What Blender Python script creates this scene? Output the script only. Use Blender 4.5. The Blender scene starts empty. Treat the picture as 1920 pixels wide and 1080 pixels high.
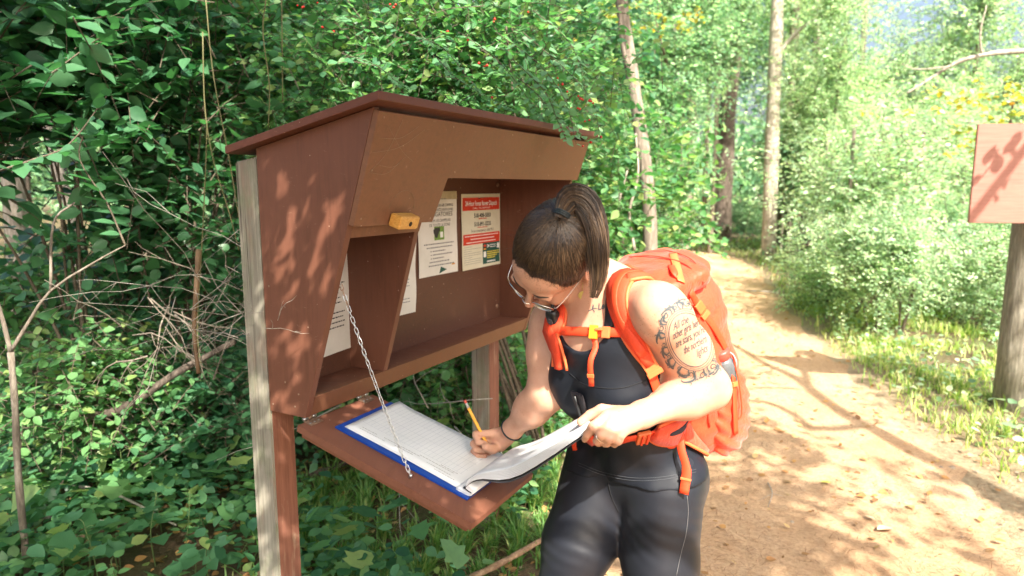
import bpy, bmesh, math, random
import numpy as np
from mathutils import Vector, Matrix, Quaternion
from mathutils.bvhtree import BVHTree
from math import radians, sin, cos, pi
random.seed(7); rng = np.random.default_rng(11)
SC = bpy.context.scene
COL = SC.collection
# ------------------------------------------------------------------ camera
H = 1.48; PITCH = 0.1489; FPX = 1270.0
cd = bpy.data.cameras.new('camera'); cam = bpy.data.objects.new('camera', cd); COL.objects.link(cam)
cd.sensor_width = 36; cd.lens = FPX/1920*36; cd.clip_end = 600; cd.clip_start = 0.05
cam.location = (0, 0, H); cam.rotation_euler = (pi/2-PITCH, 0, 0)
cd.dof.use_dof = True; cd.dof.focus_distance = 1.62; cd.dof.aperture_fstop = 3.6
SC.camera = cam
# ------------------------------------------------------------------ sun, sky, exposure
SUN = Vector((.25, -.66, .73)).normalized()
w = bpy.data.worlds.new('World'); SC.world = w; w.use_nodes = True
nt = w.node_tree; bgn = nt.nodes['Background']; sk = nt.nodes.new('ShaderNodeTexSky')
sk.sky_type = 'NISHITA'; sk.sun_disc = False; sk.sun_elevation = math.asin(SUN.z)
sk.sun_rotation = math.atan2(SUN.x, SUN.y); sk.air_density = 1.0; sk.dust_density = 8.0
nt.links.new(sk.outputs[0], bgn.inputs[0]); bgn.inputs[1].default_value = 0.115
sd = bpy.data.lights.new('sun', 'SUN'); so = bpy.data.objects.new('sun', sd); COL.objects.link(so)
sd.energy = 4.6; sd.angle = radians(.6); sd.color = (1, .93, .80)
so.rotation_euler = SUN.to_track_quat('Z', 'Y').to_euler(); so.location = (3, -4, 8)
SC.view_settings.view_transform = 'Standard'; SC.view_settings.look = 'None'
SC.view_settings.exposure = 1.8; SC.view_settings.gamma = 1
SC.render.engine = 'CYCLES'
SC.cycles.use_denoising = True
SC.cycles.max_bounces = 8; SC.cycles.transparent_max_bounces = 8; SC.cycles.diffuse_bounces = 5
SC.cycles.transmission_bounces = 5

# ------------------------------------------------------------------ helpers
CP, SP = cos(PITCH), sin(PITCH)
def ray(px, py):
    """unit direction of a sight line given as photograph coordinates (1920 x 1080)"""
    a = (px-960)/FPX; b = -(py-540)/FPX
    return Vector((a, CP+b*SP, -SP+b*CP)).normalized()
def at(px, py, y):
    """the world point on that sight line at distance y ahead of the camera"""
    d = ray(px, py); return Vector((0, 0, H)) + d*(y/d.y)
def V(*a): return Vector(a)

def setp(o, label=None, cat=None, group=None, kind=None):
    if label: o['label'] = label
    if cat: o['category'] = cat
    if group: o['group'] = group
    if kind: o['kind'] = kind
    return o
def link(name, me, mat=None, parent=None, **k):
    o = bpy.data.objects.new(name, me); COL.objects.link(o)
    if mat is not None and len(me.materials) == 0: me.materials.append(mat.m if hasattr(mat, 'm') else mat)
    if parent is not None: o.parent = parent; o.matrix_parent_inverse = parent.matrix_world.inverted() if False else Matrix()
    if k: setp(o, **k)
    return o
def empty(name, loc=(0, 0, 0), label=None, cat=None, group=None, kind=None):
    o = bpy.data.objects.new(name, None); COL.objects.link(o); o.location = loc
    o.empty_display_size = .05
    return setp(o, label, cat, group, kind)
def child(name, me, mat, root, smooth=False, **k):
    """mesh given in world coordinates, made a child of root (an Empty with location only)"""
    if smooth: me.shade_smooth()
    R = root; off = Vector((0, 0, 0))
    while R is not None: off += R.location; R = R.parent
    me.transform(Matrix.Translation(-off))
    o = link(name, me, mat, root, **k)
    return o
def wchild(name, me, mat, root, **k):
    return child(name, me, mat, root, **k)
def meshpy(name, v, f, smooth=False):
    me = bpy.data.meshes.new(name); me.from_pydata([tuple(x) for x in v], [], f); me.update()
    if smooth: me.shade_smooth()
    return me
def npmesh(name, verts, faces, smooth=False, mats=None):
    """verts (n,3), faces (m,k) with constant k"""
    verts = np.ascontiguousarray(verts, dtype=np.float32); faces = np.ascontiguousarray(faces, dtype=np.int32)
    me = bpy.data.meshes.new(name); k = faces.shape[1]
    me.vertices.add(len(verts)); me.vertices.foreach_set('co', verts.ravel())
    me.loops.add(faces.size); me.loops.foreach_set('vertex_index', faces.ravel())
    me.polygons.add(len(faces))
    me.polygons.foreach_set('loop_start', np.arange(0, faces.size, k, dtype=np.int32))
    me.polygons.foreach_set('loop_total', np.full(len(faces), k, dtype=np.int32))
    if smooth: me.polygons.foreach_set('use_smooth', np.ones(len(faces), dtype=bool))
    if mats is not None: me.polygons.foreach_set('material_index', np.asarray(mats, dtype=np.int32))
    me.update(calc_edges=True); me.validate()
    return me
def boxmesh(name, x0, x1, y0, y1, z0, z1, M=None, bevel=.0):
    bm = bmesh.new(); bmesh.ops.create_cube(bm, size=1)
    for v in bm.verts:
        v.co = Vector(((x0+x1)/2+v.co.x*(x1-x0), (y0+y1)/2+v.co.y*(y1-y0), (z0+z1)/2+v.co.z*(z1-z0)))
    if bevel: bmesh.ops.bevel(bm, geom=bm.edges[:], offset=bevel, segments=2, affect='EDGES', profile=.6)
    if M is not None: bm.transform(M)
    me = bpy.data.meshes.new(name); bm.to_mesh(me); bm.free(); return me
def prism(name, poly, thick, M=None, bevel=0., mats=None):
    """poly: list of 2D points in XZ plane, extruded along +Y by thick (local), then M"""
    bm = bmesh.new(); vs = [bm.verts.new((p[0], 0, p[1])) for p in poly]; f = bm.faces.new(vs)
    r = bmesh.ops.extrude_face_region(bm, geom=[f])
    for v in r['geom']:
        if isinstance(v, bmesh.types.BMVert): v.co.y += thick
    bmesh.ops.recalc_face_normals(bm, faces=bm.faces[:])
    if bevel: bmesh.ops.bevel(bm, geom=bm.edges[:], offset=bevel, segments=2, affect='EDGES', profile=.6)
    if M is not None: bm.transform(M)
    me = bpy.data.meshes.new(name); bm.to_mesh(me); bm.free(); return me
def tubemesh(name, pts, rad, sides=8, cap=True, smooth=True):
    """tube along points; rad scalar or list"""
    P = [Vector(p) for p in pts]; n = len(P)
    R = [rad]*n if not hasattr(rad, '__len__') else list(rad)
    T = [(P[min(i+1, n-1)]-P[max(i-1, 0)]).normalized() for i in range(n)]
    up = Vector((0, 0, 1)) if abs(T[0].z) < .9 else Vector((1, 0, 0))
    N = T[0].cross(up).normalized(); vs = []; fs = []
    for i in range(n):
        N = (N-T[i]*N.dot(T[i])).normalized(); B = T[i].cross(N)
        for s in range(sides):
            a = 2*pi*s/sides; vs.append(P[i]+(N*cos(a)+B*sin(a))*R[i])
    for i in range(n-1):
        for s in range(sides):
            s2 = (s+1) % sides; fs.append((i*sides+s, i*sides+s2, (i+1)*sides+s2, (i+1)*sides+s))
    if cap:
        fs.append(tuple(range(sides-1, -1, -1))); fs.append(tuple((n-1)*sides+s for s in range(sides)))
    return meshpy(name, vs, fs, smooth)
def spline(pts, n=40):
    """Catmull-Rom through points"""
    P = [np.array(p, float) for p in pts]; P = [2*P[0]-P[1]]+P+[2*P[-1]-P[-2]]; out = []
    segs = len(P)-3
    for k in range(n+1):
        t = k/n*segs; i = min(int(t), segs-1); t -= i
        a, b, c, d = P[i:i+4]
        out.append(.5*((2*b)+(-a+c)*t+(2*a-5*b+4*c-d)*t*t+(-a+3*b-3*c+d)*t**3))
    return [Vector(o) for o in out]
def ribbonmesh(name, pts, normals, width, thick=.0025, smooth=True):
    """flat webbing along points; normals point outward; width scalar or list"""
    n = len(pts); Wd = [width]*n if not hasattr(width, '__len__') else list(width)
    vs = []; fs = []
    for i in range(n):
        T = (pts[min(i+1, n-1)]-pts[max(i-1, 0)]).normalized(); N = normals[i]; N = (N-T*N.dot(T)).normalized(); B = T.cross(N)
        w2 = Wd[i]/2
        for (u, t) in ((-1, 0), (-.86, 1), (0, 1.12), (.86, 1), (1, 0), (0, -.1)):
            vs.append(pts[i]+B*(u*w2)+N*(t*thick))
    for i in range(n-1):
        for s in range(6):
            s2 = (s+1) % 6; fs.append((i*6+s, i*6+s2, (i+1)*6+s2, (i+1)*6+s))
    fs.append(tuple(range(5, -1, -1))); fs.append(tuple((n-1)*6+s for s in range(6)))
    return meshpy(name, vs, fs, smooth)
def joinmeshes(name, mes):
    vs = []; fs = []; o = 0
    for m in mes:
        vs += [v.co.copy() for v in m.vertices]; fs += [tuple(i+o for i in p.vertices) for p in m.polygons]; o = len(vs)
    return meshpy(name, vs, fs)

# ------------------------------------------------------------------ materials
class NT:
    def __init__(s, name):
        s.m = bpy.data.materials.new(name); s.m.use_nodes = True; s.t = s.m.node_tree
        s.b = s.t.nodes['Principled BSDF']; s.o = s.t.nodes['Material Output']
    def n(s, t, **k):
        nd = s.t.nodes.new(t)
        for a, v in k.items():
            if hasattr(nd, a): setattr(nd, a, v)
        return nd
    def l(s, a, b): s.t.links.new(a, b)
    def coord(s, kind='Object', scale=(1, 1, 1)):
        tc = s.n('ShaderNodeTexCoord'); mp = s.n('ShaderNodeMapping'); mp.inputs['Scale'].default_value = scale
        s.l(tc.outputs[kind], mp.inputs[0]); return mp.outputs[0]
    def noise(s, co, scale, detail=4, rough=.6, dist=0):
        nd = s.n('ShaderNodeTexNoise'); nd.inputs['Scale'].default_value = scale; nd.inputs['Detail'].default_value = detail
        nd.inputs['Roughness'].default_value = rough; nd.inputs['Distortion'].default_value = dist
        if co is not None: s.l(co, nd.inputs['Vector'])
        return nd.outputs[0]
    def ramp(s, fac, stops):
        r = s.n('ShaderNodeValToRGB'); e = r.color_ramp.elements
        while len(e) < len(stops): e.new(.5)
        for i, (p, c) in enumerate(stops):
            e[i].position = p; e[i].color = c if len(c) == 4 else (*c, 1)
        s.l(fac, r.inputs[0]); return r.outputs[0]
    def mix(s, fac, a, b, mode='MIX'):
        m = s.n('ShaderNodeMix'); m.data_type = 'RGBA'; m.blend_type = mode
        for i, x in ((0, fac), (6, a), (7, b)):
            if isinstance(x, (int, float)): m.inputs[i].default_value = x
            elif isinstance(x, tuple): m.inputs[i].default_value = x if len(x) == 4 else (*x, 1)
            else: s.l(x, m.inputs[i])
        return m.outputs[2]
    def bump(s, h, strength=.3, dist=.01):
        b = s.n('ShaderNodeBump'); b.inputs['Strength'].default_value = strength; b.inputs['Distance'].default_value = dist
        s.l(h, b.inputs['Height']); s.l(b.outputs[0], s.b.inputs['Normal']); return b
    def base(s, c):
        if isinstance(c, tuple): s.b.inputs['Base Color'].default_value = (*c, 1) if len(c) == 3 else c
        else: s.l(c, s.b.inputs['Base Color'])
    def rough(s, r):
        if isinstance(r, (int, float)): s.b.inputs['Roughness'].default_value = r
        else: s.l(r, s.b.inputs['Roughness'])

def mat_plain(name, col, rough=.5, metal=0, var=.15, scale=60, bump=.1, spec=.5, dist=.002):
    t = NT(name); co = t.coord(); n = t.noise(co, scale, 5)
    a = tuple(c*(1-var) for c in col); b = tuple(min(1, c*(1+var)) for c in col)
    t.base(t.ramp(n, [(.3, a), (.7, b)])); t.rough(rough); t.b.inputs['Metallic'].default_value = metal
    t.b.inputs['Specular IOR Level'].default_value = spec
    if bump: t.bump(n, bump, dist)
    return t.m

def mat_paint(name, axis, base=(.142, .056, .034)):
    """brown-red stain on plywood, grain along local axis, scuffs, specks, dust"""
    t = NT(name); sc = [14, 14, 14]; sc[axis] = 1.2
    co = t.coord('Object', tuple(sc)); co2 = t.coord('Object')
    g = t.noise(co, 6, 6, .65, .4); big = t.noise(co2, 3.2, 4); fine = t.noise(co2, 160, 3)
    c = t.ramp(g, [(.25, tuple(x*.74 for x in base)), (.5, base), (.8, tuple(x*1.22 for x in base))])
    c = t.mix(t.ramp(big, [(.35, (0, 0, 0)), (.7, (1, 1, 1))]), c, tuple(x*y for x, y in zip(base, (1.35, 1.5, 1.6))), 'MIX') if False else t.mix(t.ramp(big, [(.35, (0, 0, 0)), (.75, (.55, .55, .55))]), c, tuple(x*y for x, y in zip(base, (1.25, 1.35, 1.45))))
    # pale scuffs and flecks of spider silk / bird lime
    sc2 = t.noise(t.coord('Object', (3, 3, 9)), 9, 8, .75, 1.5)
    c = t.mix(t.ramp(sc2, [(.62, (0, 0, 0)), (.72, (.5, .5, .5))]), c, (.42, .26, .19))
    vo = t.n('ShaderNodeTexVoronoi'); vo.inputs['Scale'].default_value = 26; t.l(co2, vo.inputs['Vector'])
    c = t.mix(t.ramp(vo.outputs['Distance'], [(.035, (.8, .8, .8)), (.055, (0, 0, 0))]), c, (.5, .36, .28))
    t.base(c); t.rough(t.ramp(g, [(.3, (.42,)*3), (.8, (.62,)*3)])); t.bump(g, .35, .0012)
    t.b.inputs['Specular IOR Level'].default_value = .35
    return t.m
def mat_weathered(name, axis=2):
    t = NT(name); sc = [48, 48, 48]; sc[axis] = .9
    co = t.coord('Object', tuple(sc)); co2 = t.coord('Object', (6, 6, 1.6))
    g = t.noise(co, 4, 8, .7, .5); b = t.noise(co2, 2, 5, .6, .6)
    c = t.ramp(g, [(.22, (.10, .085, .065)), (.42, (.21, .19, .15)), (.6, (.29, .27, .22)), (.82, (.40, .38, .32))])
    c = t.mix(t.ramp(b, [(.5, (0, 0, 0)), (.72, (.75, .75, .75))]), c, (.24, .125, .08))
    cr = t.noise(t.coord('Object', (60, 60, 1.1)), 2.0, 3, .5, .3)
    c = t.mix(t.ramp(cr, [(.31, (.8, .8, .8)), (.36, (0, 0, 0))]), c, (.035, .028, .02))
    gr = t.noise(t.coord('Object', (9, 9, 5)), 3, 5)
    c = t.mix(t.ramp(gr, [(.48, (0, 0, 0)), (.70, (.6, .6, .6))]), c, (.15, .17, .095))
    t.base(c); t.rough(.85); t.bump(g, .8, .003)
    return t.m
def mat_wornpaint(name):
    t = NT(name); co = t.coord('Object', (20, 20, 1.0)); g = t.noise(co, 4, 7, .7, .5)
    big = t.noise(t.coord('Object', (7, 7, 1.5)), 2.3, 6, .7, 1.0)
    c = t.ramp(g, [(.3, (.13, .048, .03)), (.6, (.235, .095, .06)), (.85, (.31, .145, .095))])
    c = t.mix(t.ramp(big, [(.56, (0, 0, 0)), (.70, (.85, .85, .85))]), c, (.36, .26, .18))
    t.base(c); t.rough(.8); t.bump(g, .6, .002); return t.m

def mat_leaf(name, stops, trans=.35, rough=.42, spec=.45, tcol=(1.0, 1.25, .35)):
    """stops: base colours spread over leaves by island"""
    t = NT(name); geo = t.n('ShaderNodeNewGeometry'); n = len(stops)
    c = t.ramp(geo.outputs['Random Per Island'], [(i/(n-1), s) for i, s in enumerate(stops)])
    ns = t.noise(t.coord('Object'), 45, 3)
    c = t.mix(t.ramp(ns, [(.3, (0, 0, 0)), (.8, (.5, .5, .5))]), c, t.mix(1.0, c, (1.5, 1.45, 1.2), 'MULTIPLY'))
    t.base(c); t.rough(rough); t.b.inputs['Specular IOR Level'].default_value = spec
    tr = t.n('ShaderNodeBsdfTranslucent'); t.l(t.mix(1.0, c, tuple(2.0*x for x in tcol), 'MULTIPLY'), tr.inputs[0])
    mx = t.n('ShaderNodeMixShader'); mx.inputs[0].default_value = trans
    t.l(t.b.outputs[0], mx.inputs[1]); t.l(tr.outputs[0], mx.inputs[2]); t.l(mx.outputs[0], t.o.inputs[0])
    return t.m
def mat_bark(name, a=(.16, .13, .10), b=(.30, .26, .21), sc=(8, 8, 2), bump=1.0):
    t = NT(name); co = t.coord('Object', sc); g = t.noise(co, 3, 8, .7, .6)
    t.base(t.ramp(g, [(.3, tuple(x*.5 for x in a)), (.5, a), (.7, b)])); t.rough(.9); t.bump(g, bump, .02); return t.m
# ------------------------------------------------------------------ register kiosk
KYAW = radians(28.31); KO = Vector((-.6306, 1.70, H-.5788))
MK = Matrix.Translation(KO) @ Matrix(((sin(KYAW), cos(KYAW), 0, 0), (cos(KYAW), -sin(KYAW), 0, 0), (0, 0, 1, 0), (0, 0, 0, 1)))
# local axes: x along the width (away, right), y outward to the front, z up  (left-handed => flip normals after)
KU = Vector((sin(KYAW), cos(KYAW), 0)); KV = Vector((cos(KYAW), -sin(KYAW), 0))
def KP(u, v, z): return KO+KU*u+KV*v+Vector((0, 0, z))
kroot = empty('register_kiosk', (KO.x, KO.y, 0), 'brown painted plywood trail register box on two square posts, its writing shelf folded open', 'trail register')
pm = {a: mat_paint('brown_stain_'+'xyz'[a], a) for a in range(3)}
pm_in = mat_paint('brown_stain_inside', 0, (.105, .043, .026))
M_grey = mat_weathered('weathered_post_wood'); M_worn = mat_wornpaint('worn_stain_wood')
M_edge = mat_paint('brown_stain_edge', 2, (.16, .066, .034))
WK = 1.2195; ZT = .7512; VB = .124; VT = .373
def vfront(z): return VB+(VT-VB)*z/ZT
def poly3(name, quads, mat, bevel=.0015, parent=None, mats=None, **k):
    """closed solid from bottom ring + top ring of 3D (u,v,z) points"""
    a, b = quads; n = len(a); bm = bmesh.new()
    A = [bm.verts.new(p) for p in a]; B = [bm.verts.new(p) for p in b]
    bm.faces.new(A); bm.faces.new(list(reversed(B)))
    for i in range(n): bm.faces.new((A[i], B[i], B[(i+1) % n], A[(i+1) % n]))
    bmesh.ops.recalc_face_normals(bm, faces=bm.faces[:])
    if bevel: bmesh.ops.bevel(bm, geom=bm.edges[:], offset=bevel, segments=2, affect='EDGES', profile=.6)
    for v in bm.verts: v.co = KP(*v.co)
    bmesh.ops.recalc_face_normals(bm, faces=bm.faces[:])
    me = bpy.data.meshes.new(name); bm.to_mesh(me); bm.free()
    return child(name, me, mat, parent or kroot, **k)
M_steel = mat_plain('galvanised_steel', (.55, .56, .57), .35, 1.0, .2, 90, .2)
M_rust = mat_plain('rusty_steel', (.36, .24, .17), .6, .7, .4, 70, .3)
def disk(name, c, n, r, h, mat, parent, sides=14, **k):
    n = Vector(n).normalized(); return child(name, tubemesh(name, [Vector(c), Vector(c)+n*h*.6, Vector(c)+n*h], [r, r, r*.75], sides), mat, parent, **k)
TH = .019
def panel_u(name, prof, u0, u1, mat, **k):   # profile in (v,z)
    return poly3(name, ([(u0, v, z) for v, z in prof], [(u1, v, z) for v, z in prof]), mat, **k)
def slab(name, u0, u1, v0, v1, z0, z1, mat, **k):
    return poly3(name, ([(u0, v0, z0), (u1, v0, z0), (u1, v1, z0), (u0, v1, z0)], [(u0, v0, z1), (u1, v0, z1), (u1, v1, z1), (u0, v1, z1)]), mat, **k)
ztop = lambda v: .6722+(ZT-.6722)*v/VT
# the two end panels
prof = [(0, 0), (VB, 0), (VT, ZT), (0, ztop(0))]
panel_u('side_panel', prof, 0, TH, pm[2])
panel_u('side_panel', prof, WK-TH, WK, pm[2])
# back board
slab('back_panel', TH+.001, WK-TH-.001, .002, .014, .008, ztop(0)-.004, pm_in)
# bottom shelf (thick front edge)
poly3('shelf', ([(TH+.001, .015, .030), (WK-TH-.001, .015, .030), (WK-TH-.001, .130, .030), (TH+.001, .130, .030)],
                [(TH+.001, .015, .050), (WK-TH-.001, .015, .050), (WK-TH-.001, vfront(.05), .050), (TH+.001, vfront(.05), .050)]), pm[0])
poly3('shelf_edge_board', ([(TH+.001, vfront(.0)-.002, .0), (WK-TH-.001, vfront(.0)-.002, .0), (WK-TH-.001, vfront(.0)-.024, .0), (TH+.001, vfront(.0)-.024, .0)],
                [(TH+.001, vfront(.052)+.0, .053), (WK-TH-.001, vfront(.052), .053), (WK-TH-.001, vfront(.052)-.024, .053), (TH+.001, vfront(.052)-.024, .053)]), M_edge)
# fascia on the slanted front, cut out at the right
tn = Vector((0, VT-VB, ZT)).normalized(); nn = Vector((0, tn.z, -tn.y))
def FP(u, z, d):  # point on slanted face, d outward
    return (u, vfront(z)+nn.y*d, z+nn.z*d)
fpoly = [(.0, ZT-.004), (.0, .492), (.315, .489), (.336, .606), (WK+.002, .607), (WK+.002, ZT-.004)]
poly3('fascia_board', ([FP(u, z, .001) for u, z in fpoly], [FP(u, z, .017) for u, z in fpoly]), mat_paint('brown_stain_bounce_lit', 0, (.185, .082, .043)))  # same stain as the sides, colour lightened for light bounced off the path
for u, z in ((.02, .735), (.02, .62), (.02, .51), (.30, .735), (.30, .50), (.62, .735), (.62, .622), (.95, .735), (.95, .622), (1.2, .735), (1.2, .622), (.36, .622)): disk('nail', KP(*FP(u, z, .0171)), (KV*nn.y+Vector((0, 0, nn.z))), .0030, .0007, M_rust, kroot, 8)
# lintel under the fascia over the left bay
lp = [(TH+.001, .515), (TH+.001, .458), (.292, .458), (.296, .515)]
poly3('lintel', ([FP(u, z, -.018) for u, z in lp], [FP(u, z, -.001) for u, z in lp]), M_edge)
# divider between the bays
dprof = [(.0145, .051), (vfront(.051)-.003, .051), (vfront(.56)-.020, .56), (.0145, .56)]
panel_u('divider_panel', dprof, .293, .312, pm[2])
slab('cleat', TH+.001, TH+.022, .06, .120, .051, .135, M_edge)
# roof boards
def roofpt(u, v, d): return (u, v, ztop(v)+.002+d)
rl = [(-.03, -.075), (WK+.035, -.075), (WK+.035, VT+.038), (-.03, VT+.038)]
poly3('roof_board', ([roofpt(u, v, 0) for u, v in rl], [roofpt(u, v, .019) for u, v in rl]), mat_paint('brown_stain_roof', 0, (.13, .045, .028)))
# posts, two-tone
def post(u0, u1, v0, v1, ztop_, slope=0, bare_u=True):
    bm = bmesh.new()
    a = [(u0, v0), (u1, v0), (u1, v1), (u0, v1)]; A = [bm.verts.new((u, v, -KO.z-.35)) for u, v in a]
    B = [bm.verts.new((u, v, ztop_-(slope if v == v0 else 0))) for u, v in a]
    bm.faces.new(A); bm.faces.new(B); sides = [bm.faces.new((A[i], A[(i+1) % 4], B[(i+1) % 4], B[i])) for i in range(4)]
    sides[2].material_index = 1; sides[1].material_index = 1
    bmesh.ops.bevel(bm, geom=bm.edges[:], offset=.004, segments=2, affect='EDGES')
    for v in bm.verts: v.co = KP(*v.co)
    bmesh.ops.recalc_face_normals(bm, faces=bm.faces[:])
    me = bpy.data.meshes.new('post'); me.materials.append(M_grey); me.materials.append(M_worn); bm.to_mesh(me); bm.free()
    return child('post', me, None, kroot)
post(.004, .084, -.084, -.003, .652, .012)
post(1.135, 1.222, -.088, -.003, .64)
# turn button (wooden latch)
M_latch = NT('varnished_pine'); g_ = M_latch.noise(M_latch.coord('Object', (4, 60, 60)), 3, 5, .6, .5)
M_latch.base(M_latch.ramp(g_, [(.3, (.50, .22, .04)), (.6, (.66, .36, .09)), (.8, (.74, .46, .16))])); M_latch.rough(.4)
lc = Vector(FP(.163, .505, .036)); bm = bmesh.new(); bmesh.ops.create_cube(bm, size=1)
for v in bm.verts: v.co = Vector((v.co.x*.078, v.co.y*.034, v.co.z*.033))
for v in bm.verts:
    if v.co.y < 0: v.co.x *= 1.04
bmesh.ops.bevel(bm, geom=bm.edges[:], offset=.003, segments=3, affect='EDGES')
Mlatch = Matrix.Translation(lc) @ Matrix.Rotation(-math.atan2(VT-VB, ZT), 4, 'X') @ Matrix.Rotation(radians(2), 4, 'Y')
bm.transform(Mlatch)
for v in bm.verts: v.co = KP(*v.co)
bmesh.ops.recalc_face_normals(bm, faces=bm.faces[:])
me = bpy.data.meshes.new('latch'); bm.to_mesh(me); bm.free()
latch = child('turn_button', me, M_latch.m, kroot, label='varnished yellow wooden turn button')
M_dark = mat_plain('dark_hole', (.02, .012, .006), .8)
nw = (KV*nn.y+Vector((0, 0, nn.z))).normalized()
cface = KP(*FP(.166, .503, .0530))
disk('screw_hole', cface+nw*.0003, nw, .0065, .0006, M_dark, kroot)
# bolts on back board
for u, z in ((1.180, .585), (1.172, .095), (.35, .60)):
    disk('bolt', KP(u, .014, z), KV, .009, .004, M_rust, kroot)
for (v, z) in ((.060, .085), (.105, .060), (.012, .02), (.09, .025), (.02, .33)):
    disk('nail', KP(-.0002, v, z), -KU, .0028, .0008, M_rust, kroot, 8)
# ---- writing shelf (hinged door) ------------------------------------------------
P0 = Vector((-.540, 1.644, .854+H-1.45)); DU = KU.copy(); DD = Vector((.851, -.458, -.258)).normalized(); DN = Vector((.227, -.122, .966)).normalized()
def DP(a, b, h=0): return P0+DU*a+DD*b+DN*h
def dslab(name, a0, a1, b0, b1, h0, h1, mat, parent, bevel=.0012, taper=None, **k):
    bm = bmesh.new(); bmesh.ops.create_cube(bm, size=1)
    for v in bm.verts: v.co = Vector(((a0+a1)/2+v.co.x*(a1-a0), (b0+b1)/2+v.co.y*(b1-b0), (h0+h1)/2+v.co.z*(h1-h0)))
    if taper:
        for v in bm.verts: v.co.x = v.co.x if v.co.x < .1 else v.co.x+taper*v.co.y
    if bevel: bmesh.ops.bevel(bm, geom=bm.edges[:], offset=bevel, segments=2, affect='EDGES')
    for v in bm.verts: v.co = DP(*v.co)
    bmesh.ops.recalc_face_normals(bm, faces=bm.faces[:])
    me = bpy.data.meshes.new(name); bm.to_mesh(me); bm.free(); return child(name, me, mat, parent, **k)
M_door = mat_paint('brown_stain_shelf', 1, (.17, .068, .042))
door = dslab('writing_shelf', -.004, .287, 0, .534, -.019, 0, M_door, kroot, taper=.02, label='folded down brown writing shelf')
dslab('backing_board', .004, .278, .012, .520, -.033, -.0195, M_edge, kroot, taper=.02)
# battens laid on the door (the seam beside the book)
for a, b in ((.040, .0), (.245, .0)):
    ms = [tubemesh('p', [DP(a, b-.010+t*.012, .003), DP(a, b+t*.0, .003)], .0042, 8) for t in (0,)]
    for s_, (x0, x1) in enumerate(((a-.022, a-.008), (a-.0075, a+.0075), (a+.008, a+.022))):
        child('hinge_barrel', tubemesh('hinge_barrel', [DP(x0, -.004, .006), DP(x1, -.004, .006)], .0048, 10), M_rust if s_ == 1 else M_steel, kroot)
    hp = dslab('hinge_plate', a-.022, a+.022, -.001, .026, .0005, .0022, M_rust, kroot, .0005)
    for q in (-.014, .0, .014): disk('screw', DP(a+q, .015, .0022), DN, .0028, .0008, M_steel, kroot, 8)
# bare-wood scuffs on the shelf, thin raised chips where paint wore off
# ---- chain ----------------------------------------------------------------------
CA = KP(TH+.004, vfront(.36)-.012, .36); CB = DP(.031, .334, .006)
chain = link('chain', bpy.data.meshes.new('chain'), None, kroot); chain.location = CA-kroot.location
eye = tubemesh('eye', [CB-DN*.006, CB+DN*.004], .004, 8); 
def linkmesh(L, Wd, r):
    pts = []; n = 20
    for i in range(n+1):
        a = 2*pi*i/n; x = cos(a)*Wd/2; z = sin(a)*Wd/2; z += (L/2-Wd/2)*(1 if sin(a) > 1e-6 else (-1 if sin(a) < -1e-6 else 0)); pts.append(Vector((x, 0, z)))
    return tubemesh('chain_link', pts, r, 6, cap=False)
npitch = 38
chvec = CB-CA; Lc = chvec.length; pitch = Lc/npitch
lm = linkmesh(pitch+.0046, .0074, .0010); lm.materials.append(M_steel)
lm2 = lm.copy(); lm2.materials.clear(); lm2.materials.append(M_rust)
me = eye; me.transform(Matrix.Translation(-CA)); me.materials.append(M_steel); chain.data = me
e2 = tubemesh('screw_eye', [CA-KU*.006, CA+KU*.003], .004, 8); e2.transform(Matrix.Translation(-CA)); link('screw_eye', e2, M_steel, chain)
tz = chvec.normalized()
for i in range(npitch):
    t = (i+.5)/npitch; sag = -.012*4*t*(1-t)
    o = bpy.data.objects.new('chain_link', lm2 if i in (1, 2, 4) else lm); COL.objects.link(o); o.parent = chain
    q = tz.to_track_quat('Z', 'X') @ Quaternion((0, 0, 1), radians(90*(i % 2)+35+random.uniform(-14, 14)+i*3)) @ Quaternion((1, 0, 0), radians(random.uniform(-6, 6)))
    o.rotation_mode = 'QUATERNION'; o.rotation_quaternion = q; o.location = chvec*t+Vector((0, 0, sag))

# ---- paper notices --------------------------------------------------------------
M_paper = NT('white_paper'); n_ = M_paper.noise(M_paper.coord(), 12, 4); M_paper.base(M_paper.ramp(n_, [(.3, (.66, .64, .58)), (.7, (.76, .74, .69))])); M_paper.rough(.7); M_paper.bump(n_, .2, .003)
M_cream = NT('yellowed_paper'); n_ = M_cream.noise(M_cream.coord(), 9, 4); M_cream.base(M_cream.ramp(n_, [(.3, (.62, .58, .43)), (.7, (.72, .69, .55))])); M_cream.rough(.35)
INK = mat_plain('black_print', (.03, .03, .03), .7, var=0, bump=0); INKG = mat_plain('grey_print', (.22, .22, .22), .7, var=0, bump=0)
RED = mat_plain('red_print', (.62, .045, .015), .55, var=.05, bump=0); DGREEN = mat_plain('dark_green_print', (.015, .085, .065), .55, var=.05, bump=0)
YEL = mat_plain('yellow_print', (.75, .62, .08), .6, var=0, bump=0); WHT = mat_plain('white_print', (.8, .8, .78), .6, var=0, bump=0)
GRS = mat_plain('green_photo_print', (.16, .30, .05), .6, var=.3, scale=90, bump=0); ORG = mat_plain('orange_print', (.7, .3, .03), .6, var=0, bump=0)
def textmesh(s, size, align='CENTER', shear=0, bold=0):
    cu = bpy.data.curves.new('t', 'FONT'); cu.body = s; cu.size = size; cu.align_x = align; cu.shear = shear; cu.resolution_u = 3; cu.offset = bold
    cu.align_y = 'CENTER'
    o = bpy.data.objects.new('t', cu); COL.objects.link(o); dg = bpy.context.evaluated_depsgraph_get()
    me = bpy.data.meshes.new_from_object(o.evaluated_get(dg)); bpy.data.objects.remove(o); bpy.data.curves.remove(cu)
    me.materials.clear(); return me
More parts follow.
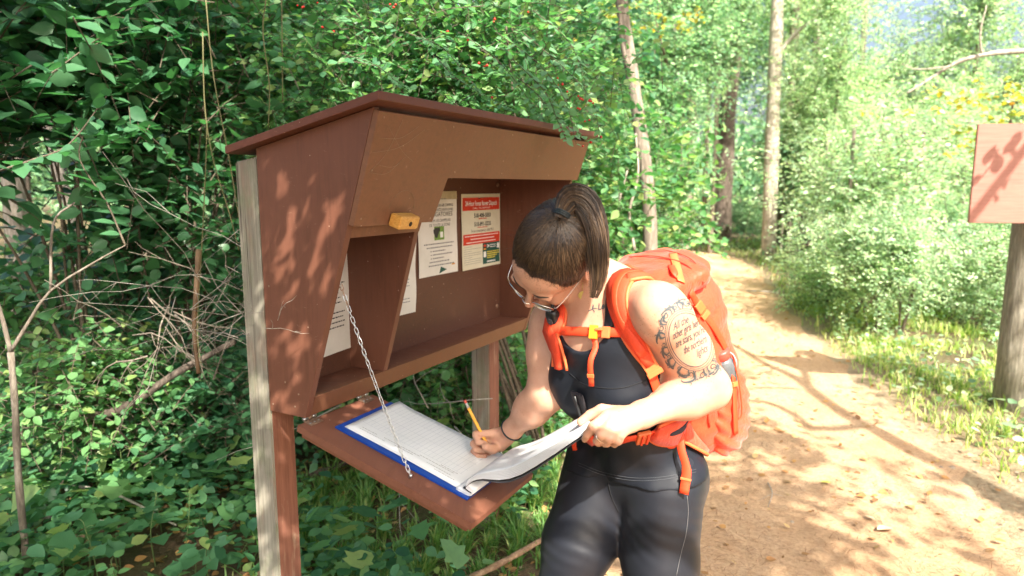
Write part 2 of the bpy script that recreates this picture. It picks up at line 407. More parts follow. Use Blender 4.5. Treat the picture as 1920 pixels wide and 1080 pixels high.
def fit_text(s, cx, cy, w_, h_, shear=0, bold=0):
    """2D text mesh centred at cx,cy and squeezed to width w_ and cap height h_"""
    me = textmesh(s, 1, shear=shear, bold=bold); xs = [v.co.x for v in me.vertices]; ys = [v.co.y for v in me.vertices]
    if not xs: return me
    sx = w_/(max(xs)-min(xs)); sy = h_/max(.3, .72); mx = (max(xs)+min(xs))/2; my = .35-.33
    for v in me.vertices: v.co.x = cx+(v.co.x-mx)*sx; v.co.y = cy+(v.co.y-my)*sy
    return me
def rect(x0, x1, y0, y1): return meshpy('r', [(x0, y0, 0), (x1, y0, 0), (x1, y1, 0), (x0, y1, 0)], [(0, 1, 2, 3)])
def greek(x0, x1, y, h, seed=0):
    """a line of print too small to read: a row of short dashes"""
    r = random.Random(seed); x = x0; ms = []
    while x < x1-.002:
        L = r.uniform(.004, .012); ms.append(rect(x, min(x+L, x1), y-h/2, y+h/2)); x += L+.0022
    return joinmeshes('g', ms)
def sheet(name, w_, h_, M, mat, label, bend=.004, items=(), cat='notice', nx=8, ny=10, group=None):
    """a thin sheet w_ x h_ (x right, y down from top-left) with printed marks following its curl"""
    ph = random.uniform(0, 6)
    def z(x, y): return .002+bend*((y/h_)**2)*(.5+.5*sin(x/w_*3+ph)) + bend*.4*sin(y/h_*5+ph)**2
    root = empty(name, M.translation, label, cat, group)
    vs = []; fs = []
    for j in range(ny+1):
        for i in range(nx+1):
            x = w_*i/nx; y = h_*j/ny; vs.append((x, -y, z(x, y)))
    n1 = len(vs); vs += [(a, b, c-.0006) for a, b, c in vs]
    for j in range(ny):
        for i in range(nx):
            a = j*(nx+1)+i; fs.append((a, a+nx+1, a+nx+2, a+1)); fs.append((a+n1, a+1+n1, a+nx+2+n1, a+nx+1+n1))
    me = meshpy('paper', vs, fs, True); me.transform(M); child('paper', me, mat, root)
    byname = {}
    for (nm, mt, m, lift) in items:
        if len(m.vertices) == 0: continue
        bm = bmesh.new(); bm.from_mesh(m)
        if len(bm.verts) < 60:
            bmesh.ops.subdivide_edges(bm, edges=bm.edges[:], cuts=3, use_grid_fill=True)
        for v in bm.verts: v.co.z = z(v.co.x, -v.co.y)+.0003+lift*.00035
        bm.transform(M); m2 = bpy.data.meshes.new(nm); bm.to_mesh(m2); bm.free()
        byname.setdefault((nm, mt.name, len(byname) if nm not in ('fine_print', 'band_text', 'yellow_text') else 0), [mt, []])[1].append(m2)
    for (nm, _, _), (mt, ms) in byname.items(): child(nm, joinmeshes(nm, ms), mt, root, kind='stuff') if len(ms) > 1 else child(nm, ms[0], mt, root)
    return root
def backM(u, z, tilt=0):
    # sheet frame: x -> along -? width, y up, z outward
    R = Matrix.Identity(4)
    for i in range(3): R[i][0] = KU[i]; R[i][1] = (0, 0, 1)[i]; R[i][2] = KV[i]
    return Matrix.Translation(KP(u, .0145, z)) @ R @ Matrix.Rotation(radians(tilt), 4, 'Z')
# ranger dispatch notice
w_, h_ = .288, .283
it = [('red_band', RED, rect(.008, w_-.006, -.062, -.014), 0), ('red_band', RED, rect(.008, w_-.006, -.190, -.150), 0),
      ('title', WHT, fit_text('24-Hour Forest Ranger Dispatch', .145, -.036, .235, .018, bold=.02), 1),
      ('title', WHT, fit_text('CALL TO REPORT', .145, -.054, .13, .007), 1),
      ('phone_number', INK, fit_text('518-408-5850', .15, -.082, .125, .016, bold=.015), 1),
      ('phone_number', INK, fit_text('518-891-0235', .15, -.115, .125, .016, bold=.015), 1),
      ('red_line', RED, greek(.12, .18, -.094, .004, 2), 1), ('red_line', RED, greek(.11, .185, -.127, .003, 3), 1),
      ('body_text', INK, fit_text('In an emergency, dial 911', .148, -.139, .165, .011), 1),
      ('band_text', WHT, greek(.02, .27, -.158, .0035, 4), 1), ('band_text', WHT, greek(.06, .24, -.170, .0035, 5), 1), ('band_text', WHT, greek(.03, .25, -.182, .0035, 6), 1),
      ('green_block', DGREEN, rect(.150, w_-.006, -.272, -.190), 0), ('white_block', WHT, rect(.262, .280, -.216, -.196), 1), ('white_block', WHT, rect(.156, .176, -.246, -.224), 1),
      ('emblem', RED, rect(.157, .176, -.205, -.197), 1), ('emblem', INK, rect(.157, .176, -.211, -.2055), 1), ('emblem', ORG, rect(.157, .176, -.217, -.2115), 1),
      ('block_text', WHT, greek(.205, .252, -.200, .0035, 7), 1), ('block_text', WHT, greek(.205, .252, -.208, .0035, 8), 1), ('block_text', WHT, fit_text('>', .192, -.204, .018, .018, bold=.03), 1),
      ('yellow_text', YEL, greek(.184, .276, -.226, .0045, 9), 1), ('yellow_text', YEL, greek(.184, .276, -.234, .0045, 10), 1), ('yellow_text', YEL, greek(.184, .262, -.242, .0045, 11), 1), ('yellow_text', YEL, greek(.184, .25, -.250, .0045, 12), 1),
      ('block_text', WHT, greek(.182, .25, -.264, .006, 13), 1)]
for k in range(9): it.append(('fine_print', INKG, greek(.014, .07 if k in (0, 2, 5) else .138, -.198-.008*k, .0014, 20+k), 1))
sheet('dispatch_notice', w_, h_, backM(.908, .551), M_cream, 'ranger dispatch notice with red title band pinned on the back board, rightmost paper', .003, it)
# French notice
w_, h_ = .235, .290
L = [('TENTES EN PLEIN AIR, CAMPING', .165, .010), ('CONTENANTS ANTI-OURS', .165, .010), ('OBLIGATOIRES', .155, .016), ('POUR LES CAMPEURS', .13, .010), ('DE TOUTE LA ZONE', .125, .010)]
it = []; y = -.048
for s_, ww, hh in L: it.append(('heading', INK, fit_text(s_, .128, y, ww, hh), 1)); y -= hh+.0055
it += [('photo_print', GRS, rect(.093, .153, -.168, -.121), 0), ('photo_animal', INK, meshpy('b', [(.105+.016*cos(a)*(1+.3*sin(3*a)), -.142+.018*sin(a), 0) for a in [k*pi/6 for k in range(12)]], [tuple(range(12))]), 1),
       ('photo_can', WHT, rect(.128, .146, -.160, -.140), 1), ('photo_can', INK, rect(.112, .128, -.138, -.125), 1)]
for k, (a, b) in enumerate(((.03, .215), (.045, .20), (.08, .16), (.08, .20), (.08, .15), (.06, .18), (.055, .21))):
    it.append(('fine_print', INKG, greek(a, b, -.180-.0125*k, .0042, 40+k), 1))
    if k in (2, 3, 4): it.append(('bullet', INK, rect(.068, .072, -.182-.0125*k, -.178-.0125*k), 1))
it += [('green_triangle', DGREEN, meshpy('t', [(.118, -.286, 0), (.128, -.262, 0), (.165, -.275, 0)], [(0, 1, 2)]), 1), ('orange_mark', ORG, rect(.195, .215, -.262, -.257), 1),
       ('tape', mat_plain('yellowed_tape', (.5, .44, .28), .25, var=.1), rect(.12, .236, -.028, .0), 2), ('pin', INK, rect(.128, .135, -.017, -.010), 3), ('fine_print', INKG, greek(.11, .17, -.026, .003, 60), 3)]
sheet('bear_canister_notice', w_, h_, backM(.640, .562), M_paper, 'French notice with small bear photo, pinned left of the red banded notice', .004, it)
it = [('fine_print', INKG, greek(.012, .10+.07*random.random(), -.02-.0105*k, .003, 80+k), 1) for k in range(22)]
sheet('rules_notice', .20, .27, backM(.425, .44, -2), M_paper, 'plain white typed sheet half hidden behind the divider panel', .010, it)
it = [('fine_print', INK, greek(.012, .10+.06*random.random(), -.03-.014*k, .0036, 180+k), 1) for k in range(19)]
sheet('instructions_notice', .195, .355, backM(.112, .458, 2), M_paper, 'long typed sheet hanging in the left bay behind the chain', .006, it)

# ---- register book on the shelf --------------------------------------------------
M_blue = mat_plain('blue_plastic', (.004, .055, .33), .35, var=.1, bump=.05)
M_bkdark = mat_plain('black_clip_plastic', (.03, .032, .036), .4, var=.2)
book = empty('register_book', DP(.17, .27, 0), 'blue backed register clipboard with ruled white sheets lying on the writing shelf', 'register book')
dslab('back_cover', .058, .285, .068, .480, .0008, .0065, M_blue, book, .001)
def surf_dn(name, a0, a1, b0, b1, hfun, mat, parent, na=10, nb=24, skew=0, thick=.0008):
    vs = []; fs = []
    for j in range(nb+1):
        for i in range(na+1):
            a = a0+(a1-a0)*i/na; b = b0+(b1-b0)*j/nb; vs.append(DP(a+skew*b, b, hfun(i/na, j/nb)))
    n1 = len(vs); vs += [v-DN*thick for v in vs]
    for j in range(nb):
        for i in range(na):
            q = j*(na+1)+i; fs.append((q, q+1, q+na+2, q+na+1)); fs.append((q+n1, q+na+1+n1, q+na+2+n1, q+1+n1))
    rim = [i for i in range(na+1)]+[j*(na+1)+na for j in range(1, nb+1)]+[nb*(na+1)+i for i in range(na-1, -1, -1)]+[j*(na+1) for j in range(nb-1, 0, -1)]
    for k in range(len(rim)): a, b = rim[k], rim[(k+1) % len(rim)]; fs.append((a, a+n1, b+n1, b))
    return child(name, meshpy(name, vs, fs, True), mat, parent)
hf = lambda i, j: .0115+.004*sin(j*3.0)*(1-i)*.6+.003*(1-j)**3*0+.004*max(0, .12-j)/.12*i
M_sheet = NT('ruled_paper'); n_ = M_sheet.noise(M_sheet.coord(), 14, 4)
M_sheet.base(M_sheet.ramp(n_, [(.3, (.66, .68, .70)), (.7, (.72, .74, .76))])); M_sheet.rough(.7); M_sheet.b.inputs['Subsurface Weight'].default_value = 0
for k in range(4): surf_dn('sheet', .077-.001*k, .292-.0015*k+.001, .090-.0015*k, .470, (lambda kk: (lambda i, j: hf(i, j)-.0012*kk))(k), M_sheet.m, book, thick=.0009)
# ruled lines and headings as thin print following the sheet
def marks_on(pa, mat, name):
    ms = []
    for (a0, a1, b0, b1) in pa:
        n = max(1, int(abs(b1-b0)/.015)); m_ = max(1, int(abs(a1-a0)/.02)); vs = []; fs = []
        for j in range(n+1):
            for i in range(m_+1):
                a = a0+(a1-a0)*i/m_; b = b0+(b1-b0)*j/n; vs.append(DP(a, b, hf((a-.077)/.215, (b-.09)/.38)+.0003))
        for j in range(n):
            for i in range(m_):
                q = j*(m_+1)+i; fs.append((q, q+1, q+m_+2, q+m_+1))
        ms.append(meshpy('m', vs, fs))
    child(name, joinmeshes(name, ms), mat, book)
RUL = mat_plain('pale_rule_ink', (.40, .44, .50), .7, var=0, bump=0)
ln = []
for k in range(26): b = .102+k*.0125; ln.append((.125, .285, b, b+.0006))
for a in (.125, .150, .19, .235, .285): ln.append((a, a+.0006, .102, .42))
marks_on(ln, RUL, 'ruled_lines')
ln = []; r_ = random.Random(3)
for a, b0, b1 in ((.092, .12, .20), (.097, .23, .28), (.102, .12, .17), (.105, .19, .30), (.098, .33, .40), (.111, .30, .40), (.117, .36, .41), (.088, .36, .42)):
    b = b0
    while b < b1: L_ = r_.uniform(.003, .009); ln.append((a, a+.0016, b, b+L_)); b += L_+.002
marks_on(ln, INKG, 'printed_text')
# metal clip strip at the near end
dslab('clip_strip', .072, .27, .455, .474, .0155, .0185, M_bkdark, book, .0008)
for a in (.085, .10, .125, .15): disk('rivet', DP(a, .466, .0187), DN, .003, .0012, M_steel, book, 10)
# lifted leaves: ruled surface from the near end of the book up to her left hand
HANDL = at(1108, 792, 1.30)
def lifted(name, kk, mat, w0=1.0, short=1.0):
    nA, nB = 8, 26; vs = []; fs = []
    for i in range(nA+1):
        s_ = i/nA; A0 = .068+.205*s_
        st = DP(A0, .440, .0125-.001*kk); e0 = DP(A0, .476, .014-.001*kk); e1 = DP(A0, .484, .026-.0012*kk); e2 = DP(A0, .463, .038+.002*kk*0-.002*kk)
        end = HANDL.lerp(at(1092, 780, 1.45), s_)+Vector((0, 0, -.0024*kk))
        mid = e2.lerp(end, .45)+Vector((0, 0, -.018+.012*s_-.002*kk))
        mid2 = e2.lerp(end, .12)+Vector((0, 0, .004))
        P = spline([st, e0, e1, e2, mid2, mid, end], nB)
        for j in range(nB+1): vs.append(P[j])
    for i in range(nA):
        for j in range(nB):
            q = i*(nB+1)+j; fs.append((q, q+1, q+nB+2, q+nB+1))
    me = meshpy(name, vs, fs, True); o = child(name, me, mat, book)
    md = o.modifiers.new('t', 'SOLIDIFY'); md.thickness = .0009; md.offset = 0; return o
M_shade = M_sheet.m
for k in range(7): lifted('turned_sheet', k, M_sheet.m)
M_film = mat_plain('dark_cover_plastic', (.05, .05, .055), .25, var=.2); lifted('front_cover', 8.2, M_film)

# cobweb threads in the upper corner of the fascia
M_web = mat_plain('pale_silk', (.30, .22, .14), .6)
cw0 = KP(*FP(.10, .70, .018)); cw = empty('cobweb', cw0, 'thin cobweb threads in the upper left corner of the front board', 'cobweb')
rw = random.Random(4)
for k in range(6):
    a = (rw.uniform(.005, .05), rw.uniform(.60, .745)); b = (rw.uniform(.06, .19), rw.uniform(.62, .745)); m_ = ((a[0]+b[0])/2, (a[1]+b[1])/2-.012)
    P = spline([KP(*FP(a[0], a[1], .018)), KP(*FP(m_[0], m_[1], .024)), KP(*FP(b[0], b[1], .018))], 8); child('thread', tubemesh('thread', P, .00028, 4), M_web, cw)
for k in range(1):
    P = [KP(*FP(.163+.05*cos(t)*(1-.06*k), .53+.045*sin(t)*(1-.05*k), .018)) for t in [pi*i/10 for i in range(11)]]; child('thread', tubemesh('thread', P, .00028, 4), M_web, cw)
# ------------------------------------------------------------------ implicit-surface modelling
class Field:
    def __init__(s, lo, hi, h):
        s.lo = np.array(lo, float); s.h = h; s.n = np.ceil((np.array(hi)-s.lo)/h).astype(int)+1
        s.F = np.full(s.n, .5, np.float32)
    def box(s, lo, hi):
        a = np.clip(np.floor((np.array(lo)-s.lo)/s.h).astype(int), 0, s.n); b = np.clip(np.ceil((np.array(hi)-s.lo)/s.h).astype(int)+1, 0, s.n)
        return tuple(slice(x, y) for x, y in zip(a, b))
    def grid(s, sl):
        ax = [s.lo[i]+s.h*np.arange(sl[i].start, sl[i].stop, dtype=np.float32) for i in range(3)]
        return (ax[0][:, None, None].astype(np.float32), ax[1][None, :, None].astype(np.float32), ax[2][None, None, :].astype(np.float32))
    def put(s, d, sl, k, sub=False):
        F = s.F[sl]
        if sub:
            d = -d; hh = np.clip(.5-.5*(d-F)/k, 0, 1); s.F[sl] = F*(hh)+d*(1-hh) if False else -smin(-F, -d, k)
        else: s.F[sl] = smin(F, d, k)
    def cone(s, a, b, ra, rb, k=.02, sub=False):
        a = np.array(a, float); b = np.array(b, float); m = max(ra, rb)+k+.03
        sl = s.box(np.minimum(a, b)-m, np.maximum(a, b)+m)
        if any(x.stop <= x.start for x in sl): return
        X, Y, Z = s.grid(sl); ab = b-a; L2 = max(ab@ab, 1e-9)
        h = np.clip(((X-a[0])*ab[0]+(Y-a[1])*ab[1]+(Z-a[2])*ab[2])/L2, 0, 1)
        d = np.sqrt((X-a[0]-h*ab[0])**2+(Y-a[1]-h*ab[1])**2+(Z-a[2]-h*ab[2])**2)-(ra+(rb-ra)*h)
        s.put(d, sl, k, sub)
    def ell(s, c, R, r, k=.02, sub=False, p=2):
        """ellipsoid centre c, axes = rows of R, radii r"""
        c = np.array(c, float); R = np.array(R, float); r = np.array(r, float); m = np.max(r)+k+.03
        sl = s.box(c-m, c+m)
        if any(x.stop <= x.start for x in sl): return
        X, Y, Z = s.grid(sl); X = X-c[0]; Y = Y-c[1]; Z = Z-c[2]
        q = [(R[i][0]*X+R[i][1]*Y+R[i][2]*Z) for i in range(3)]
        if p == 2:
            k0 = np.sqrt(sum((q[i]/r[i])**2 for i in range(3))); k1 = np.sqrt(sum((q[i]/r[i]**2)**2 for i in range(3)))+1e-9
            d = k0*(k0-1)/k1
        else:
            k0 = sum(np.abs(q[i]/r[i])**p for i in range(3))**(1./p); d = (k0-1)*min(r)
        s.put(d.astype(np.float32), sl, k, sub)
    def sample(s, P):
        P = (np.asarray(P, float)-s.lo)/s.h; i = np.clip(np.floor(P).astype(int), 0, s.n-2); f = P-i; o = 0
        for dx in (0, 1):
            for dy in (0, 1):
                for dz in (0, 1):
                    w = (f[..., 0] if dx else 1-f[..., 0])*(f[..., 1] if dy else 1-f[..., 1])*(f[..., 2] if dz else 1-f[..., 2])
                    o = o+w*s.F[i[..., 0]+dx, i[..., 1]+dy, i[..., 2]+dz]
        return o
def smin(a, b, k):
    if k <= 0: return np.minimum(a, b)
    h = np.clip(.5+.5*(b-a)/k, 0, 1); return b*(1-h)+a*h-k*h*(1-h)
def nets(F, lo, h, smooth=1):
    """surface nets: quads around the zero level"""
    S = F < 0; nx, ny, nz = F.shape
    c = np.zeros((nx-1, ny-1, nz-1), np.uint8)
    for dx in (0, 1):
        for dy in (0, 1):
            for dz in (0, 1): c += S[dx:nx-1+dx, dy:ny-1+dy, dz:nz-1+dz]
    act = (c > 0) & (c < 8); idx = np.argwhere(act); ids = np.full(act.shape, -1, np.int64); ids[act] = np.arange(len(idx))
    acc = np.zeros((len(idx), 3)); cnt = np.zeros(len(idx)); cor = [(a, b, g) for a in (0, 1) for b in (0, 1) for g in (0, 1)]
    val = {q: F[idx[:, 0]+q[0], idx[:, 1]+q[1], idx[:, 2]+q[2]].astype(float) for q in cor}
    for q in cor:
        for ax in range(3):
            if q[ax] == 0:
                r = list(q); r[ax] = 1; r = tuple(r); a = val[q]; b = val[r]; m = (a < 0) != (b < 0)
                t = np.where(m, a/np.where(m, a-b, 1), 0); pt = np.tile(np.array(q, float), (len(idx), 1)); pt[:, ax] = t
                acc[m] += pt[m]; cnt[m] += 1
    vs = (idx+acc/np.maximum(cnt, 1)[:, None])*h+lo
    qs = []
    for ax in range(3):
        o1, o2 = [(1, 2), (2, 0), (0, 1)][ax]
        A = S; sl0 = [slice(None)]*3; sl1 = [slice(None)]*3; sl0[ax] = slice(0, -1); sl1[ax] = slice(1, None)
        a = A[tuple(sl0)]; b = A[tuple(sl1)]; e = np.argwhere(a != b)
        e = e[(e[:, o1] > 0) & (e[:, o2] > 0) & (e[:, o1] < F.shape[o1]-1) & (e[:, o2] < F.shape[o2]-1)]
        ins = a[e[:, 0], e[:, 1], e[:, 2]]
        def g(d1, d2):
            q = e.copy(); q[:, o1] -= d1; q[:, o2] -= d2; return ids[q[:, 0], q[:, 1], q[:, 2]]
        Q = np.stack([g(1, 1), g(0, 1), g(0, 0), g(1, 0)], 1); Q[~ins] = Q[~ins][:, ::-1]; qs.append(Q)
    Q = np.concatenate(qs); Q = Q[(Q >= 0).all(1)]
    a = np.concatenate([Q[:, i] for i in range(4)]+[Q[:, (i+1) % 4] for i in range(4)]); b = np.concatenate([Q[:, (i+1) % 4] for i in range(4)]+[Q[:, i] for i in range(4)])
    n_ = np.maximum(np.bincount(a, minlength=len(vs)), 1)
    for _ in range(smooth):
        s_ = np.stack([np.bincount(a, weights=vs[b, i], minlength=len(vs)) for i in range(3)], 1)
        vs = vs*.5+.5*s_/n_[:, None]
    return vs, Q
def fieldmesh(name, F, fld, smooth=1):
    vs, Q = nets(F, fld.lo, fld.h, smooth); return npmesh(name, vs, Q, True)

# ------------------------------------------------------------------ person
A_ = lambda v: np.array(v, float)
def un(v): v = A_(v); return v/np.linalg.norm(v)
HC = A_(at(1041, 480, 1.462)); HE = un((.81, -.38, -.45)); HF = A_((-.57, -.24, -.78)); HF = un(HF-HE*(HF@HE)); HU = un(np.cross(HF, HE))
HR = np.array([HE, HF, HU])
def hp(x, y, z): return HC+HE*x+HF*y+HU*z
shL = A_(at(1234, 578, 1.33)); shR = A_(at(1036, 600, 1.62)); elL = A_(at(1328, 728, 1.43)); wrL = A_(at(1182, 786, 1.30))
elR = A_(at(1024, 738, 1.565)); wrR = A_(at(950, 816, 1.67))
mid = (shL+shR)/2; pel = A_(at(1203, 862, 1.60)); Nb = mid+A_((.025, .02, .035))
up = un(mid-pel); sd_ = un(shL-shR); sd_ = un(sd_-up*(sd_@up)); fr = un(np.cross(up, sd_)); fr = fr if fr@A_((-.8, -.6, 0)) > 0 else -fr
ps = un((.80, -.60, 0)); pf = A_((-.60, -.80, 0)); TR = np.array([sd_, fr, up])
ps2 = un(sd_*.5+ps*.5); ps2 = un(ps2-up*(ps2@up)); fr2 = np.cross(up, ps2); fr2 = fr2 if fr2@fr > 0 else -fr2; TR2 = np.array([ps2, fr2, up])
PR = np.array([ps, un(pf+A_((0, 0, -.1))), A_((0, 0, 1))])
hipL = A_((.366, 1.550, .76)); hipR = A_((.232, 1.655, .77)); knL = A_((.352, 1.50, .43)); knR = A_((.115, 1.55, .44)); anL = A_((.38, 1.62, .09)); anR = A_((.13, 1.70, .09))
GL = (-.19, 1.15, -.005); GH = (.62, 1.95, 1.49); GS = .0036
trunk = Field(GL, GH, GS)
ch = mid-up*.155+fr*.0
trunk.ell(ch, TR, (.134, .100, .185), .04)
trunk.ell(mid-up*.06, TR, (.150, .085, .085), .05)
for s_ in (-1, 1):
    trunk.ell(ch+up*-.005+fr*.070+sd_*.068*s_, TR, (.060, .056, .064), .05)
    trunk.cone(Nb-fr*.01, (shL if s_ > 0 else shR)+up*.008, .05, .044, .06)
trunk.ell(mid*.42+pel*.58, TR2, (.110, .088, .15), .07)
trunk.ell(pel+A_((0, 0, -.005)), PR, (.134, .104, .120), .06)
for s_ in (-1, 1): trunk.ell(pel+ps*.075*s_-pf*.062+A_((0, 0, -.05)), PR, (.070, .062, .09), .05)
trunk.cone(Nb, Nb-up*.1, .055, .08, .05)
legs = Field(GL, GH, GS)
for hp_, kn, an in ((hipL, knL, anL), (hipR, knR, anR)):
    legs.cone(hp_, hp_*.45+kn*.55, .094, .085, .04); legs.cone(hp_*.45+kn*.55, kn, .083, .058, .03)
    back = A_((.5, .8, 0))*.018; mid_ = kn*.68+an*.32+back
    legs.cone(kn, mid_, .056, .056, .04); legs.cone(mid_, an, .056, .036, .03)
arms = Field(GL, GH, GS)
for sh, el, wr, m in ((shL, elL, wrL, .91), (shR, elR, wrR, .87)):
    ad = un(el-sh)
    arms.ell(sh+ad*.02, np.array([ad, un(np.cross(ad, up)), un(np.cross(ad, np.cross(ad, up)))]), (.075*m, .056*m, .056*m), .03)
    arms.cone(sh+ad*.03, sh*.5+el*.5, .053*m, .0535*m, .04); arms.cone(sh*.5+el*.5, el, .0535*m, .0435*m, .04)
    fd = un(wr-el); e2 = el+fd*.07
    fm = m if m > .9 else .84
    arms.cone(el, e2, .0405*fm, .0440*fm, .05); arms.cone(e2, wr-fd*.03, .0440*fm, .028*m, .04)
    arms.cone(wr-fd*.03, wr, .0265*m, .0245*m, .02)
# ---- head ----
head = Field(HC-.21, HC+.21, .0026)
def E(x, y, z, r, k=.012, sub=False): head.ell(hp(x, y, z), HR, r, k, sub)
def C(a, b, ra, rb, k=.010, sub=False): head.cone(hp(*a), hp(*b), ra, rb, k, sub)
E(0, -.012, .032, (.074, .094, .084), .01)
E(0, .030, -.025, (.061, .058, .078), .03)
E(0, .058, .040, (.056, .036, .042), .03)
for s_ in (-1, 1):
    E(.040*s_, .060, -.038, (.026, .028, .026), .022)          # cheek
    C((.052*s_, .002, -.060), (.022*s_, .072, -.096), .020, .018, .022)   # jaw line
    E(.031*s_, .089, .017, (.022, .012, .008), .012)           # brow
    C((.056*s_, -.01, -.045), (.05*s_, -.01, -.03), .02, .02, .02)
E(0, .078, -.100, (.020, .018, .016), .018)                    # chin
E(0, .080, -.072, (.028, .018, .022), .018)
for s_ in (-1, 1): E(.031*s_, .100, -.001, (.0185, .016, .0125), .012, True)   # sockets
C((0, .090, .012), (0, .112, -.034), .0075, .0095, .012)       # nose
E(0, .112, -.037, (.0105, .0115, .0095), .006)
for s_ in (-1, 1):
    E(.011*s_, .103, -.041, (.0075, .010, .007), .005)
    E(.006*s_, .111, -.048, (.003, .004, .003), .003, True)
C((-.017, .0935, -.069), (.017, .0935, -.069), .0035, .0035, .004); C((-.009, .098, -.066), (.009, .098, -.066), .0045, .0045, .005)
C((-.010, .097, -.0765), (.010, .097, -.0765), .0055, .0055, .005)
C((-.020, .1005, -.0715), (.020, .1005, -.0715), .0014, .0014, .002, True)
for s_ in (-1, 1):                                             # ears
    X = hp(.076*s_, -.006, -.004)
    head.ell(X, np.array([un(HE*s_*.9-HF*.45), HF*.9+HE*s_*.4, HU]), (.006, .0175, .029), .005)
    head.ell(hp(.0845*s_, -.004, -.001), HR, (.006, .009, .016), .004, True)
    head.cone(hp(.075*s_, .002, -.028), hp(.075*s_, .003, -.033), .0055, .0055, .004)
skb = hp(0, -.035, -.055)
neck = Field(GL, GH, GS)
neck.cone(skb, Nb+up*.01, .052, .054, .03)
neck.cone(hp(0, .01, -.075), Nb+fr*.045-up*.01, .036, .040, .04)
hb = np.minimum.reduce([HC-.21]); 
# ---- hands ----
def hand(F, wr, palm_c, fdir, nrm, side, fingers, thumb, scale=1.0):
    """palm frame: fdir towards the fingers, nrm = back of the hand, side = towards the thumb"""
    fdir = un(fdir); nrm = un(nrm-fdir*(nrm@fdir)); side = un(side-fdir*(side@fdir)-nrm*(side@nrm)); s = scale
    base = palm_c
    F.cone(wr, base-fdir*.028*s, .024*s, .022*s, .02)
    for i, o in enumerate((.026, .009, -.009, -.026)):
        F.cone(base-fdir*.030*s+side*o*.7*s, base+fdir*(.034-.004*abs(i-1))*s+side*o*s+nrm*.003, .0125*s, .0105*s, .010)
        k = base+fdir*(.036-.005*abs(i-1))*s+side*o*s+nrm*.004
        L = (.041, .044, .041, .033)[i]*s; d = fdir.copy(); ax = np.cross(fdir, nrm); p = k
        for j, (b, l) in enumerate(zip(fingers[i], (L, L*.62, L*.52))):
            b = radians(b); d = un(d*cos(b)-(np.cross(ax, d))*sin(b)*(1)) if False else un(rotv(d, ax, -b))
            q = p+d*l; r = (.0093, .0083, .0074, .0066)
            sc = .88 if i == 3 else 1.0
            F.cone(p, q, r[j]*s*sc, r[j+1]*s*sc, .0035); p = q
    p = base-fdir*.022*s+side*.020*s-nrm*.006
    for j, (q, r0, r1) in enumerate(thumb):
        q = A_(q); F.cone(p, q, r0*s, r1*s, .006); p = q
def rotv(v, ax, a):
    ax = un(ax); return v*cos(a)+np.cross(ax, v)*sin(a)+ax*(ax@v)*(1-cos(a))
hands = Field((-.16, 1.15, .68), (.34, 1.90, 1.12), .0028)
pcT = A_(at(871, 750, 1.668)); pcB = A_(at(921, 849, 1.650)); pcU = un(pcB-pcT)
def hand2(F, wr, chains, thumb, s=1.0, wrr=.022):
    for ci, ch_ in enumerate(chains):
        P = [A_(at(*q)) for q in ch_]; f = .88 if ci == 3 else 1.0
        F.cone(wr+(P[0]-wr)*.15, P[0], wrr*.86*s, .0125*s*f, .012)
        r = (.0112*s*f, .0098*s*f, .0082*s*f, .0070*s*f)
        for a in range(3): F.cone(P[a], P[a+1], r[a], r[a+1], .0028)
        F.cone(P[1], P[1], .0104*s*f, .0104*s*f, .004)
    T = [A_(at(*q)) for q in thumb]; r = (.0145*s, .0118*s, .0105*s, .0086*s)
    F.cone(wr, T[0], wrr*.8, r[0], .015)
    for a in range(len(T)-1): F.cone(T[a], T[a+1], r[a], r[a+1], .0035)
# right hand closed round the pencil, its edge resting on the page
hand2(hands, wrR, [[(926, 812, 1.672), (893, 815, 1.655), (897, 829, 1.640), (909, 831, 1.640)], [(924, 822, 1.678), (889, 832, 1.666), (892, 843, 1.650), (906, 845, 1.652)],
                   [(922, 834, 1.684), (890, 846, 1.675), (896, 855, 1.662), (909, 855, 1.664)], [(925, 843, 1.688), (898, 857, 1.682), (903, 863, 1.672), (914, 861, 1.672)]],
      [(938, 836, 1.668), (924, 843, 1.643), (911, 838, 1.630)], 1.0, .0225)
# left hand: thumb on top of the turned sheets, fingers curled under their edge
hand2(hands, wrL, [[(1138, 779, 1.300), (1112, 800, 1.277), (1101, 815, 1.285), (1096, 824, 1.302)], [(1150, 789, 1.286), (1127, 814, 1.262), (1119, 827, 1.276), (1122, 832, 1.300)],
                   [(1160, 799, 1.281), (1143, 821, 1.262), (1135, 831, 1.278), (1139, 833, 1.300)], [(1170, 807, 1.283), (1159, 826, 1.268), (1152, 833, 1.284), (1155, 832, 1.300)]],
      [(1160, 774, 1.318), (1128, 768, 1.328), (1107, 778, 1.333), (1088, 791, 1.333)], 1.0, .0245)

# ---- merge into one continuous skin ----
def resample(src, fld):
    """add src field to fld where they overlap"""
    sl = fld.box(src.lo, src.lo+(src.n-1)*src.h); X, Y, Z = fld.grid(sl)
    P = np.stack(np.broadcast_arrays(X, Y, Z), -1); ins = np.all((P >= src.lo) & (P <= src.lo+(src.n-1)*src.h), -1)
    v = np.full(P.shape[:3], .5, np.float32); v[ins] = src.sample(P[ins]); return sl, v
body = Field(GL, GH, GS); body.F = smin(trunk.F, legs.F, .03); TRLEG = body.F.copy(); body.F = smin(smin(body.F, arms.F, .022), neck.F, .03)
def up_(src, k, dst=body):
    sl, v = resample(src, dst); dst.F[sl] = smin(dst.F[sl], v, k)
up_(head, .014); up_(hands, .006)
t0_ = empty('person', (pel[0], pel[1], 0), 'woman with brown ponytail and tattooed arm, bending over the shelf to write', 'person')
person = t0_
bme = fieldmesh('body', body.F, body, 1)

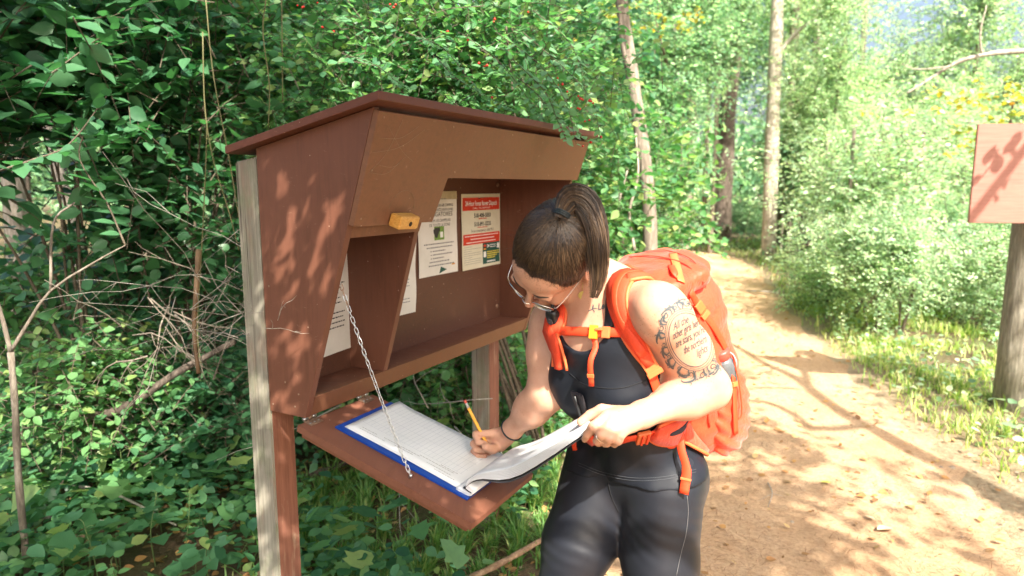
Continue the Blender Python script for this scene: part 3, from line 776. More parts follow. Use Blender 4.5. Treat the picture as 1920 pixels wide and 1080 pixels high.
M_skin = NT('skin'); co = M_skin.coord(); n1_ = M_skin.noise(co, 26, 5); n2_ = M_skin.noise(co, 420, 2); vo = M_skin.n('ShaderNodeTexVoronoi'); vo.inputs['Scale'].default_value = 150; M_skin.l(co, vo.inputs['Vector'])
c = M_skin.ramp(n1_, [(.3, (.50, .265, .175)), (.7, (.59, .335, .23))])
fk = M_skin.noise(co, 9, 3)
dots = M_skin.mix(1.0, M_skin.ramp(vo.outputs['Distance'], [(.13, (1, 1, 1)), (.24, (0, 0, 0))]), M_skin.ramp(fk, [(.48, (0, 0, 0)), (.62, (.5, .5, .5))]), 'MULTIPLY')
c = M_skin.mix(dots, c, (.30, .13, .07))
M_skin.base(c); M_skin.rough(.48); M_skin.b.inputs['Specular IOR Level'].default_value = .4
M_skin.b.inputs['Subsurface Weight'].default_value = .15; M_skin.b.inputs['Subsurface Radius'].default_value = (1.0, .35, .18); M_skin.b.inputs['Subsurface Scale'].default_value = .01
M_skin.bump(n2_, .12, .0006)
bobj = child('body', bme, M_skin.m, person)
def bvh_of(o):
    off = Vector((0, 0, 0)); r = o.parent
    while r is not None: off += r.location; r = r.parent
    off += o.location
    vs = [v.co+off for v in o.data.vertices]; return BVHTree.FromPolygons(vs, [tuple(p.vertices) for p in o.data.polygons])
BB = bvh_of(bobj)
def onto(px, py, tree, lift=0, fallback=1.4):
    d = ray(px, py); h = tree.ray_cast(Vector((0, 0, H)), d)
    if h[0] is None:
        h2 = tree.find_nearest(at(px, py, fallback)); return h2[0]+h2[1]*lift, h2[1]
    n = h[1] if h[1].dot(d) < 0 else -h[1]
    return h[0]+n*lift, n

# ---- clothes: shells over the same fields, clipped ----
cl = Field(GL, GH, GS); X, Y, Z = cl.grid(tuple(slice(0, n) for n in cl.n))
def plane(p, n): n = un(n); return (X-p[0])*n[0]+(Y-p[1])*n[1]+(Z-p[2])*n[2]
def wr3(sx, sy, sz, ph=0): return np.sin(X*sx+ph)*np.sin(Y*sy+ph*2+Z*sz*.5)*np.sin(Z*sz+X*sx*.3+ph)
tank_top_h = mid-up*.0
hem = pel+A_((0, 0, -.022))
tr2 = TRLEG
flare = np.clip((pel[2]+.11-Z)/.16, 0, 1)
wrk = .0045*wr3(34, 28, 52, .4)*np.clip((tank_top_h[2]-.10-Z)/.08, 0, 1)+.0045*flare*np.sin((X-Y)*58+np.sin(Z*20)*1.2)*(.6+.4*np.sin((X-Y)*23+1))
tk = tr2-.0055-.002*flare-wrk
nk = (mid+up*.036+fr*.075); dx_ = (X-nk[0])*sd_[0]+(Y-nk[1])*sd_[1]+(Z-nk[2])*sd_[2]; du_ = (X-nk[0])*up[0]+(Y-nk[1])*up[1]+(Z-nk[2])*up[2]; df_ = (X-nk[0])*fr[0]+(Y-nk[1])*fr[1]+(Z-nk[2])*fr[2]
tk = np.maximum(tk, plane(tank_top_h, up))
tk = np.maximum(tk, np.where(df_ > -.05, -(np.sqrt((dx_/.078)**2+(du_/.072)**2)-1)*.07, -1))
tk = np.maximum(tk, -plane(hem+A_((0, 0, .0)), A_((-.06, .02, 1))))
# scooped arm holes
for sh, s_ in ((shL, 1), (shR, -1)):
    c0 = sh+up*-.005+sd_*s_*.015
    tk = np.maximum(tk, -(np.sqrt((X-c0[0])**2+(Y-c0[1])**2+(Z-c0[2])**2)-.090))
M_black = NT('black_jersey'); co = M_black.coord(); n_ = M_black.noise(co, 300, 2); M_black.base(M_black.ramp(M_black.noise(co, 8, 3), [(.3, (.008, .010, .016)), (.7, (.013, .016, .023))])); M_black.rough(.5); M_black.b.inputs['Specular IOR Level'].default_value = .3; M_black.bump(n_, .12, .001)
M_legg = NT('charcoal_leggings_fabric'); co = M_legg.coord(); n_ = M_legg.noise(co, 350, 2); M_legg.base(M_legg.ramp(M_legg.noise(co, 7, 3), [(.3, (.008, .010, .016)), (.7, (.013, .015, .022))])); M_legg.rough(.46); M_legg.bump(n_, .12, .001)
M_legg.b.inputs['Specular IOR Level'].default_value = .38; M_legg.b.inputs['Sheen Weight'].default_value = .03
tank = child('tank_top', fieldmesh('tank_top', tk, cl, 2), M_black.m, person, label='black tank top')
lg = tr2-.0032-.0014*wr3(30, 30, 18, 1.2)-.0007*np.exp(-((Z-(pel[2]-.13+ .35*(X-pel[0])))/.05)**2)*np.sin((Z+.6*(X-pel[0]))*190+3*np.sin(X*25))
lg = np.maximum(lg, plane(pel+A_((0, 0, .075)), (0, 0, 1))); lg = np.maximum(lg, -plane((0, 0, .115), (0, 0, 1)))
leg_o = child('leggings', fieldmesh('leggings', lg, cl, 2), M_legg.m, person, label='charcoal leggings with a pale side seam')
BT = bvh_of(tank); BL_ = bvh_of(leg_o)
# pale flat seam down the outside of the near thigh
def seam(name, px, mat, w_=.0015, tree=None):
    P = []; N = []
    for q in spline([(a, b, 0) for a, b in px], 26):
        h = (tree or BL_).ray_cast(Vector((0, 0, H)), ray(q.x, q.y))
        if h[0] is None: continue
        n_h = h[1] if h[1].dot(ray(q.x, q.y)) < 0 else -h[1]; P.append(h[0]+n_h*.0006); N.append(n_h)
    if len(P) > 4: child(name, ribbonmesh(name, P, N, w_, .0006), mat, leg_o)
seam('side_seam', [(1288, 930), (1290, 960), (1286, 1000), (1276, 1040), (1268, 1079)], mat_plain('grey_thread', (.10, .10, .105), .7))
seam('front_seam', [(1140, 905), (1148, 935), (1160, 960)], mat_plain('dark_thread', (.005, .006, .009), .8), .003)
for dy in (0, 5): seam('hem_stitching', [(1085, 868+dy), (1130, 885+dy), (1190, 896+dy), (1250, 893+dy), (1305, 880+dy)], mat_plain('grey_stitching', (.05, .055, .065), .8), .0011, BT)
seam('side_seam', [(1262, 850), (1270, 890)], mat_plain('dark_thread', (.004, .005, .008), .8), .002, BT)
seam('bust_seam', [(1068, 700), (1100, 722), (1160, 728), (1215, 712)], mat_plain('dark_thread', (.004, .005, .008), .8), .0022, BT)
# tank straps
def onbody_path(pts, tree, lift, n=24):
    """pts: list of (px,py) or Vector; returns surface points + normals"""
    P = []
    for p in pts:
        P.append(onto(p[0], p[1], tree, 0)[0] if len(p) == 2 else Vector(p))
    S = spline(P, n); out = []; N = []
    for s_ in S:
        h = tree.find_nearest(s_); out.append(h[0]+h[1]*lift); N.append(h[1])
    for _ in range(2):
        out = [out[0]]+[(out[i-1]+out[i]*2+out[i+1])/4 for i in range(1, len(out)-1)]+[out[-1]]
        N = [N[0]]+[((N[i-1]+N[i]*2+N[i+1])/4).normalized() for i in range(1, len(N)-1)]+[N[-1]]
    return out, N
def pixpath(pts, tree, lift, n=24, trees=None):
    S_ = spline([(p[0], p[1], 0) for p in pts], n); out = []; N = []
    for q in S_:
        hs = [onto(q.x, q.y, t, 0) for t in (trees or [tree])]; h = min(hs, key=lambda h: h[0].y); out.append(h[0]+h[1]*lift); N.append(h[1])
    for _ in range(3):
        out = [out[0]]+[(out[i-1]+out[i]*2+out[i+1])/4 for i in range(1, len(out)-1)]+[out[-1]]
        N = [N[0]]+[((N[i-1]+N[i]*2+N[i+1])/4).normalized() for i in range(1, len(N)-1)]+[N[-1]]
    return out, N
def strap(name, pts, tree, lift, width, thick, mat, parent, n=24, **k):
    P, N = onbody_path(pts, tree, lift, n); return child(name, ribbonmesh(name, P, N, width, thick), mat, parent, **k)
topL = shL*.62+Nb*.38+up*.05; topR = shR*.62+Nb*.38+up*.05
strap('tank_strap', [(1140, 632), (1144, 590), (1149, 545), Vector(topL*.75+Nb*.25+fr*.01+up*.01), Vector(topL*.75+Nb*.25-fr*.07)], BB, .002, .022, .003, M_black.m, person)
strap('tank_strap', [(1053, 612), (1050, 590), Vector(topR+fr*.03), Vector(topR), Vector(topR-fr*.07-up*.02)], BB, .001, .022, .003, M_black.m, person)
# boots
for i, (an, dr) in enumerate(((anL, A_((-.45, -.89, 0))), (anR, A_((-.75, -.66, 0))))):
    bf = Field(an-.24, an+.24, .005); g = A_((an[0], an[1], 0)); sdn = A_((dr[1], -dr[0], 0)); Rb = np.array([sdn, dr, A_((0, 0, 1))])
    bf.cone(an+A_((0, 0, .05)), an+A_((0, 0, -.02)), .045, .045, .02); bf.ell(g+dr*.02+A_((0, 0, .05)), Rb, (.042, .09, .045), .03); bf.ell(g+dr*.10+A_((0, 0, .036)), Rb, (.046, .075, .036), .03)
    bf.ell(g-dr*.03+A_((0, 0, .04)), Rb, (.038, .045, .04), .02)
    Xb, Yb, Zb = bf.grid(tuple(slice(0, n) for n in bf.n)); Fb = np.maximum(bf.F, (.006-Zb)+0*Xb+0*Yb)
    bo = child('boot', fieldmesh('boot', Fb, bf, 2), mat_plain('brown_leather', (.09, .055, .035), .6), person)
    so_ = prism('sole', [(cos(a)*.045, sin(a)*.135) for a in [k*2*pi/20 for k in range(20)]], .016, Matrix(((sdn[0], 0, dr[0], g[0]+dr[0]*.045), (sdn[1], 0, dr[1], g[1]+dr[1]*.045), (0, 1, 0, .001), (0, 0, 0, 1))))
    off = Vector(person.location); so_.transform(Matrix.Translation(-off)); link('sole', so_, mat_plain('dark_rubber', (.03, .03, .03), .8), bo)

# ---- hair ----
def capf():
    f = Field(HC-.17, HC+.17, .0032); f.F[:] = .5
    f.ell(hp(0, -.014, .036), HR, (.083, .104, .0935), .01); f.ell(hp(0, -.045, -.02), HR, (.073, .066, .068), .03)
    Xh, Yh, Zh = f.grid(tuple(slice(0, n) for n in f.n))
    def loc(v): return (Xh-HC[0])*v[0]+(Yh-HC[1])*v[1]+(Zh-HC[2])*v[2]
    x, y, z = loc(HE), loc(HF), loc(HU)
    # hairline: y limit as function of z and |x|
    ax = np.abs(x)
    lim = np.where(z > .03, .0705+(z-.06)*.25-ax*ax*3.2, .0705-.0075-ax*ax*3.2 - (.03-z)*.42)+.003*np.sin(x*160+z*90)
    F = np.maximum(f.F, (y-lim)*.7)
    F = np.maximum(F, (-.078-z))
    # clear of the ear
    F = np.maximum(F, -(np.sqrt((ax-.085)**2+(y+.002)**2+(z+.004)**2)-.026))
    return f, F
hf_, HFd = capf()
M_hair = NT('brown_hair'); att = M_hair.n('ShaderNodeNewGeometry')
M_hair.base(M_hair.ramp(att.outputs['Random Per Island'], [(0, (.016, .010, .007)), (.5, (.040, .025, .016)), (.8, (.085, .050, .027)), (1, (.13, .080, .042))])); M_hair.rough(.38); M_hair.b.inputs['Specular IOR Level'].default_value = .6
M_hair.b.inputs['Anisotropic'].default_value = .4
hair = child('hair', fieldmesh('hair', HFd, hf_, 2), mat_plain('dark_hair_base', (.014, .010, .007), .6, scale=200), person)
HB = bvh_of(hair)
TB = onto(1050, 409, HB, -.004)[0]; TIE = TB+Vector((.006, .004, .012))
def strands(name, curves, r0, mat, parent):
    vs = []; fs = []
    for C_, rr in curves:
        n = len(C_); b = len(vs)
        for i in range(n):
            T = (C_[min(i+1, n-1)]-C_[max(i-1, 0)]); T = T.normalized() if T.length > 1e-9 else Vector((0, 0, 1))
            N = T.cross(Vector((.31, .52, .8))).normalized(); B = T.cross(N); r = rr*(1-.75*(i/(n-1))**2.5)
            for a in (0, 2.094, 4.189): vs.append(C_[i]+(N*cos(a)+B*sin(a))*r)
        for i in range(n-1):
            for s_ in range(3): s2 = (s_+1) % 3; fs.append((b+i*3+s_, b+i*3+s2, b+i*3+3+s2, b+i*3+3+s_))
    me = npmesh(name, np.array([tuple(v) for v in vs]), np.array(fs), True); return child(name, me, mat, parent)
cur = []; hv = hair.data.vertices; offh = Vector(person.location)
r_ = random.Random(5); cand = [v.co+offh for v in hv]
r_.shuffle(cand)
cn = 0
for p in cand:
    q = A_(p)-HC; x, y, z = q@HE, q@HF, q@HU
    if z < -.07: continue
    # prefer starts near the hairline
    edge = y > .045 or (abs(x) > .062 and y > -.03) or z < -.05
    if not edge and r_.random() > .10: continue
    L_ = (TB-p).length
    if L_ < .03: continue
    P = []; n = 9
    for i in range(n+1):
        t = i/n; s_ = p.lerp(TB, t); h = HB.find_nearest(s_); ctr = Vector(hp(0, -.03, .0)); out = (s_-ctr).normalized()
        hh = HB.ray_cast(ctr+out*.30, -out)
        base_ = hh[0] if hh[0] is not None else h[0]
        lift = .0010+r_.random()*.0022+.0022*sin(pi*t)
        if t > .93: P.append(TB.lerp(base_, .3)+out*.001)
        else: P.append(base_+out*lift)
    if edge:
        dv_ = (P[0]-P[1]).normalized(); q2 = P[0]+(dv_+Vector((r_.uniform(-.5, .5), r_.uniform(-.5, .5), r_.uniform(-.5, .5)))).normalized()*r_.uniform(.002, .013); h = BB.find_nearest(q2)
        if (h[0]-q2).length < .02: P = [h[0]+h[1]*.0008, P[0].lerp(h[0], .35)]+P
        P = P[::-1]
    cur.append((P, .0006+.0005*r_.random())); cn += 1
    if cn > 2900: break
strands('hair_strands', cur, .001, M_hair.m, hair)
# ponytail
pt0 = at(1054, 402, 1.44)
dTB = TB.y; ptc = [Vector(TB), at(1057, 395, dTB+.004), at(1072, 373, dTB+.012), at(1096, 384, dTB+.012), at(1113, 425, dTB+.006), at(1121, 475, dTB-.002), at(1121, 525, dTB-.006), at(1110, 574, dTB-.010)]
S0 = spline(ptc, 22); wid = [.013, .014, .021, .027, .030, .029, .025, .020, .014, .004]
cur = []
for k in range(2000):
    a = r_.uniform(0, 2*pi); rr = math.sqrt(r_.random()); P = []; ln_ = 1-.5*r_.random()**.9; wav = r_.uniform(-.004, .004); fa = r_.uniform(-.4, .4)
    for i, c_ in enumerate(S0):
        t = i/22*1.0
        if t > ln_: break
        T = (S0[min(i+1, 22)]-S0[max(i-1, 0)]).normalized(); N = T.cross(Vector((0, 1, .2))).normalized(); B = T.cross(N)
        w_i = t*9; j = min(int(w_i), 8); wd = wid[j]*(1-(w_i-j))+wid[j+1]*(w_i-j)
        aa = a+fa*t; P.append(c_+(N*cos(aa)*wd+B*sin(aa)*wd*.75)*rr*(1+.12*sin(5*t+a*3))+N*wav*sin(6*t)+Vector((0, 0, .002*sin(7*t+a))))
    cur.append((P, .0006+.0007*r_.random()))
strands('ponytail', cur, .0012, M_hair.m, hair)
# fly-away hairs
cur = []
for k in range(90):
    p = Vector(hp(r_.uniform(-.07, .05), r_.uniform(-.08, .07), .0)); ctr = Vector(hp(0, -.02, .02)); out = (p-ctr).normalized(); out = (out+Vector((r_.uniform(-.5, .5), r_.uniform(-.5, .2), r_.uniform(.1, .9)))).normalized()
    hh = HB.ray_cast(ctr+out*.3, -out)
    if hh[0] is None: continue
    d = (out*.5+Vector((r_.uniform(-1, 1), r_.uniform(-1, 1), r_.uniform(-.3, 1)))).normalized(); P = [hh[0]+d*.022*t/5+out*.012*(t/5)**1.2*1.0+Vector((0, 0, -.004*(t/5)**2)) for t in range(6)]
    cur.append((P, .00032))
strands('loose_hairs', cur, .0003, M_hair.m, hair)
M_tie = mat_plain('black_elastic', (.012, .022, .028), .6)
tdir = (S0[4]-S0[0]).normalized(); tc = S0[2]; tN = tdir.cross(Vector((0, 1, 0))).normalized(); tB_ = tdir.cross(tN)
for k in range(3):
    child('hair_tie', tubemesh('hair_tie', [tc+tdir*(k-1)*.0035+(tN*cos(a)+tB_*sin(a)*.9)*.0165 for a in [i*2*pi/20 for i in range(21)]], .0024, 6, cap=False), M_tie, hair)
# brow hairs, lips tint, eyes
for s_ in (-1, 1):
    P = [Vector(hp(.012*s_+.030*s_*t, .103-.016*t*t-.002, .016+.006*sin(t*2.4))) for t in [i/8 for i in range(9)]]
    P2 = []
    for p in P:
        h = BB.find_nearest(p); P2.append(h[0]+h[1]*.0006)
    child('eyebrow', ribbonmesh('eyebrow', P2, [BB.find_nearest(p)[1] for p in P], [.003, .005, .006, .006, .0055, .005, .004, .003, .0015], .0008), mat_plain('brow_hair', (.05, .03, .02), .8), person)
    me = bpy.data.meshes.new('eye'); bm = bmesh.new(); bmesh.ops.create_uvsphere(bm, u_segments=16, v_segments=10, radius=.0118); bm.transform(Matrix.Translation(hp(.031*s_, .0835, -.002))); bm.to_mesh(me); bm.free()
    child('eyelid', me, M_skin.m, person, smooth=True)
    P = [Vector(hp(.031*s_+.011*cos(a), .0835+.0118*.86, -.002-.006+.003*abs(cos(a)))) for a in [pi*i/8 for i in range(9)]]
    child('eyelashes', tubemesh('eyelashes', P, .0009, 5), mat_plain('lash', (.02, .015, .012), .7), person)
lp_ = [Vector(hp(x, .1, -.0735)) for x in (-.018, -.009, 0, .009, .018)]; P2 = []; N2 = []
for p in lp_:
    h = BB.find_nearest(p); P2.append(h[0]+h[1]*.0003); N2.append(h[1])
child('lips', ribbonmesh('lips', P2, N2, [.003, .010, .012, .010, .003], .001), mat_plain('lip', (.48, .16, .13), .45), person)
# earring
M_brass = mat_plain('brass', (.42, .34, .12), .35, .8, .2, 120, .3)
e0 = at(1087, 529, 1.382); hk = BB.find_nearest(Vector(hp(.078, .003, -.036)))[0]
hk = hk+Vector((0, -.003, -.001)); er = child('earring', tubemesh('earring', [hk, hk+Vector((0, -.002, -.010)), hk+Vector((0, -.001, -.018))], .0007, 6), M_brass, person, label='round brass disc earring with turquoise drop')
dc = hk+Vector((.0, -.001, -.028))
child('disc', tubemesh('disc', [dc+Vector((0, .0008, 0)), dc-Vector((0, .0008, 0))], .0088, 22, smooth=False), M_brass, er)
M_turq = mat_plain('turquoise', (.03, .35, .42), .3)
child('bead', tubemesh('bead', [dc+Vector((0, 0, -.0095)), dc+Vector((0, 0, -.013)), dc+Vector((0, 0, -.0185))], [.0012, .0026, .0016], 8), M_turq, er)
# wrist band + rings
def ringon(c, axis, r, rr, name, mat, par, sc=1.0):
    ax = Vector(axis).normalized(); n = ax.orthogonal().normalized(); b = ax.cross(n); P = []
    for i in range(25):
        a = 2*pi*i/24; d = n*cos(a)+b*sin(a); h = BB.ray_cast(Vector(c)+d*.06, -d); q = h[0]+d*rr*.5 if (h[0] is not None and (h[0]-Vector(c)).length < r*1.8) else Vector(c)+d*r
        P.append(q)
    child(name, tubemesh(name, P, rr, 8, cap=False), mat, par)
ringon(wrR*.86+elR*.14, wrR-elR, .028, .0022, 'wrist_band', M_tie, person)
ringon(A_(at(1127, 822, 1.268)), A_(at(1143, 821, 1.262))-A_(at(1119, 829, 1.278)), .0098, .0011, 'finger_ring', mat_plain('silver', (.8, .78, .72), .2, 1., .05), person)
# collarbone and arm tattoos: fine ink laid on the skin
M_ink = mat_plain('tattoo_ink', (.065, .078, .088), .6, var=.1, bump=0); M_ink2 = mat_plain('tattoo_shade', (.33, .235, .185), .6, var=.1, bump=0)
def ink2d(segs, parent, mat, name, to3d, w_=.0011):
    """segs: polylines in a local 2D plane; to3d maps them on the skin"""
    vs = []; fs = []
    for s_ in segs:
        wv = w_
        if isinstance(s_, tuple): s_, wv = s_
        pts = []
        for i in range(len(s_)):
            T = np.array(s_[min(i+1, len(s_)-1)])-np.array(s_[max(i-1, 0)]); T = T/(np.linalg.norm(T)+1e-9); N = np.array((-T[1], T[0])); p = np.array(s_[i])
            ww = wv*(.35+.65*sin(pi*min(1, max(0, (i+.5)/len(s_)))))
            pts.append((p+N*ww/2, p-N*ww/2))
        b = len(vs)
        for a_, c_ in pts: vs.append(to3d(*a_)); vs.append(to3d(*c_))
        for i in range(len(pts)-1): fs.append((b+2*i, b+2*i+1, b+2*i+3, b+2*i+2))
    return child(name, meshpy(name, vs, fs, True), mat, parent)
def maptext(me, to3d, name, mat, parent):
    bm = bmesh.new(); bm.from_mesh(me)
    for v in bm.verts: v.co = to3d(v.co.x, v.co.y)
    m2 = bpy.data.meshes.new(name); bm.to_mesh(m2); bm.free(); return child(name, m2, mat, parent)
# pixel-rate mapping for the arm piece: local (x,y) metres around its centre, rows rising to the right
def armmap(x, y):
    a = radians(-27); sx = 1270/1.33; X_ = (x*cos(a)-(-y)*sin(a))*sx; Y_ = (x*sin(a)+(-y)*cos(a))*sx
    return onto(1294+X_*.90, 637+Y_*.97, BB, .0007)[0]
rows = [('All the', -.004, .040, .040), ('other girls here', .003, .024, .068), ('are stars, you\'re', .002, .006, .072), ('the northern', .005, -.013, .056), ('lights', .012, -.031, .030)]
for s_, cx, cy, ww in rows:
    maptext(fit_text(s_, cx, cy, ww, .0150, shear=.75, bold=.008), armmap, 'tattoo_lettering', M_ink, bobj)
segs = []
ovx, ovy = .043, .057
for k_, (o, wv) in enumerate(((0, .0018), (.0045, .0010), (.0085, .0014))):
    segs.append(([((ovx+o)*cos(a), (ovy+o)*sin(a)) for a in [i*2*pi/60 for i in range(61)]], wv))
r_ = random.Random(9); shade = []
for i in range(44):
    a = 2*pi*i/44+r_.uniform(-.06, .06); big = (1.35 if abs(sin(a)) > .85 else 1.0)*r_.uniform(.75, 1.2)
    cx, cy = (ovx+.008)*cos(a), (ovy+.008)*sin(a); d = np.array((cos(a), sin(a))); n = np.array((-sin(a), cos(a)))*(1 if r_.random() < .5 else -1)
    lean = r_.uniform(.3, 1.1); kind = i % 3; P = []
    if kind < 2:                                                 # acanthus stroke with a hooked tip
        for t in np.linspace(0, 1, 12):
            P.append(tuple(np.array((cx, cy))+d*(.015*big*sin(t*2.2))+n*(lean*.013*big*t-.006*big*sin(t*5))))
        segs.append((P, .0042 if kind == 0 else .0030)); segs.append(([tuple(np.array(p)+d*.0022) for p in P[1:8]], .0008)); shade.append((P[1:9], .0085))
        for q in (3, 6): segs.append(([P[q], tuple(np.array(P[q])+d*.0035*big-n*.002), tuple(np.array(P[q])+d*.0055*big+n*.001)], .0020))
    else:                                                        # small spiral
        for t in np.linspace(0, 1, 14):
            rad_ = .0062*big*(1-t*.8); an_ = t*7.5+a; P.append(tuple(np.array((cx, cy))+d*.008*big+np.array((cos(an_), sin(an_)))*rad_))
        segs.append((P, .0018))
ink2d(shade, bobj, M_ink2, 'tattoo_shading', lambda x, y: armmap(x, y), .004)
ink2d(segs, bobj, M_ink, 'tattoo_frame', lambda x, y: armmap(x, y)+(Vector((0, 0, H))-armmap(x, y)).normalized()*.0003, .0012)
def chmap(x, y):
    sx = 1270/1.42; a = radians(-16); X_ = (x*cos(a)+y*sin(a))*sx; Y_ = (x*sin(a)-y*cos(a))*sx
    return onto(1122+X_, 577+Y_, BB, .0007)[0]
maptext(fit_text('Le m', .014, .001, .032, .013, shear=.45, bold=.03), chmap, 'tattoo_lettering', M_ink, bobj)
bird = [([(-.022, -.001), (-.015, .0), (-.008, .001), (-.002, -.001)], .002), ([(-.012, .001), (-.010, .005), (-.0085, .009)], .0035), ([(-.012, -.001), (-.010, -.005), (-.0115, -.007)], .0025)]
ink2d(bird, bobj, M_ink, 'tattoo_bird', chmap)

# ---- sunglasses (worn, a thing of its own) ----
SG = empty('sunglasses', hp(0, .118, -.012), 'thin metal framed dark sunglasses slipped down her nose', 'sunglasses')
M_wire = mat_plain('silver_wire', (.75, .74, .70), .25, 1.0, .05); M_lens = mat_plain('dark_green_lens', (.03, .06, .055), .08, 0, .1, spec=.9, bump=0)
def sgp(x, y, z): return Vector(hp(x, y-.13*0, z))
for s_ in (-1, 1):
    c_ = (.034*s_, .113, -.018)
    P = [sgp(c_[0]+.024*cos(a)*(1+.06*sin(a)), c_[1]-.35*(abs(c_[0]+.024*cos(a))-.034)**2*8-.012*(abs(.024*cos(a)+c_[0])/.058)**2, c_[2]+.0215*sin(a)) for a in [i*2*pi/28 for i in range(29)]]
    child('rim', tubemesh('rim', P, .0009, 6, cap=False), M_wire, SG)
    ctr_ = sum(P[:28], Vector())/28+Vector(HF)*.001; vs = [ctr_]+P[:28]; vs2 = [v-Vector(HF)*.0015 for v in vs]
    fs = [(0, 1+i, 1+(i+1) % 28) for i in range(28)]+[(29, 30+(i+1) % 28, 30+i) for i in range(28)]+[(1+i, 30+i, 30+(i+1) % 28, 1+(i+1) % 28) for i in range(28)]
    child('lens', meshpy('lens', vs+vs2, fs, True), M_lens, SG)
    T_ = [sgp(.058*s_, .098, -.012), sgp(.066*s_, .090, -.008), sgp(.073*s_, .055, -.002), sgp(.0775*s_, .010, .004), sgp(.080*s_, -.010, .004)]
    child('temple_arm', tubemesh('temple_arm', spline(T_, 12), .0010, 6), M_wire, SG)
child('bridge', tubemesh('bridge', spline([sgp(-.011, .116, -.012), sgp(0, .121, -.008), sgp(.011, .116, -.012)], 8), .0011, 6), M_wire, SG)
# ---- pencil ----
pencil = empty('pencil', pcT, 'yellow pencil with red eraser held in her right hand', 'pencil')
dv = Vector(pcU); T0 = Vector(pcT); PL = (Vector(pcB)-T0).length
child('eraser', tubemesh('eraser', [T0, T0+dv*.002, T0+dv*.009], [.0030, .0036, .0036], 12), mat_plain('pink_eraser', (.55, .10, .07), .8), pencil)
child('ferrule', tubemesh('ferrule', [T0+dv*.009, T0+dv*.012, T0+dv*.013, T0+dv*.016, T0+dv*.022], [.0039, .0039, .0036, .0039, .0039], 12), M_steel, pencil)
child('shaft', tubemesh('shaft', [T0+dv*.022, T0+dv*(PL-.016)], .0040, 6, smooth=False), mat_plain('yellow_lacquer', (.80, .38, .015), .35, var=.05, spec=.6), pencil)
child('tip', tubemesh('tip', [T0+dv*(PL-.016), T0+dv*(PL-.003), T0+dv*PL], [.0040, .0012, .0003], 8), mat_plain('pencil_wood', (.55, .38, .22), .7), pencil)
# ------------------------------------------------------------------ backpack
M_or = NT('orange_ripstop'); co = M_or.coord(); n_ = M_or.noise(co, 420, 2); b_ = M_or.noise(co, 11, 4, .6, .6); M_or.base(M_or.ramp(b_, [(.3, (.62, .044, .012)), (.7, (.74, .064, .017))])); M_or.rough(.5)
ad_ = M_or.n('ShaderNodeMath'); ad_.operation = 'MULTIPLY_ADD'; M_or.l(n_, ad_.inputs[0]); ad_.inputs[1].default_value = .08; M_or.l(b_, ad_.inputs[2]); M_or.bump(ad_.outputs[0], .55, .02)
M_or.b.inputs['Sheen Weight'].default_value = .2
M_or2 = mat_plain('orange_webbing', (.74, .058, .014), .6, var=.08, scale=400, bump=.4)
M_pad = mat_plain('padded_orange_mesh', (.70, .056, .015), .75, var=.1, scale=500, bump=.6)
M_pipe = mat_plain('light_orange_piping', (.78, .15, .045), .6, var=.05)
M_buck = mat_plain('orange_plastic_buckle', (.72, .16, .05), .35, var=.05, bump=0); M_ybuck = mat_plain('yellow_orange_buckle', (.80, .30, .02), .35, var=.05, bump=0)
M_navy = mat_plain('navy_mesh_panel', (.012, .016, .032), .8, var=.2, scale=300, bump=.4)
bk = -fr
pu = un(up*.55+A_((0, 0, 1))*.45); pb = un(bk-pu*(bk@pu)); PRm = np.array([sd_, -pb, pu]); pc = mid-up*.245+bk*.215
pack = empty('backpack', A_((pc[0], pc[1], pc[2]-.25)), 'bright orange hiking backpack with hip belt worn by the bending woman', 'backpack')
P_ = Field((.02, 1.10, .60), (.80, 2.10, 1.42), .0045)
P_.ell(pc, PRm, (.125, .095, .235), .03, p=3.2)
P_.ell(pc-pu*.12+pb*.01, PRm, (.135, .105, .14), .05, p=2.6)
Xp, Yp, Zp = P_.grid(tuple(slice(0, n) for n in P_.n))
fold = .0022*np.sin((Xp*sd_[0]+Yp*sd_[1])*46+np.sin(Zp*19)*1.6)*np.sin(Zp*38+Xp*9)+.0012*np.sin(Zp*95+np.sin(Xp*31)*2)
child('pack_body', fieldmesh('pack_body', P_.F+fold, P_, 1), M_or.m, pack)
L_ = Field((.02, 1.10, .60), (.80, 2.10, 1.42), .0045); lc_ = mid-up*.012+bk*.190
L_.ell(lc_, np.array([sd_, un(fr+up*.10), un(up-fr*.10)]), (.120, .122, .042), .02, p=2.6)
child('top_lid', fieldmesh('top_lid', L_.F+.003*np.sin(Xp*55+np.sin(Yp*40))*np.sin(Yp*50+Zp*30), L_, 1), M_or.m, pack)
sp = Field((.02, 1.05, .60), (.80, 2.10, 1.42), .0045)
c_ = pc+sd_*.122-pu*.145+pb*.02
sp.ell(c_, PRm, (.034, .070, .105), .02, p=2.8)
child('side_pocket', fieldmesh('side_pocket', sp.F+.0022*np.sin((Zp+Xp*.6)*170)*.8, sp, 1), M_or.m, pack, label='stretchy ribbed orange side pocket')
sp = Field((.02, 1.05, .60), (.80, 2.10, 1.42), .0045); sp.ell(pc-sd_*.125-pu*.15+pb*.02, PRm, (.034, .07, .105), .02, p=2.8)
child('side_pocket', fieldmesh('side_pocket', sp.F, sp, 1), M_or.m, pack)
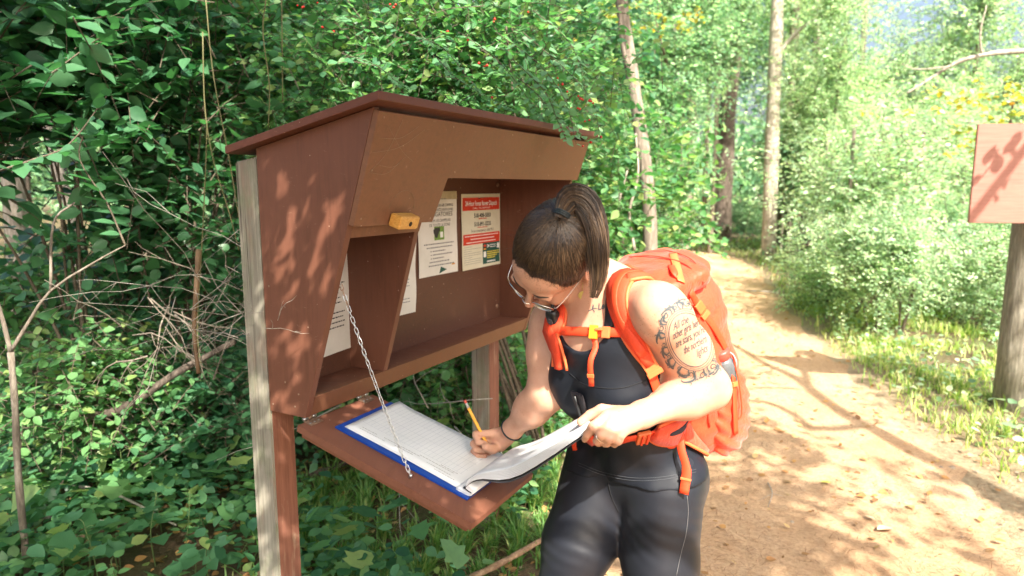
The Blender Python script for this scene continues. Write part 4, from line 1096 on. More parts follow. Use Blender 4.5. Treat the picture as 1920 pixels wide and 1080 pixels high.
# shoulder straps
SL = [(1186, 500), (1170, 524), (1162, 561), (1172, 598), (1193, 643), (1216, 680)]
root_ = Vector(mid+bk*.12+sd_*.07+up*.03)
def over(s_): return [Vector(mid+bk*.125+sd_*.062*s_+up*.015), Vector(mid+bk*.06+sd_*.085*s_+up*.06)]
def toPts(pts, tree=BT):
    o = []
    for p in pts:
        if len(p) == 2:
            a = onto(p[0], p[1], BB)[0]; b = onto(p[0], p[1], BT)[0]; o.append(a if (a.y < b.y) else b)
        else: o.append(p)
    return o
def strap2(name, pts, lift, width, thick, mat, n=28, par=None, **k):
    if all(len(p) == 2 for p in pts):
        P, N = pixpath(pts, BB, lift, n, [BB, BT]); return child(name, ribbonmesh(name, P, N, width, thick), mat, par or pack, **k), P, N
    P0_ = spline(toPts(pts), n); P = []; N = []
    for s_ in P0_:
        h1 = BB.find_nearest(s_); h2 = BT.find_nearest(s_); nn_ = h1[1]; q = h1[0]
        if (h2[0]-s_).length < .012: nn_ = (h1[1]+h2[1]).normalized(); q = h1[0] if (h1[0]-s_).dot(nn_) > (h2[0]-s_).dot(nn_) else h2[0]
        far = (s_-q).length > .035
        P.append(s_ if far else q+nn_*lift); N.append(nn_)
    for _ in range(4):
        P = [P[0]]+[(P[i-1]+P[i]*2+P[i+1])/4 for i in range(1, len(P)-1)]+[P[-1]]
        N = [N[0]]+[((N[i-1]+N[i]*2+N[i+1])/4).normalized() for i in range(1, len(N)-1)]+[N[-1]]
    return child(name, ribbonmesh(name, P, N, width, thick), mat, par or pack, **k), P, N
def edge_pipe(P, N, width, r, mat, par):
    for s_ in (-1, 1):
        Q = []
        for i in range(len(P)):
            T = (P[min(i+1, len(P)-1)]-P[max(i-1, 0)]).normalized(); B = T.cross(N[i]).normalized(); w_ = width[i] if hasattr(width, '__len__') else width
            Q.append(P[i]+B*s_*w_/2+N[i]*.003)
        child('piping', tubemesh('piping', Q, r, 6), mat, par)
wl = [.045+.018*sin(pi*min(1, i/22)) for i in range(29)]; wl = [w_*(1 if i < 22 else 1-.07*(i-21)) for i, w_ in enumerate(wl)]
so1, P, N = strap2('shoulder_strap', over(1)+SL, .004, wl, .012, M_pad)
edge_pipe(P, N, [w_*.99 for w_ in wl], .0038, M_pipe, so1)
# daisy panel and loop sewn to the strap
i0, i1 = 21, 26
Pm = [P[i]+N[i]*.0135 for i in range(i0, i1)]; child('sewn_patch', ribbonmesh('sewn_patch', Pm, N[i0:i1], .016, .0015), M_pipe, so1)
Pm = [P[i]+N[i]*.0135 for i in range(6, 27)]; child('centre_webbing', ribbonmesh('centre_webbing', Pm, N[6:27], .020, .0016), M_or2, so1)
def boxat(name, c, T, N, lx, ly, lz, mat, par, bev=.0015, **k):
    T = Vector(T).normalized(); N = Vector(N); N = (N-T*N.dot(T)).normalized(); B = N.cross(T)
    M = Matrix(((T.x, B.x, N.x, c[0]), (T.y, B.y, N.y, c[1]), (T.z, B.z, N.z, c[2]), (0, 0, 0, 1)))
    return child(name, boxmesh(name, -lx/2, lx/2, -ly/2, ly/2, -lz/2, lz/2, M, bev), mat, par, **k)
def logo(c, T, N, s_, par):
    T = Vector(T).normalized(); N = Vector(N).normalized(); T = (T-N*T.dot(N)).normalized(); B = N.cross(T)
    q = lambda x, y: Vector(c)+T*x*s_+B*y*s_
    for a, b in (((-1, 0), (0, .5)), ((0, .5), (1, 0)), ((1, 0), (0, -.5)), ((0, -.5), (-1, 0)), ((-1, 0), (-1, -.7)), ((-1, -.7), (0, -1.2)), ((0, -1.2), (1, -.7)), ((1, -.7), (1, 0)), ((0, -.5), (0, -1.2)), ((-.5, .2), (.2, -.2))):
        child('stitched_mark', tubemesh('stitched_mark', [q(*a), q(*b)], .0007, 4), mat_ink_, par)
mat_ink_ = mat_plain('dark_stitching', (.15, .03, .012), .8, bump=0)
j = 8; logo(P[j]+N[j]*.0150, (P[j+1]-P[j]), N[j], .0075, so1)
# adjuster under the strap running to the belt
e0 = P[-1]; en = N[-1]
boxat('strap_buckle', e0+en*.006, P[-1]-P[-3], en, .030, .030, .007, M_buck, pack)
boxat('strap_buckle', e0+en*.006+(P[-1]-P[-3]).normalized()*.02, P[-1]-P[-3], en, .012, .034, .008, M_buck, pack)
strap('lower_webbing', [e0, Vector(ch+sd_*.125-up*.15+fr*.02), Vector(ch+sd_*.13-up*.17-fr*.05)], BT, .004, .022, .002, M_or2, pack)
SRr = [(1022, 575), (1030, 610), (1045, 650), Vector(ch-sd_*.13-up*.05+fr*.06), Vector(ch-sd_*.15-up*.14)]
so2, PR_, NR_ = strap2('shoulder_strap', over(-1)+[(1027, 585), (1033, 608), (1043, 635), (1051, 660), (1054, 690)], .004, [.048]*22+[.04, .035, .03, .026, .024, .022, .02], .012, M_pad)
edge_pipe(PR_, NR_, .048, .0035, M_pipe, so2)
# sternum strap with buckle
st, SPp, SN = strap2('sternum_strap', [(1043, 612), (1060, 621), (1090, 622), (1130, 624), (1168, 622)], .010, .020, .002, M_or2)
T = (SPp[20]-SPp[18]).normalized(); c0 = onto(1133, 625, BT, .016)[0]; nb_ = SN[19]
boxat('buckle', SPp[19]+nb_*.004, T, nb_, .018, .029, .008, M_ybuck, st)
boxat('buckle', SPp[23]+nb_*.004, T, nb_, .018, .024, .007, M_buck, st); 
for s_ in (-1, 1): boxat('prong', SPp[21]+nb_*.004+Vector(up)*.008*s_, T, nb_, .016, .005, .005, M_buck, st, .0008)
P = spline([SPp[18]+nb_*.004, at(1117, 648, SPp[18].y-.012), at(1107, 680, SPp[18].y-.022), at(1109, 724, SPp[18].y-.012)], 14)
child('loose_strap', ribbonmesh('loose_strap', P, [Vector((-.4, -.9, .1))]*15, .0125, .0018), M_or2, st)
boxat('strap_end', P[-3]+Vector((-.0005, -.001, 0)), P[-1]-P[-3], (-.4, -.9, .1), .009, .015, .004, M_buck, st)
# hip belt: shells over the hips
def onp(px, py, lift):
    d = ray(px, py); hs = [t.ray_cast(Vector((0, 0, H)), d) for t in (BT, BL_)]
    hs = [h for h in hs if h[0] is not None]
    if not hs: h = BT.find_nearest(at(px, py, 1.5)); return h[0]+h[1]*lift, h[1]
    h = min(hs, key=lambda h: h[3]); return h[0]+h[1]*lift, h[1]
def belt(name, px, w_, thick, lift, mat, par=pack, n=24, extra=(), **k):
    Q = [onp(x, y, 0)[0] for x, y in px]+list(extra); S_ = spline(Q, n); P = []; N = []
    for q in S_:
        h = BT.find_nearest(q); nn_ = h[1]; P.append(h[0]+nn_*lift if (h[0]-q).length < .05 else q); N.append(nn_)
    for _ in range(3):
        P = [P[0]]+[(P[i-1]+P[i]*2+P[i+1])/4 for i in range(1, len(P)-1)]+[P[-1]]
        N = [N[0]]+[((N[i-1]+N[i]*2+N[i+1])/4).normalized() for i in range(1, len(N)-1)]+[N[-1]]
    return child(name, ribbonmesh(name, P, N, w_, thick), mat, par, **k), P, N
hb_, HP_, HN_ = belt('hip_belt', [(1222, 806), (1250, 806), (1280, 802), (1300, 798)], [.040, .052, .064, .070, .074, .075]+[.075]*19, .014, .004, M_or.m, extra=(Vector(pel+ps*.13-pf*.10+A_((0, 0, .055))), Vector(pel+ps*.06-pf*.15+A_((0, 0, .07)))), label='padded orange hip belt wing')
edge_pipe(HP_, HN_, [.040, .052, .064, .070, .074, .075]+[.075]*19, .0045, M_pipe, hb_)
sl_, S2, N2_ = belt('pocket_slot', [(1246, 804), (1262, 800), (1291, 792)], [.006, .014, .016, .017, .019, .022, .024, .024, .022], .0015, .0185, M_navy, hb_, 8)
bw, BP, BN = belt('belt_webbing', [(1150, 822), (1175, 818), (1200, 814), (1226, 808)], .030, .003, .006, M_or2)
boxat('belt_buckle', BP[17]+BN[17]*.004, BP[18]-BP[15], BN[17], .030, .046, .010, M_buck, bw, .003)
boxat('buckle_bar', BP[16]+BN[16]*.010, BP[18]-BP[15], BN[17], .005, .040, .006, M_or2, bw, .001)
boxat('buckle_bar', BP[19]+BN[19]*.010, BP[18]-BP[15], BN[17], .005, .040, .006, M_or2, bw, .001)
belt('belt_webbing', [(1108, 822), (1125, 824), (1150, 822)], .030, .003, .006, M_or2, n=10)
bp2, _, _ = belt('hip_belt', [(1105, 815), (1090, 805)], .06, .014, .004, M_or.m, n=12, extra=(Vector(pel-ps*.15+A_((0, 0, .055))), Vector(pel-ps*.06-pf*.14+A_((0, 0, .07)))))
# strap hanging from the belt wing
d0 = onp(1279, 778, .022)[0]; yy = d0.y
P = spline([d0, at(1277, 800, yy-.016), at(1277, 840, yy-.030), at(1287, 880, yy-.040), at(1282, 926, yy-.048)], 20)
hs_ = child('hanging_strap', ribbonmesh('hanging_strap', P, [Vector((-.45, -.88, .1))]*21, [.016]*5+[.019]*10+[.022]*6, .002), M_or2, pack)
boxat('strap_end', P[17]+Vector((-.001, -.002, 0)), P[19]-P[16], (-.45, -.88, .1), .006, .024, .004, M_pipe, hs_)
# compression straps, buckles and cords on the pack side
PB = bvh_of([o for o in pack.children if o.name.startswith('pack_body')][0])
PKT = [bvh_of(o) for o in pack.children if o.name.startswith(('pack_body', 'top_lid', 'side_pocket'))]
def onpack(px, py, lift):
    d = ray(px, py); hs = [t.ray_cast(Vector((0, 0, H)), d) for t in PKT]; hs = [h for h in hs if h[0] is not None]
    if not hs: h = PB.find_nearest(at(px, py, 1.45)); return h[0]+h[1]*lift, h[1]
    h = min(hs, key=lambda h: h[3]); return h[0]+h[1]*lift, h[1]
def pstrap(name, px, w_, mat=None, lift=.003, n=14, th=.002):
    Q = [onpack(x, y, lift) for x, y in px]; P = spline([q[0] for q in Q], n); N = spline([q[1] for q in Q], n)
    return child(name, ribbonmesh(name, P, [x.normalized() for x in N], w_, th), mat or M_or2, pack), P, [x.normalized() for x in N]
s_, P, N = pstrap('compression_strap', [(1292, 545), (1312, 580), (1338, 615), (1362, 660)], .018)
boxat('buckle', P[4]+N[4]*.004, P[6]-P[3], N[4], .030, .022, .008, M_pipe, s_); boxat('buckle', P[6]+N[6]*.004, P[7]-P[5], N[6], .014, .024, .007, M_pipe, s_)
s_, P, N = pstrap('compression_strap', [(1258, 500), (1268, 520), (1290, 560)], .016)
s_, P, N = pstrap('lid_strap', [(1262, 478), (1268, 500), (1276, 530)], .020, M_pipe)
pstrap('zip_seam', [(1180, 484), (1215, 482), (1250, 486), (1290, 500), (1318, 530)], .004, mat_plain('dark_orange_seam', (.38, .035, .01), .7), n=20, th=.001)
pstrap('lid_seam', [(1210, 474), (1250, 472), (1300, 492), (1322, 540)], .003, mat_plain('dark_orange_seam', (.38, .035, .01), .7), n=20, th=.001)
s_, P, N = pstrap('side_strap', [(1366, 668), (1372, 720), (1374, 770), (1376, 812)], .016, lift=.006)
boxat('buckle', P[5]+N[5]*.004, P[7]-P[4], N[5], .012, .022, .006, M_buck, s_)
y_ = onpack(1375, 690, .01)[0].y
child('shock_cord', tubemesh('shock_cord', spline([at(1372, 660, y_-.01), at(1386, 720, y_-.01), at(1391, 775, y_-.01), at(1380, 790, y_-.01)], 12), .0017, 6), M_or2, pack)
P = spline([Vector(mid+bk*.13+up*.035-sd_*.04), Vector(mid+bk*.12+up*.058), Vector(mid+bk*.13+up*.035+sd_*.04)], 12)
child('haul_loop', tubemesh('haul_loop', P, .0045, 8), M_or2, pack)
s_, P, N = pstrap('ribbed_panel_seam', [(1310, 690), (1322, 740), (1330, 800)], .004, mat_plain('dark_orange_seam', (.38, .035, .01), .7), n=10, th=.001)
# device clipped on the right strap
r0_ = onto(1040, 595, BB)[0]; rd = empty('radio_clip', at(1038, 596, r0_.y-.03), 'small black electronic device clipped to the right shoulder strap', 'device')
M_blk = mat_plain('black_plastic', (.015, .016, .018), .3, var=.2)
bf = Field(A_(rd.location)-.05, A_(rd.location)+.05, .0025); bf.ell(A_(rd.location), np.array([sd_, fr, up]), (.017, .013, .024), .005, p=3)
child('case', fieldmesh('case', bf.F, bf, 1), M_blk, rd); child('antenna', tubemesh('antenna', [rd.location+Vector(up)*.02+Vector(sd_)*.008, rd.location+Vector(up)*.037+Vector(sd_)*.010], .004, 8), M_blk, rd)
disk('dial', rd.location+Vector(fr)*.012-Vector(up)*.002, Vector(fr), .009, .003, mat_plain('dark_grey_plastic', (.06, .06, .065), .35), rd)
# black pouch under the chest
q0 = onp(1091, 762, .003); pouch = empty('waist_pouch', q0[0], 'flat black pouch hanging at her right waist under the tank top', 'pouch')
boxat('pouch_body', q0[0], Vector(up), q0[1], .080, .036, .007, mat_plain('charcoal_nylon', (.022, .019, .024), .7), pouch, .004)
child('pouch_pen', tubemesh('pouch_pen', [q0[0]+q0[1]*.008+Vector(up)*.035, q0[0]+q0[1]*.008-Vector(up)*.03], .0035, 8), M_blk, pouch)
# red strap tails behind the waist
for (a, b, c_, d_) in ((1080, 735, 1083, 780), (1078, 815, 1080, 850)):
    P = spline([at(a, b, 1.62), at((a+c_)/2-3, (b+d_)/2, 1.61), at(c_, d_, 1.62)], 8); child('strap_tail', ribbonmesh('strap_tail', P, [Vector((-.5, -.85, 0))]*9, .014, .002), M_or2, pack)
# bottle in the pocket
bc = onpack(1352, 690, 0)[0]; bt = Vector(up).normalized(); b0 = bc+Vector(bk)*.0+bt*.0
b0 = b0+Vector((.012, .03, 0))
bottle = empty('water_bottle', b0, 'clear smoky water bottle with red cap standing in the side pocket of the backpack', 'bottle')
M_bot = mat_plain('smoky_plastic', (.10, .11, .12), .15, var=.2, bump=0, spec=.8)
child('bottle_body', tubemesh('bottle_body', [b0-bt*.10, b0-bt*.02, b0+bt*.0, b0+bt*.015, b0+bt*.022], [.032, .032, .031, .026, .022], 20), M_bot, bottle)
child('cap', tubemesh('cap', [b0+bt*.022, b0+bt*.026, b0+bt*.042, b0+bt*.046], [.022, .0235, .0235, .020], 20), mat_plain('red_cap', (.45, .06, .04), .4), bottle)
child('ring_loop', tubemesh('ring_loop', [b0+bt*.012+(Vector((1, -.3, .1))*.022)+(Vector((.3, -.5, 0))*cos(a)+bt*sin(a))*.024 for a in [i*2*pi/20 for i in range(21)]], .002, 6, cap=False), mat_plain('grey_plastic', (.35, .37, .38), .3), bottle)
# ------------------------------------------------------------------ ground, path
def gp(px, py, z=0.):
    d = ray(px, py); t = (z-H)/d.z; return Vector((0, 0, H))+d*t
Rr = [gp(*p) for p in ((1960, 1110), (1900, 1010), (1790, 880), (1690, 790), (1600, 712), (1520, 630), (1465, 565), (1430, 520), (1400, 494), (1350, 478), (1280, 471))]+[V(0, 19.5, 0)]
Ll = [gp(*p) for p in ((1010, 1150), (1060, 1080), (1150, 960), (1235, 800), (1285, 690), (1296, 600), (1284, 540), (1258, 508), (1210, 490), (1130, 481))]+[V(-1.5, 16.4, 0)]
Rr = [V(2.2, -3, 0), V(1.5, .4, 0)]+Rr; Ll = [V(-.9, -3, 0), V(-.3, .2, 0)]+Ll
Rs = spline(Rr, 110); Ls = spline(Ll, 110)
pj = np.random.default_rng(4)
def hgt(x, y):
    return .03*np.sin(x*.9+.5)*np.sin(y*.7)+.012*np.sin(x*3.1+y*2.2)+.006*np.sin(x*9+3*np.sin(y*7))*np.sin(y*8.3)
pc_ = [(a+b)/2 for a, b in zip(Rs, Ls)]; pw_ = [(a-b).length/2 for a, b in zip(Rs, Ls)]
pcx = np.array([p.x for p in pc_]); pcy = np.array([p.y for p in pc_]); pwn = np.array(pw_)
def inpath(x, y):
    """<1 inside the path"""
    x = np.asarray(x, float); y = np.asarray(y, float); i = np.argmin((x[..., None]-pcx)**2+(y[..., None]-pcy)**2, -1)
    return np.hypot(x-pcx[i], y-pcy[i])/pwn[i]
def gz(x, y):
    e = np.clip((inpath(x, y)-.75)/.8, 0, 1); return hgt(x, y)*(.35+.65*e)+.045*e*e
def build_ground():
    xs = np.concatenate([-np.geomspace(60, 4, 26), np.linspace(-3.8, 7, 130), np.geomspace(7.4, 60, 26)]); ys = np.concatenate([-np.geomspace(30, 3.2, 10), np.linspace(-3, 16, 190), np.geomspace(16.5, 110, 34)])
    Xg, Yg = np.meshgrid(xs, ys); f = inpath(Xg, Yg); Zg = gz(Xg, Yg)
    n, m = Xg.shape; v = np.stack([Xg.ravel(), Yg.ravel(), Zg.ravel()], 1)
    i = np.arange(n*m).reshape(n, m); q = np.stack([i[:-1, :-1], i[:-1, 1:], i[1:, 1:], i[1:, :-1]], -1).reshape(-1, 4)
    return v, q, f.ravel()
gv, gq, gf = build_ground()
M_floor = NT('forest_floor'); co = M_floor.coord(); a_ = M_floor.noise(co, 2.2, 8, .7); b_ = M_floor.noise(co, 28, 6, .75)
c = M_floor.ramp(b_, [(.25, (.035, .022, .012)), (.5, (.11, .065, .035)), (.75, (.22, .14, .075))])
c = M_floor.mix(M_floor.ramp(a_, [(.42, (0, 0, 0)), (.62, (.7, .7, .7))]), c, (.060, .085, .025))
at_ = M_floor.n('ShaderNodeAttribute', attribute_name='trodden')
c = M_floor.mix(at_.outputs['Fac'], c, M_floor.ramp(b_, [(.3, (.24, .16, .09)), (.7, (.46, .37, .24))]))
M_floor.base(c); M_floor.rough(.95); M_floor.bump(b_, 1.0, .03)
M_path = NT('needle_strewn_path'); co = M_path.coord(); a_ = M_path.noise(co, 1.5, 7, .7, .4); b_ = M_path.noise(co, 60, 6, .8); s_ = M_path.noise(M_path.coord('Object', (1, .25, 1)), 40, 4, .7, .8)
c = M_path.ramp(a_, [(.30, (.42, .25, .135)), (.5, (.53, .345, .20)), (.7, (.60, .42, .27))])
c = M_path.mix(M_path.ramp(b_, [(.36, (.75, .75, .75)), (.56, (0, 0, 0))]), c, (.30, .165, .085))
c = M_path.mix(M_path.ramp(s_, [(.58, (0, 0, 0)), (.70, (.6, .6, .6))]), c, (.52, .37, .24))
M_path.base(c); M_path.rough(.95); M_path.bump(b_, .9, .012)
gme = npmesh('ground', gv, gq, True); ga = gme.attributes.new('trodden', 'FLOAT', 'POINT'); tr_ = np.clip(1-(gf-1.0)/1.3, 0, 1)*np.clip((gv[:, 0]-.0)/.5, 0, 1); ga.data.foreach_set('value', tr_.astype(np.float32)); gob = link('ground', gme, M_floor.m, kind='structure')
# path sheet follows the ground a few millimetres above it, with a ragged edge
pv = []; pq = []; nA = 26
jr = [np.cumsum(pj.normal(0, .012, 111)) for _ in range(2)]
for i in range(111):
    jl = .05*sin(i*1.7)+.03*sin(i*4.1+1); jr_ = .05*sin(i*1.3+2)+.03*sin(i*3.7)
    for k in range(nA+1):
        t = k/nA; p = Ls[i].lerp(Rs[i], t); p = p+(Rs[i]-Ls[i]).normalized()*(jl*(1-t)+jr_*t); pv.append((p.x, p.y, 0))
pv = np.array(pv); 
def gzfast(x, y): return gz(x, y)
pv[:, 2] = gz(pv[:, 0], pv[:, 1])+.006+.004*np.cos((np.tile(np.arange(nA+1), 111)/nA-.5)*3)
for i in range(110):
    for k in range(nA): q = i*(nA+1)+k; pq.append((q, q+1, q+nA+2, q+nA+1))
link('path', npmesh('path', pv, np.array(pq), True), M_path.m, kind='structure')

# ------------------------------------------------------------------ leaves
T_OVAL = (np.array([(0, 0, 0), (.30, .22, .05), (.34, .50, .05), (.17, .80, .0), (0, 1, -.06), (-.17, .80, .0), (-.34, .50, .05), (-.30, .22, .05), (0, .5, -.03)], float),
          [(0, 1, 8), (1, 2, 8), (2, 3, 8), (3, 4, 8), (4, 5, 8), (5, 6, 8), (6, 7, 8), (7, 0, 8)])
T_LOBE = (np.array([(0, 0, 0), (.40, .04, .06), (.34, .26, .03), (.62, .42, .05), (.36, .56, .02), (.26, .82, .02), (0, 1.05, -.07), (-.26, .82, .02), (-.36, .56, .02), (-.62, .42, .05), (-.34, .26, .03), (-.40, .04, .06), (0, .42, -.04)], float),
          [(i, (i+1) % 12, 12) for i in range(12)])
T_SMALL = (np.array([(0, 0, 0), (.30, .45, .05), (0, 1, -.04), (-.30, .45, .05)], float), [(0, 1, 2), (0, 2, 3)])
def leafmesh(name, P, D, N, S, T):
    V0, F0 = T; n = len(P); D = D/np.linalg.norm(D, axis=1, keepdims=True); B = np.cross(D, N); B /= np.linalg.norm(B, axis=1, keepdims=True)+1e-9; N = np.cross(B, D)
    S = S[:, None, None]; v = P[:, None, :]+S*(V0[None, :, 0:1]*B[:, None, :]+V0[None, :, 1:2]*D[:, None, :]+V0[None, :, 2:3]*N[:, None, :])
    F = np.array(F0); f = (F[None]+np.arange(n)[:, None, None]*len(V0)).reshape(-1, 3)
    return npmesh(name, v.reshape(-1, 3), f)
def twig_leaves(p0, p1, p2, per, size, spread=1.0, up=.7, rg=rng, var=.3, droop=.15):
    """leaves set alternately along bezier twigs (n,3)"""
    n = len(p0); t = (np.arange(per)+.6)/per; t = t[None, :, None]
    P = (1-t)**2*p0[:, None]+2*t*(1-t)*p1[:, None]+t*t*p2[:, None]; Tn = 2*(1-t)*(p1-p0)[:, None]+2*t*(p2-p1)[:, None]
    Tn /= np.linalg.norm(Tn, axis=2, keepdims=True)+1e-9
    side = np.cross(Tn, np.array((0, 0, 1.))); side /= np.linalg.norm(side, axis=2, keepdims=True)+1e-9
    sg = np.where(np.arange(per) % 2 == 0, 1, -1)[None, :, None]
    D = Tn*.55+side*sg*spread+rg.normal(0, .28, P.shape); D[..., 2] -= droop
    N = np.zeros_like(P); N[..., 2] = up; N += rg.normal(0, .38, P.shape)
    S = size*(1+rg.uniform(-var, var, (n, per)))*(1-.35*np.abs(t[..., 0]-.45))
    return P.reshape(-1, 3), D.reshape(-1, 3), N.reshape(-1, 3), S.ravel()
def twig_tubes(name, p0, p1, p2, r0, r1, seg=4, sides=3):
    n = len(p0); t = np.linspace(0, 1, seg+1)[None, :, None]
    P = (1-t)**2*p0[:, None]+2*t*(1-t)*p1[:, None]+t*t*p2[:, None]; Tn = 2*(1-t)*(p1-p0)[:, None]+2*t*(p2-p1)[:, None]+1e-6
    Tn /= np.linalg.norm(Tn, axis=2, keepdims=True); A = np.cross(Tn, np.array((.3, .2, .9))); A /= np.linalg.norm(A, axis=2, keepdims=True)+1e-9; B = np.cross(Tn, A)
    r0 = np.broadcast_to(np.asarray(r0, float), (n,))[:, None, None]; r1 = np.broadcast_to(np.asarray(r1, float), (n,))[:, None, None]; r = r0+(r1-r0)*t
    rings = [P+r*(A*cos(a)+B*sin(a)) for a in [2*pi*s/sides for s in range(sides)]]
    v = np.stack(rings, 2).reshape(-1, 3); f = []
    base = (np.arange(n)*(seg+1)*sides)[:, None]
    for i in range(seg):
        for s in range(sides):
            s2 = (s+1) % sides; q = np.array([i*sides+s, i*sides+s2, (i+1)*sides+s2, (i+1)*sides+s])[None]; f.append(base+q)
    return npmesh(name, v, np.concatenate(f), True)

G = lambda r, g, b: (r, g, b)
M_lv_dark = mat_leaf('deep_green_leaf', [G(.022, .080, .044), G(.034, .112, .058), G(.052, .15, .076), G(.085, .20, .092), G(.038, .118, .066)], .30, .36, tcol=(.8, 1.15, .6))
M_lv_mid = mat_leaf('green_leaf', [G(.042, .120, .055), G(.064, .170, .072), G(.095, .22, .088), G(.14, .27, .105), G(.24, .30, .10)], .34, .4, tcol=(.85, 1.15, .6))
M_lv_hon = mat_leaf('honeysuckle_leaf', [G(.055, .16, .085), G(.080, .21, .11), G(.115, .26, .135), G(.16, .31, .15), G(.26, .32, .13)], .35, .4, tcol=(.9, 1.12, .6))
M_lv_sun = mat_leaf('sunlit_leaf', [G(.13, .24, .15), G(.20, .32, .21), G(.28, .40, .27), G(.38, .49, .35), G(.50, .56, .38)], .40, .5, tcol=(.98, 1.08, .68))  # paler than the other greens: strong sun is put into the colour
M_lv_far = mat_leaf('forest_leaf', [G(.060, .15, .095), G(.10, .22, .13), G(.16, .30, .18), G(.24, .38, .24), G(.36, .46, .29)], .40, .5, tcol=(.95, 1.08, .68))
M_lv_yel = mat_leaf('yellowing_leaf', [G(.30, .30, .05), G(.42, .34, .05), G(.20, .30, .07), G(.45, .22, .03)], .4, .5, tcol=(1.0, 1.0, .4))
M_twig = mat_bark('twig_bark', (.11, .085, .06), (.20, .165, .12), (30, 30, 30), .4)
M_dead = mat_bark('dead_twig_bark', (.33, .30, .26), (.50, .47, .42), (30, 30, 30), .4)
M_bark_p = mat_bark('pale_bark', (.34, .29, .24), (.56, .51, .45), (10, 10, 2.5), 1.0)
M_bark_d = mat_bark('dark_bark', (.10, .075, .06), (.19, .15, .12), (9, 9, 2), 1.2)
M_bark_m = mat_bark('grey_brown_bark', (.20, .165, .13), (.36, .32, .27), (12, 12, 3), 1.0)

leafvar = {}
def leaf_part_mesh(T, key, mat, k):
    kk = (key, mat.name, k)
    if kk not in leafvar:
        r = random.Random(k); V0, F0 = T; v = V0.copy(); v[:, 2] += .10*v[:, 0]**2*r.uniform(-1, 2)+.08*v[:, 1]**2*r.uniform(-2, 1); v[:, 0] *= r.uniform(.85, 1.12)
        me = npmesh('leaf', v, np.array(F0)); me.materials.append(mat); leafvar[kk] = me
    return leafvar[kk]
def foliage(root, P, D, N, S, T, key, mats, nparts, name='foliage'):
    """nearest nparts leaves become single parts, the rest is one mass"""
    loc_ = np.array(root.location); mats = mats if isinstance(mats, list) else [mats]
    P = P; order = np.argsort(np.linalg.norm(P-np.array((0, 0, H)), axis=1)-rng.uniform(0, .35, len(P)))
    near = order[:nparts]; rest = order[nparts:]
    D = D/np.linalg.norm(D, axis=1, keepdims=True); B = np.cross(D, N); B /= np.linalg.norm(B, axis=1, keepdims=True)+1e-9; N2 = np.cross(B, D)
    for i in near:
        o = bpy.data.objects.new('leaf', leaf_part_mesh(T, key, mats[i % len(mats)], int(i) % 7)); COL.objects.link(o); o.parent = root
        p = P[i]-loc_; s = S[i]
        o.matrix_local = Matrix(((B[i][0]*s, D[i][0]*s, N2[i][0]*s, p[0]), (B[i][1]*s, D[i][1]*s, N2[i][1]*s, p[1]), (B[i][2]*s, D[i][2]*s, N2[i][2]*s, p[2]), (0, 0, 0, 1)))
    if len(rest):
        me = leafmesh(name, P[rest]-loc_, D[rest], N[rest], S[rest], T); me.materials.append(mats[0])
        if len(mats) > 1:
            me.materials.append(mats[1]); nf = len(T[1]); mi = np.repeat((rng.random(len(rest)) < .22).astype(np.int32), nf); me.polygons.foreach_set('material_index', mi)
        link(name, me, None, root, kind='stuff')
TWG = 5
def shrub(name, base, tips_c, tips_r, ntw, per, size, T, key, mats, label, cat='bush', group=None, nparts=0, nstem=7, tl=.35, up=.7, seed=0, twigmat=None, droop=.15, stemr=.012, flat=1., keep=None):
    """stems rise from base to a crown volume (ellipsoid centre tips_c, radii tips_r) filled with leafy twigs"""
    rg = np.random.default_rng(seed+100); base = A_(base); c = A_(tips_c); r = A_(tips_r)
    root = empty(name, base, label, cat, group)
    u = rg.normal(size=(ntw, 3)); u /= np.linalg.norm(u, axis=1, keepdims=True); rad_ = rg.random(ntw)[:, None]**(.45)
    p2 = c+u*rad_*r
    if keep is not None: p2 = p2[keep(p2)]; ntw = len(p2)
    stems_to = c+rg.uniform(-.55, .55, (nstem, 3))*r; j = rg.integers(0, nstem, ntw)
    out = p2-c; out /= np.linalg.norm(out, axis=1, keepdims=True)+1e-9
    dirn = out*.8+rg.normal(0, .45, (ntw, 3)); dirn[:, 2] += .15; dirn /= np.linalg.norm(dirn, axis=1, keepdims=True)
    p0 = p2-dirn*tl*rg.uniform(.7, 1.2, (ntw, 1)); p1 = (p0+p2)/2+np.array((0, 0, .16*tl)); p2 = p2-np.array((0, 0, .06*tl))
    P, D, N, S = twig_leaves(p0, p1, p2, per, size, up=up, rg=rg, droop=droop)
    loc_ = base
    me = twig_tubes('twigs', p0-loc_, p1-loc_, p2-loc_, size*.035+.0006, .0006, 3); link('twigs', me, twigmat or M_twig, root, kind='stuff')
    s0 = np.repeat(base[None], nstem, 0)+rg.uniform(-.06, .06, (nstem, 3))*np.array((1, 1, 0)); s1 = (s0+stems_to)/2+rg.uniform(-.2, .2, (nstem, 3))*r
    for k in range(nstem):
        pts = [(1-t)**2*s0[k]+2*t*(1-t)*s1[k]+t*t*stems_to[k] for t in np.linspace(0, 1, 8)]
        me = tubemesh('stem', [Vector(q-loc_) for q in pts], [stemr*(1-.7*i/7) for i in range(8)], 6); link('stem', me, twigmat or M_twig, root)
    foliage(root, P, D, N, S, T, key, mats, nparts)
    return root
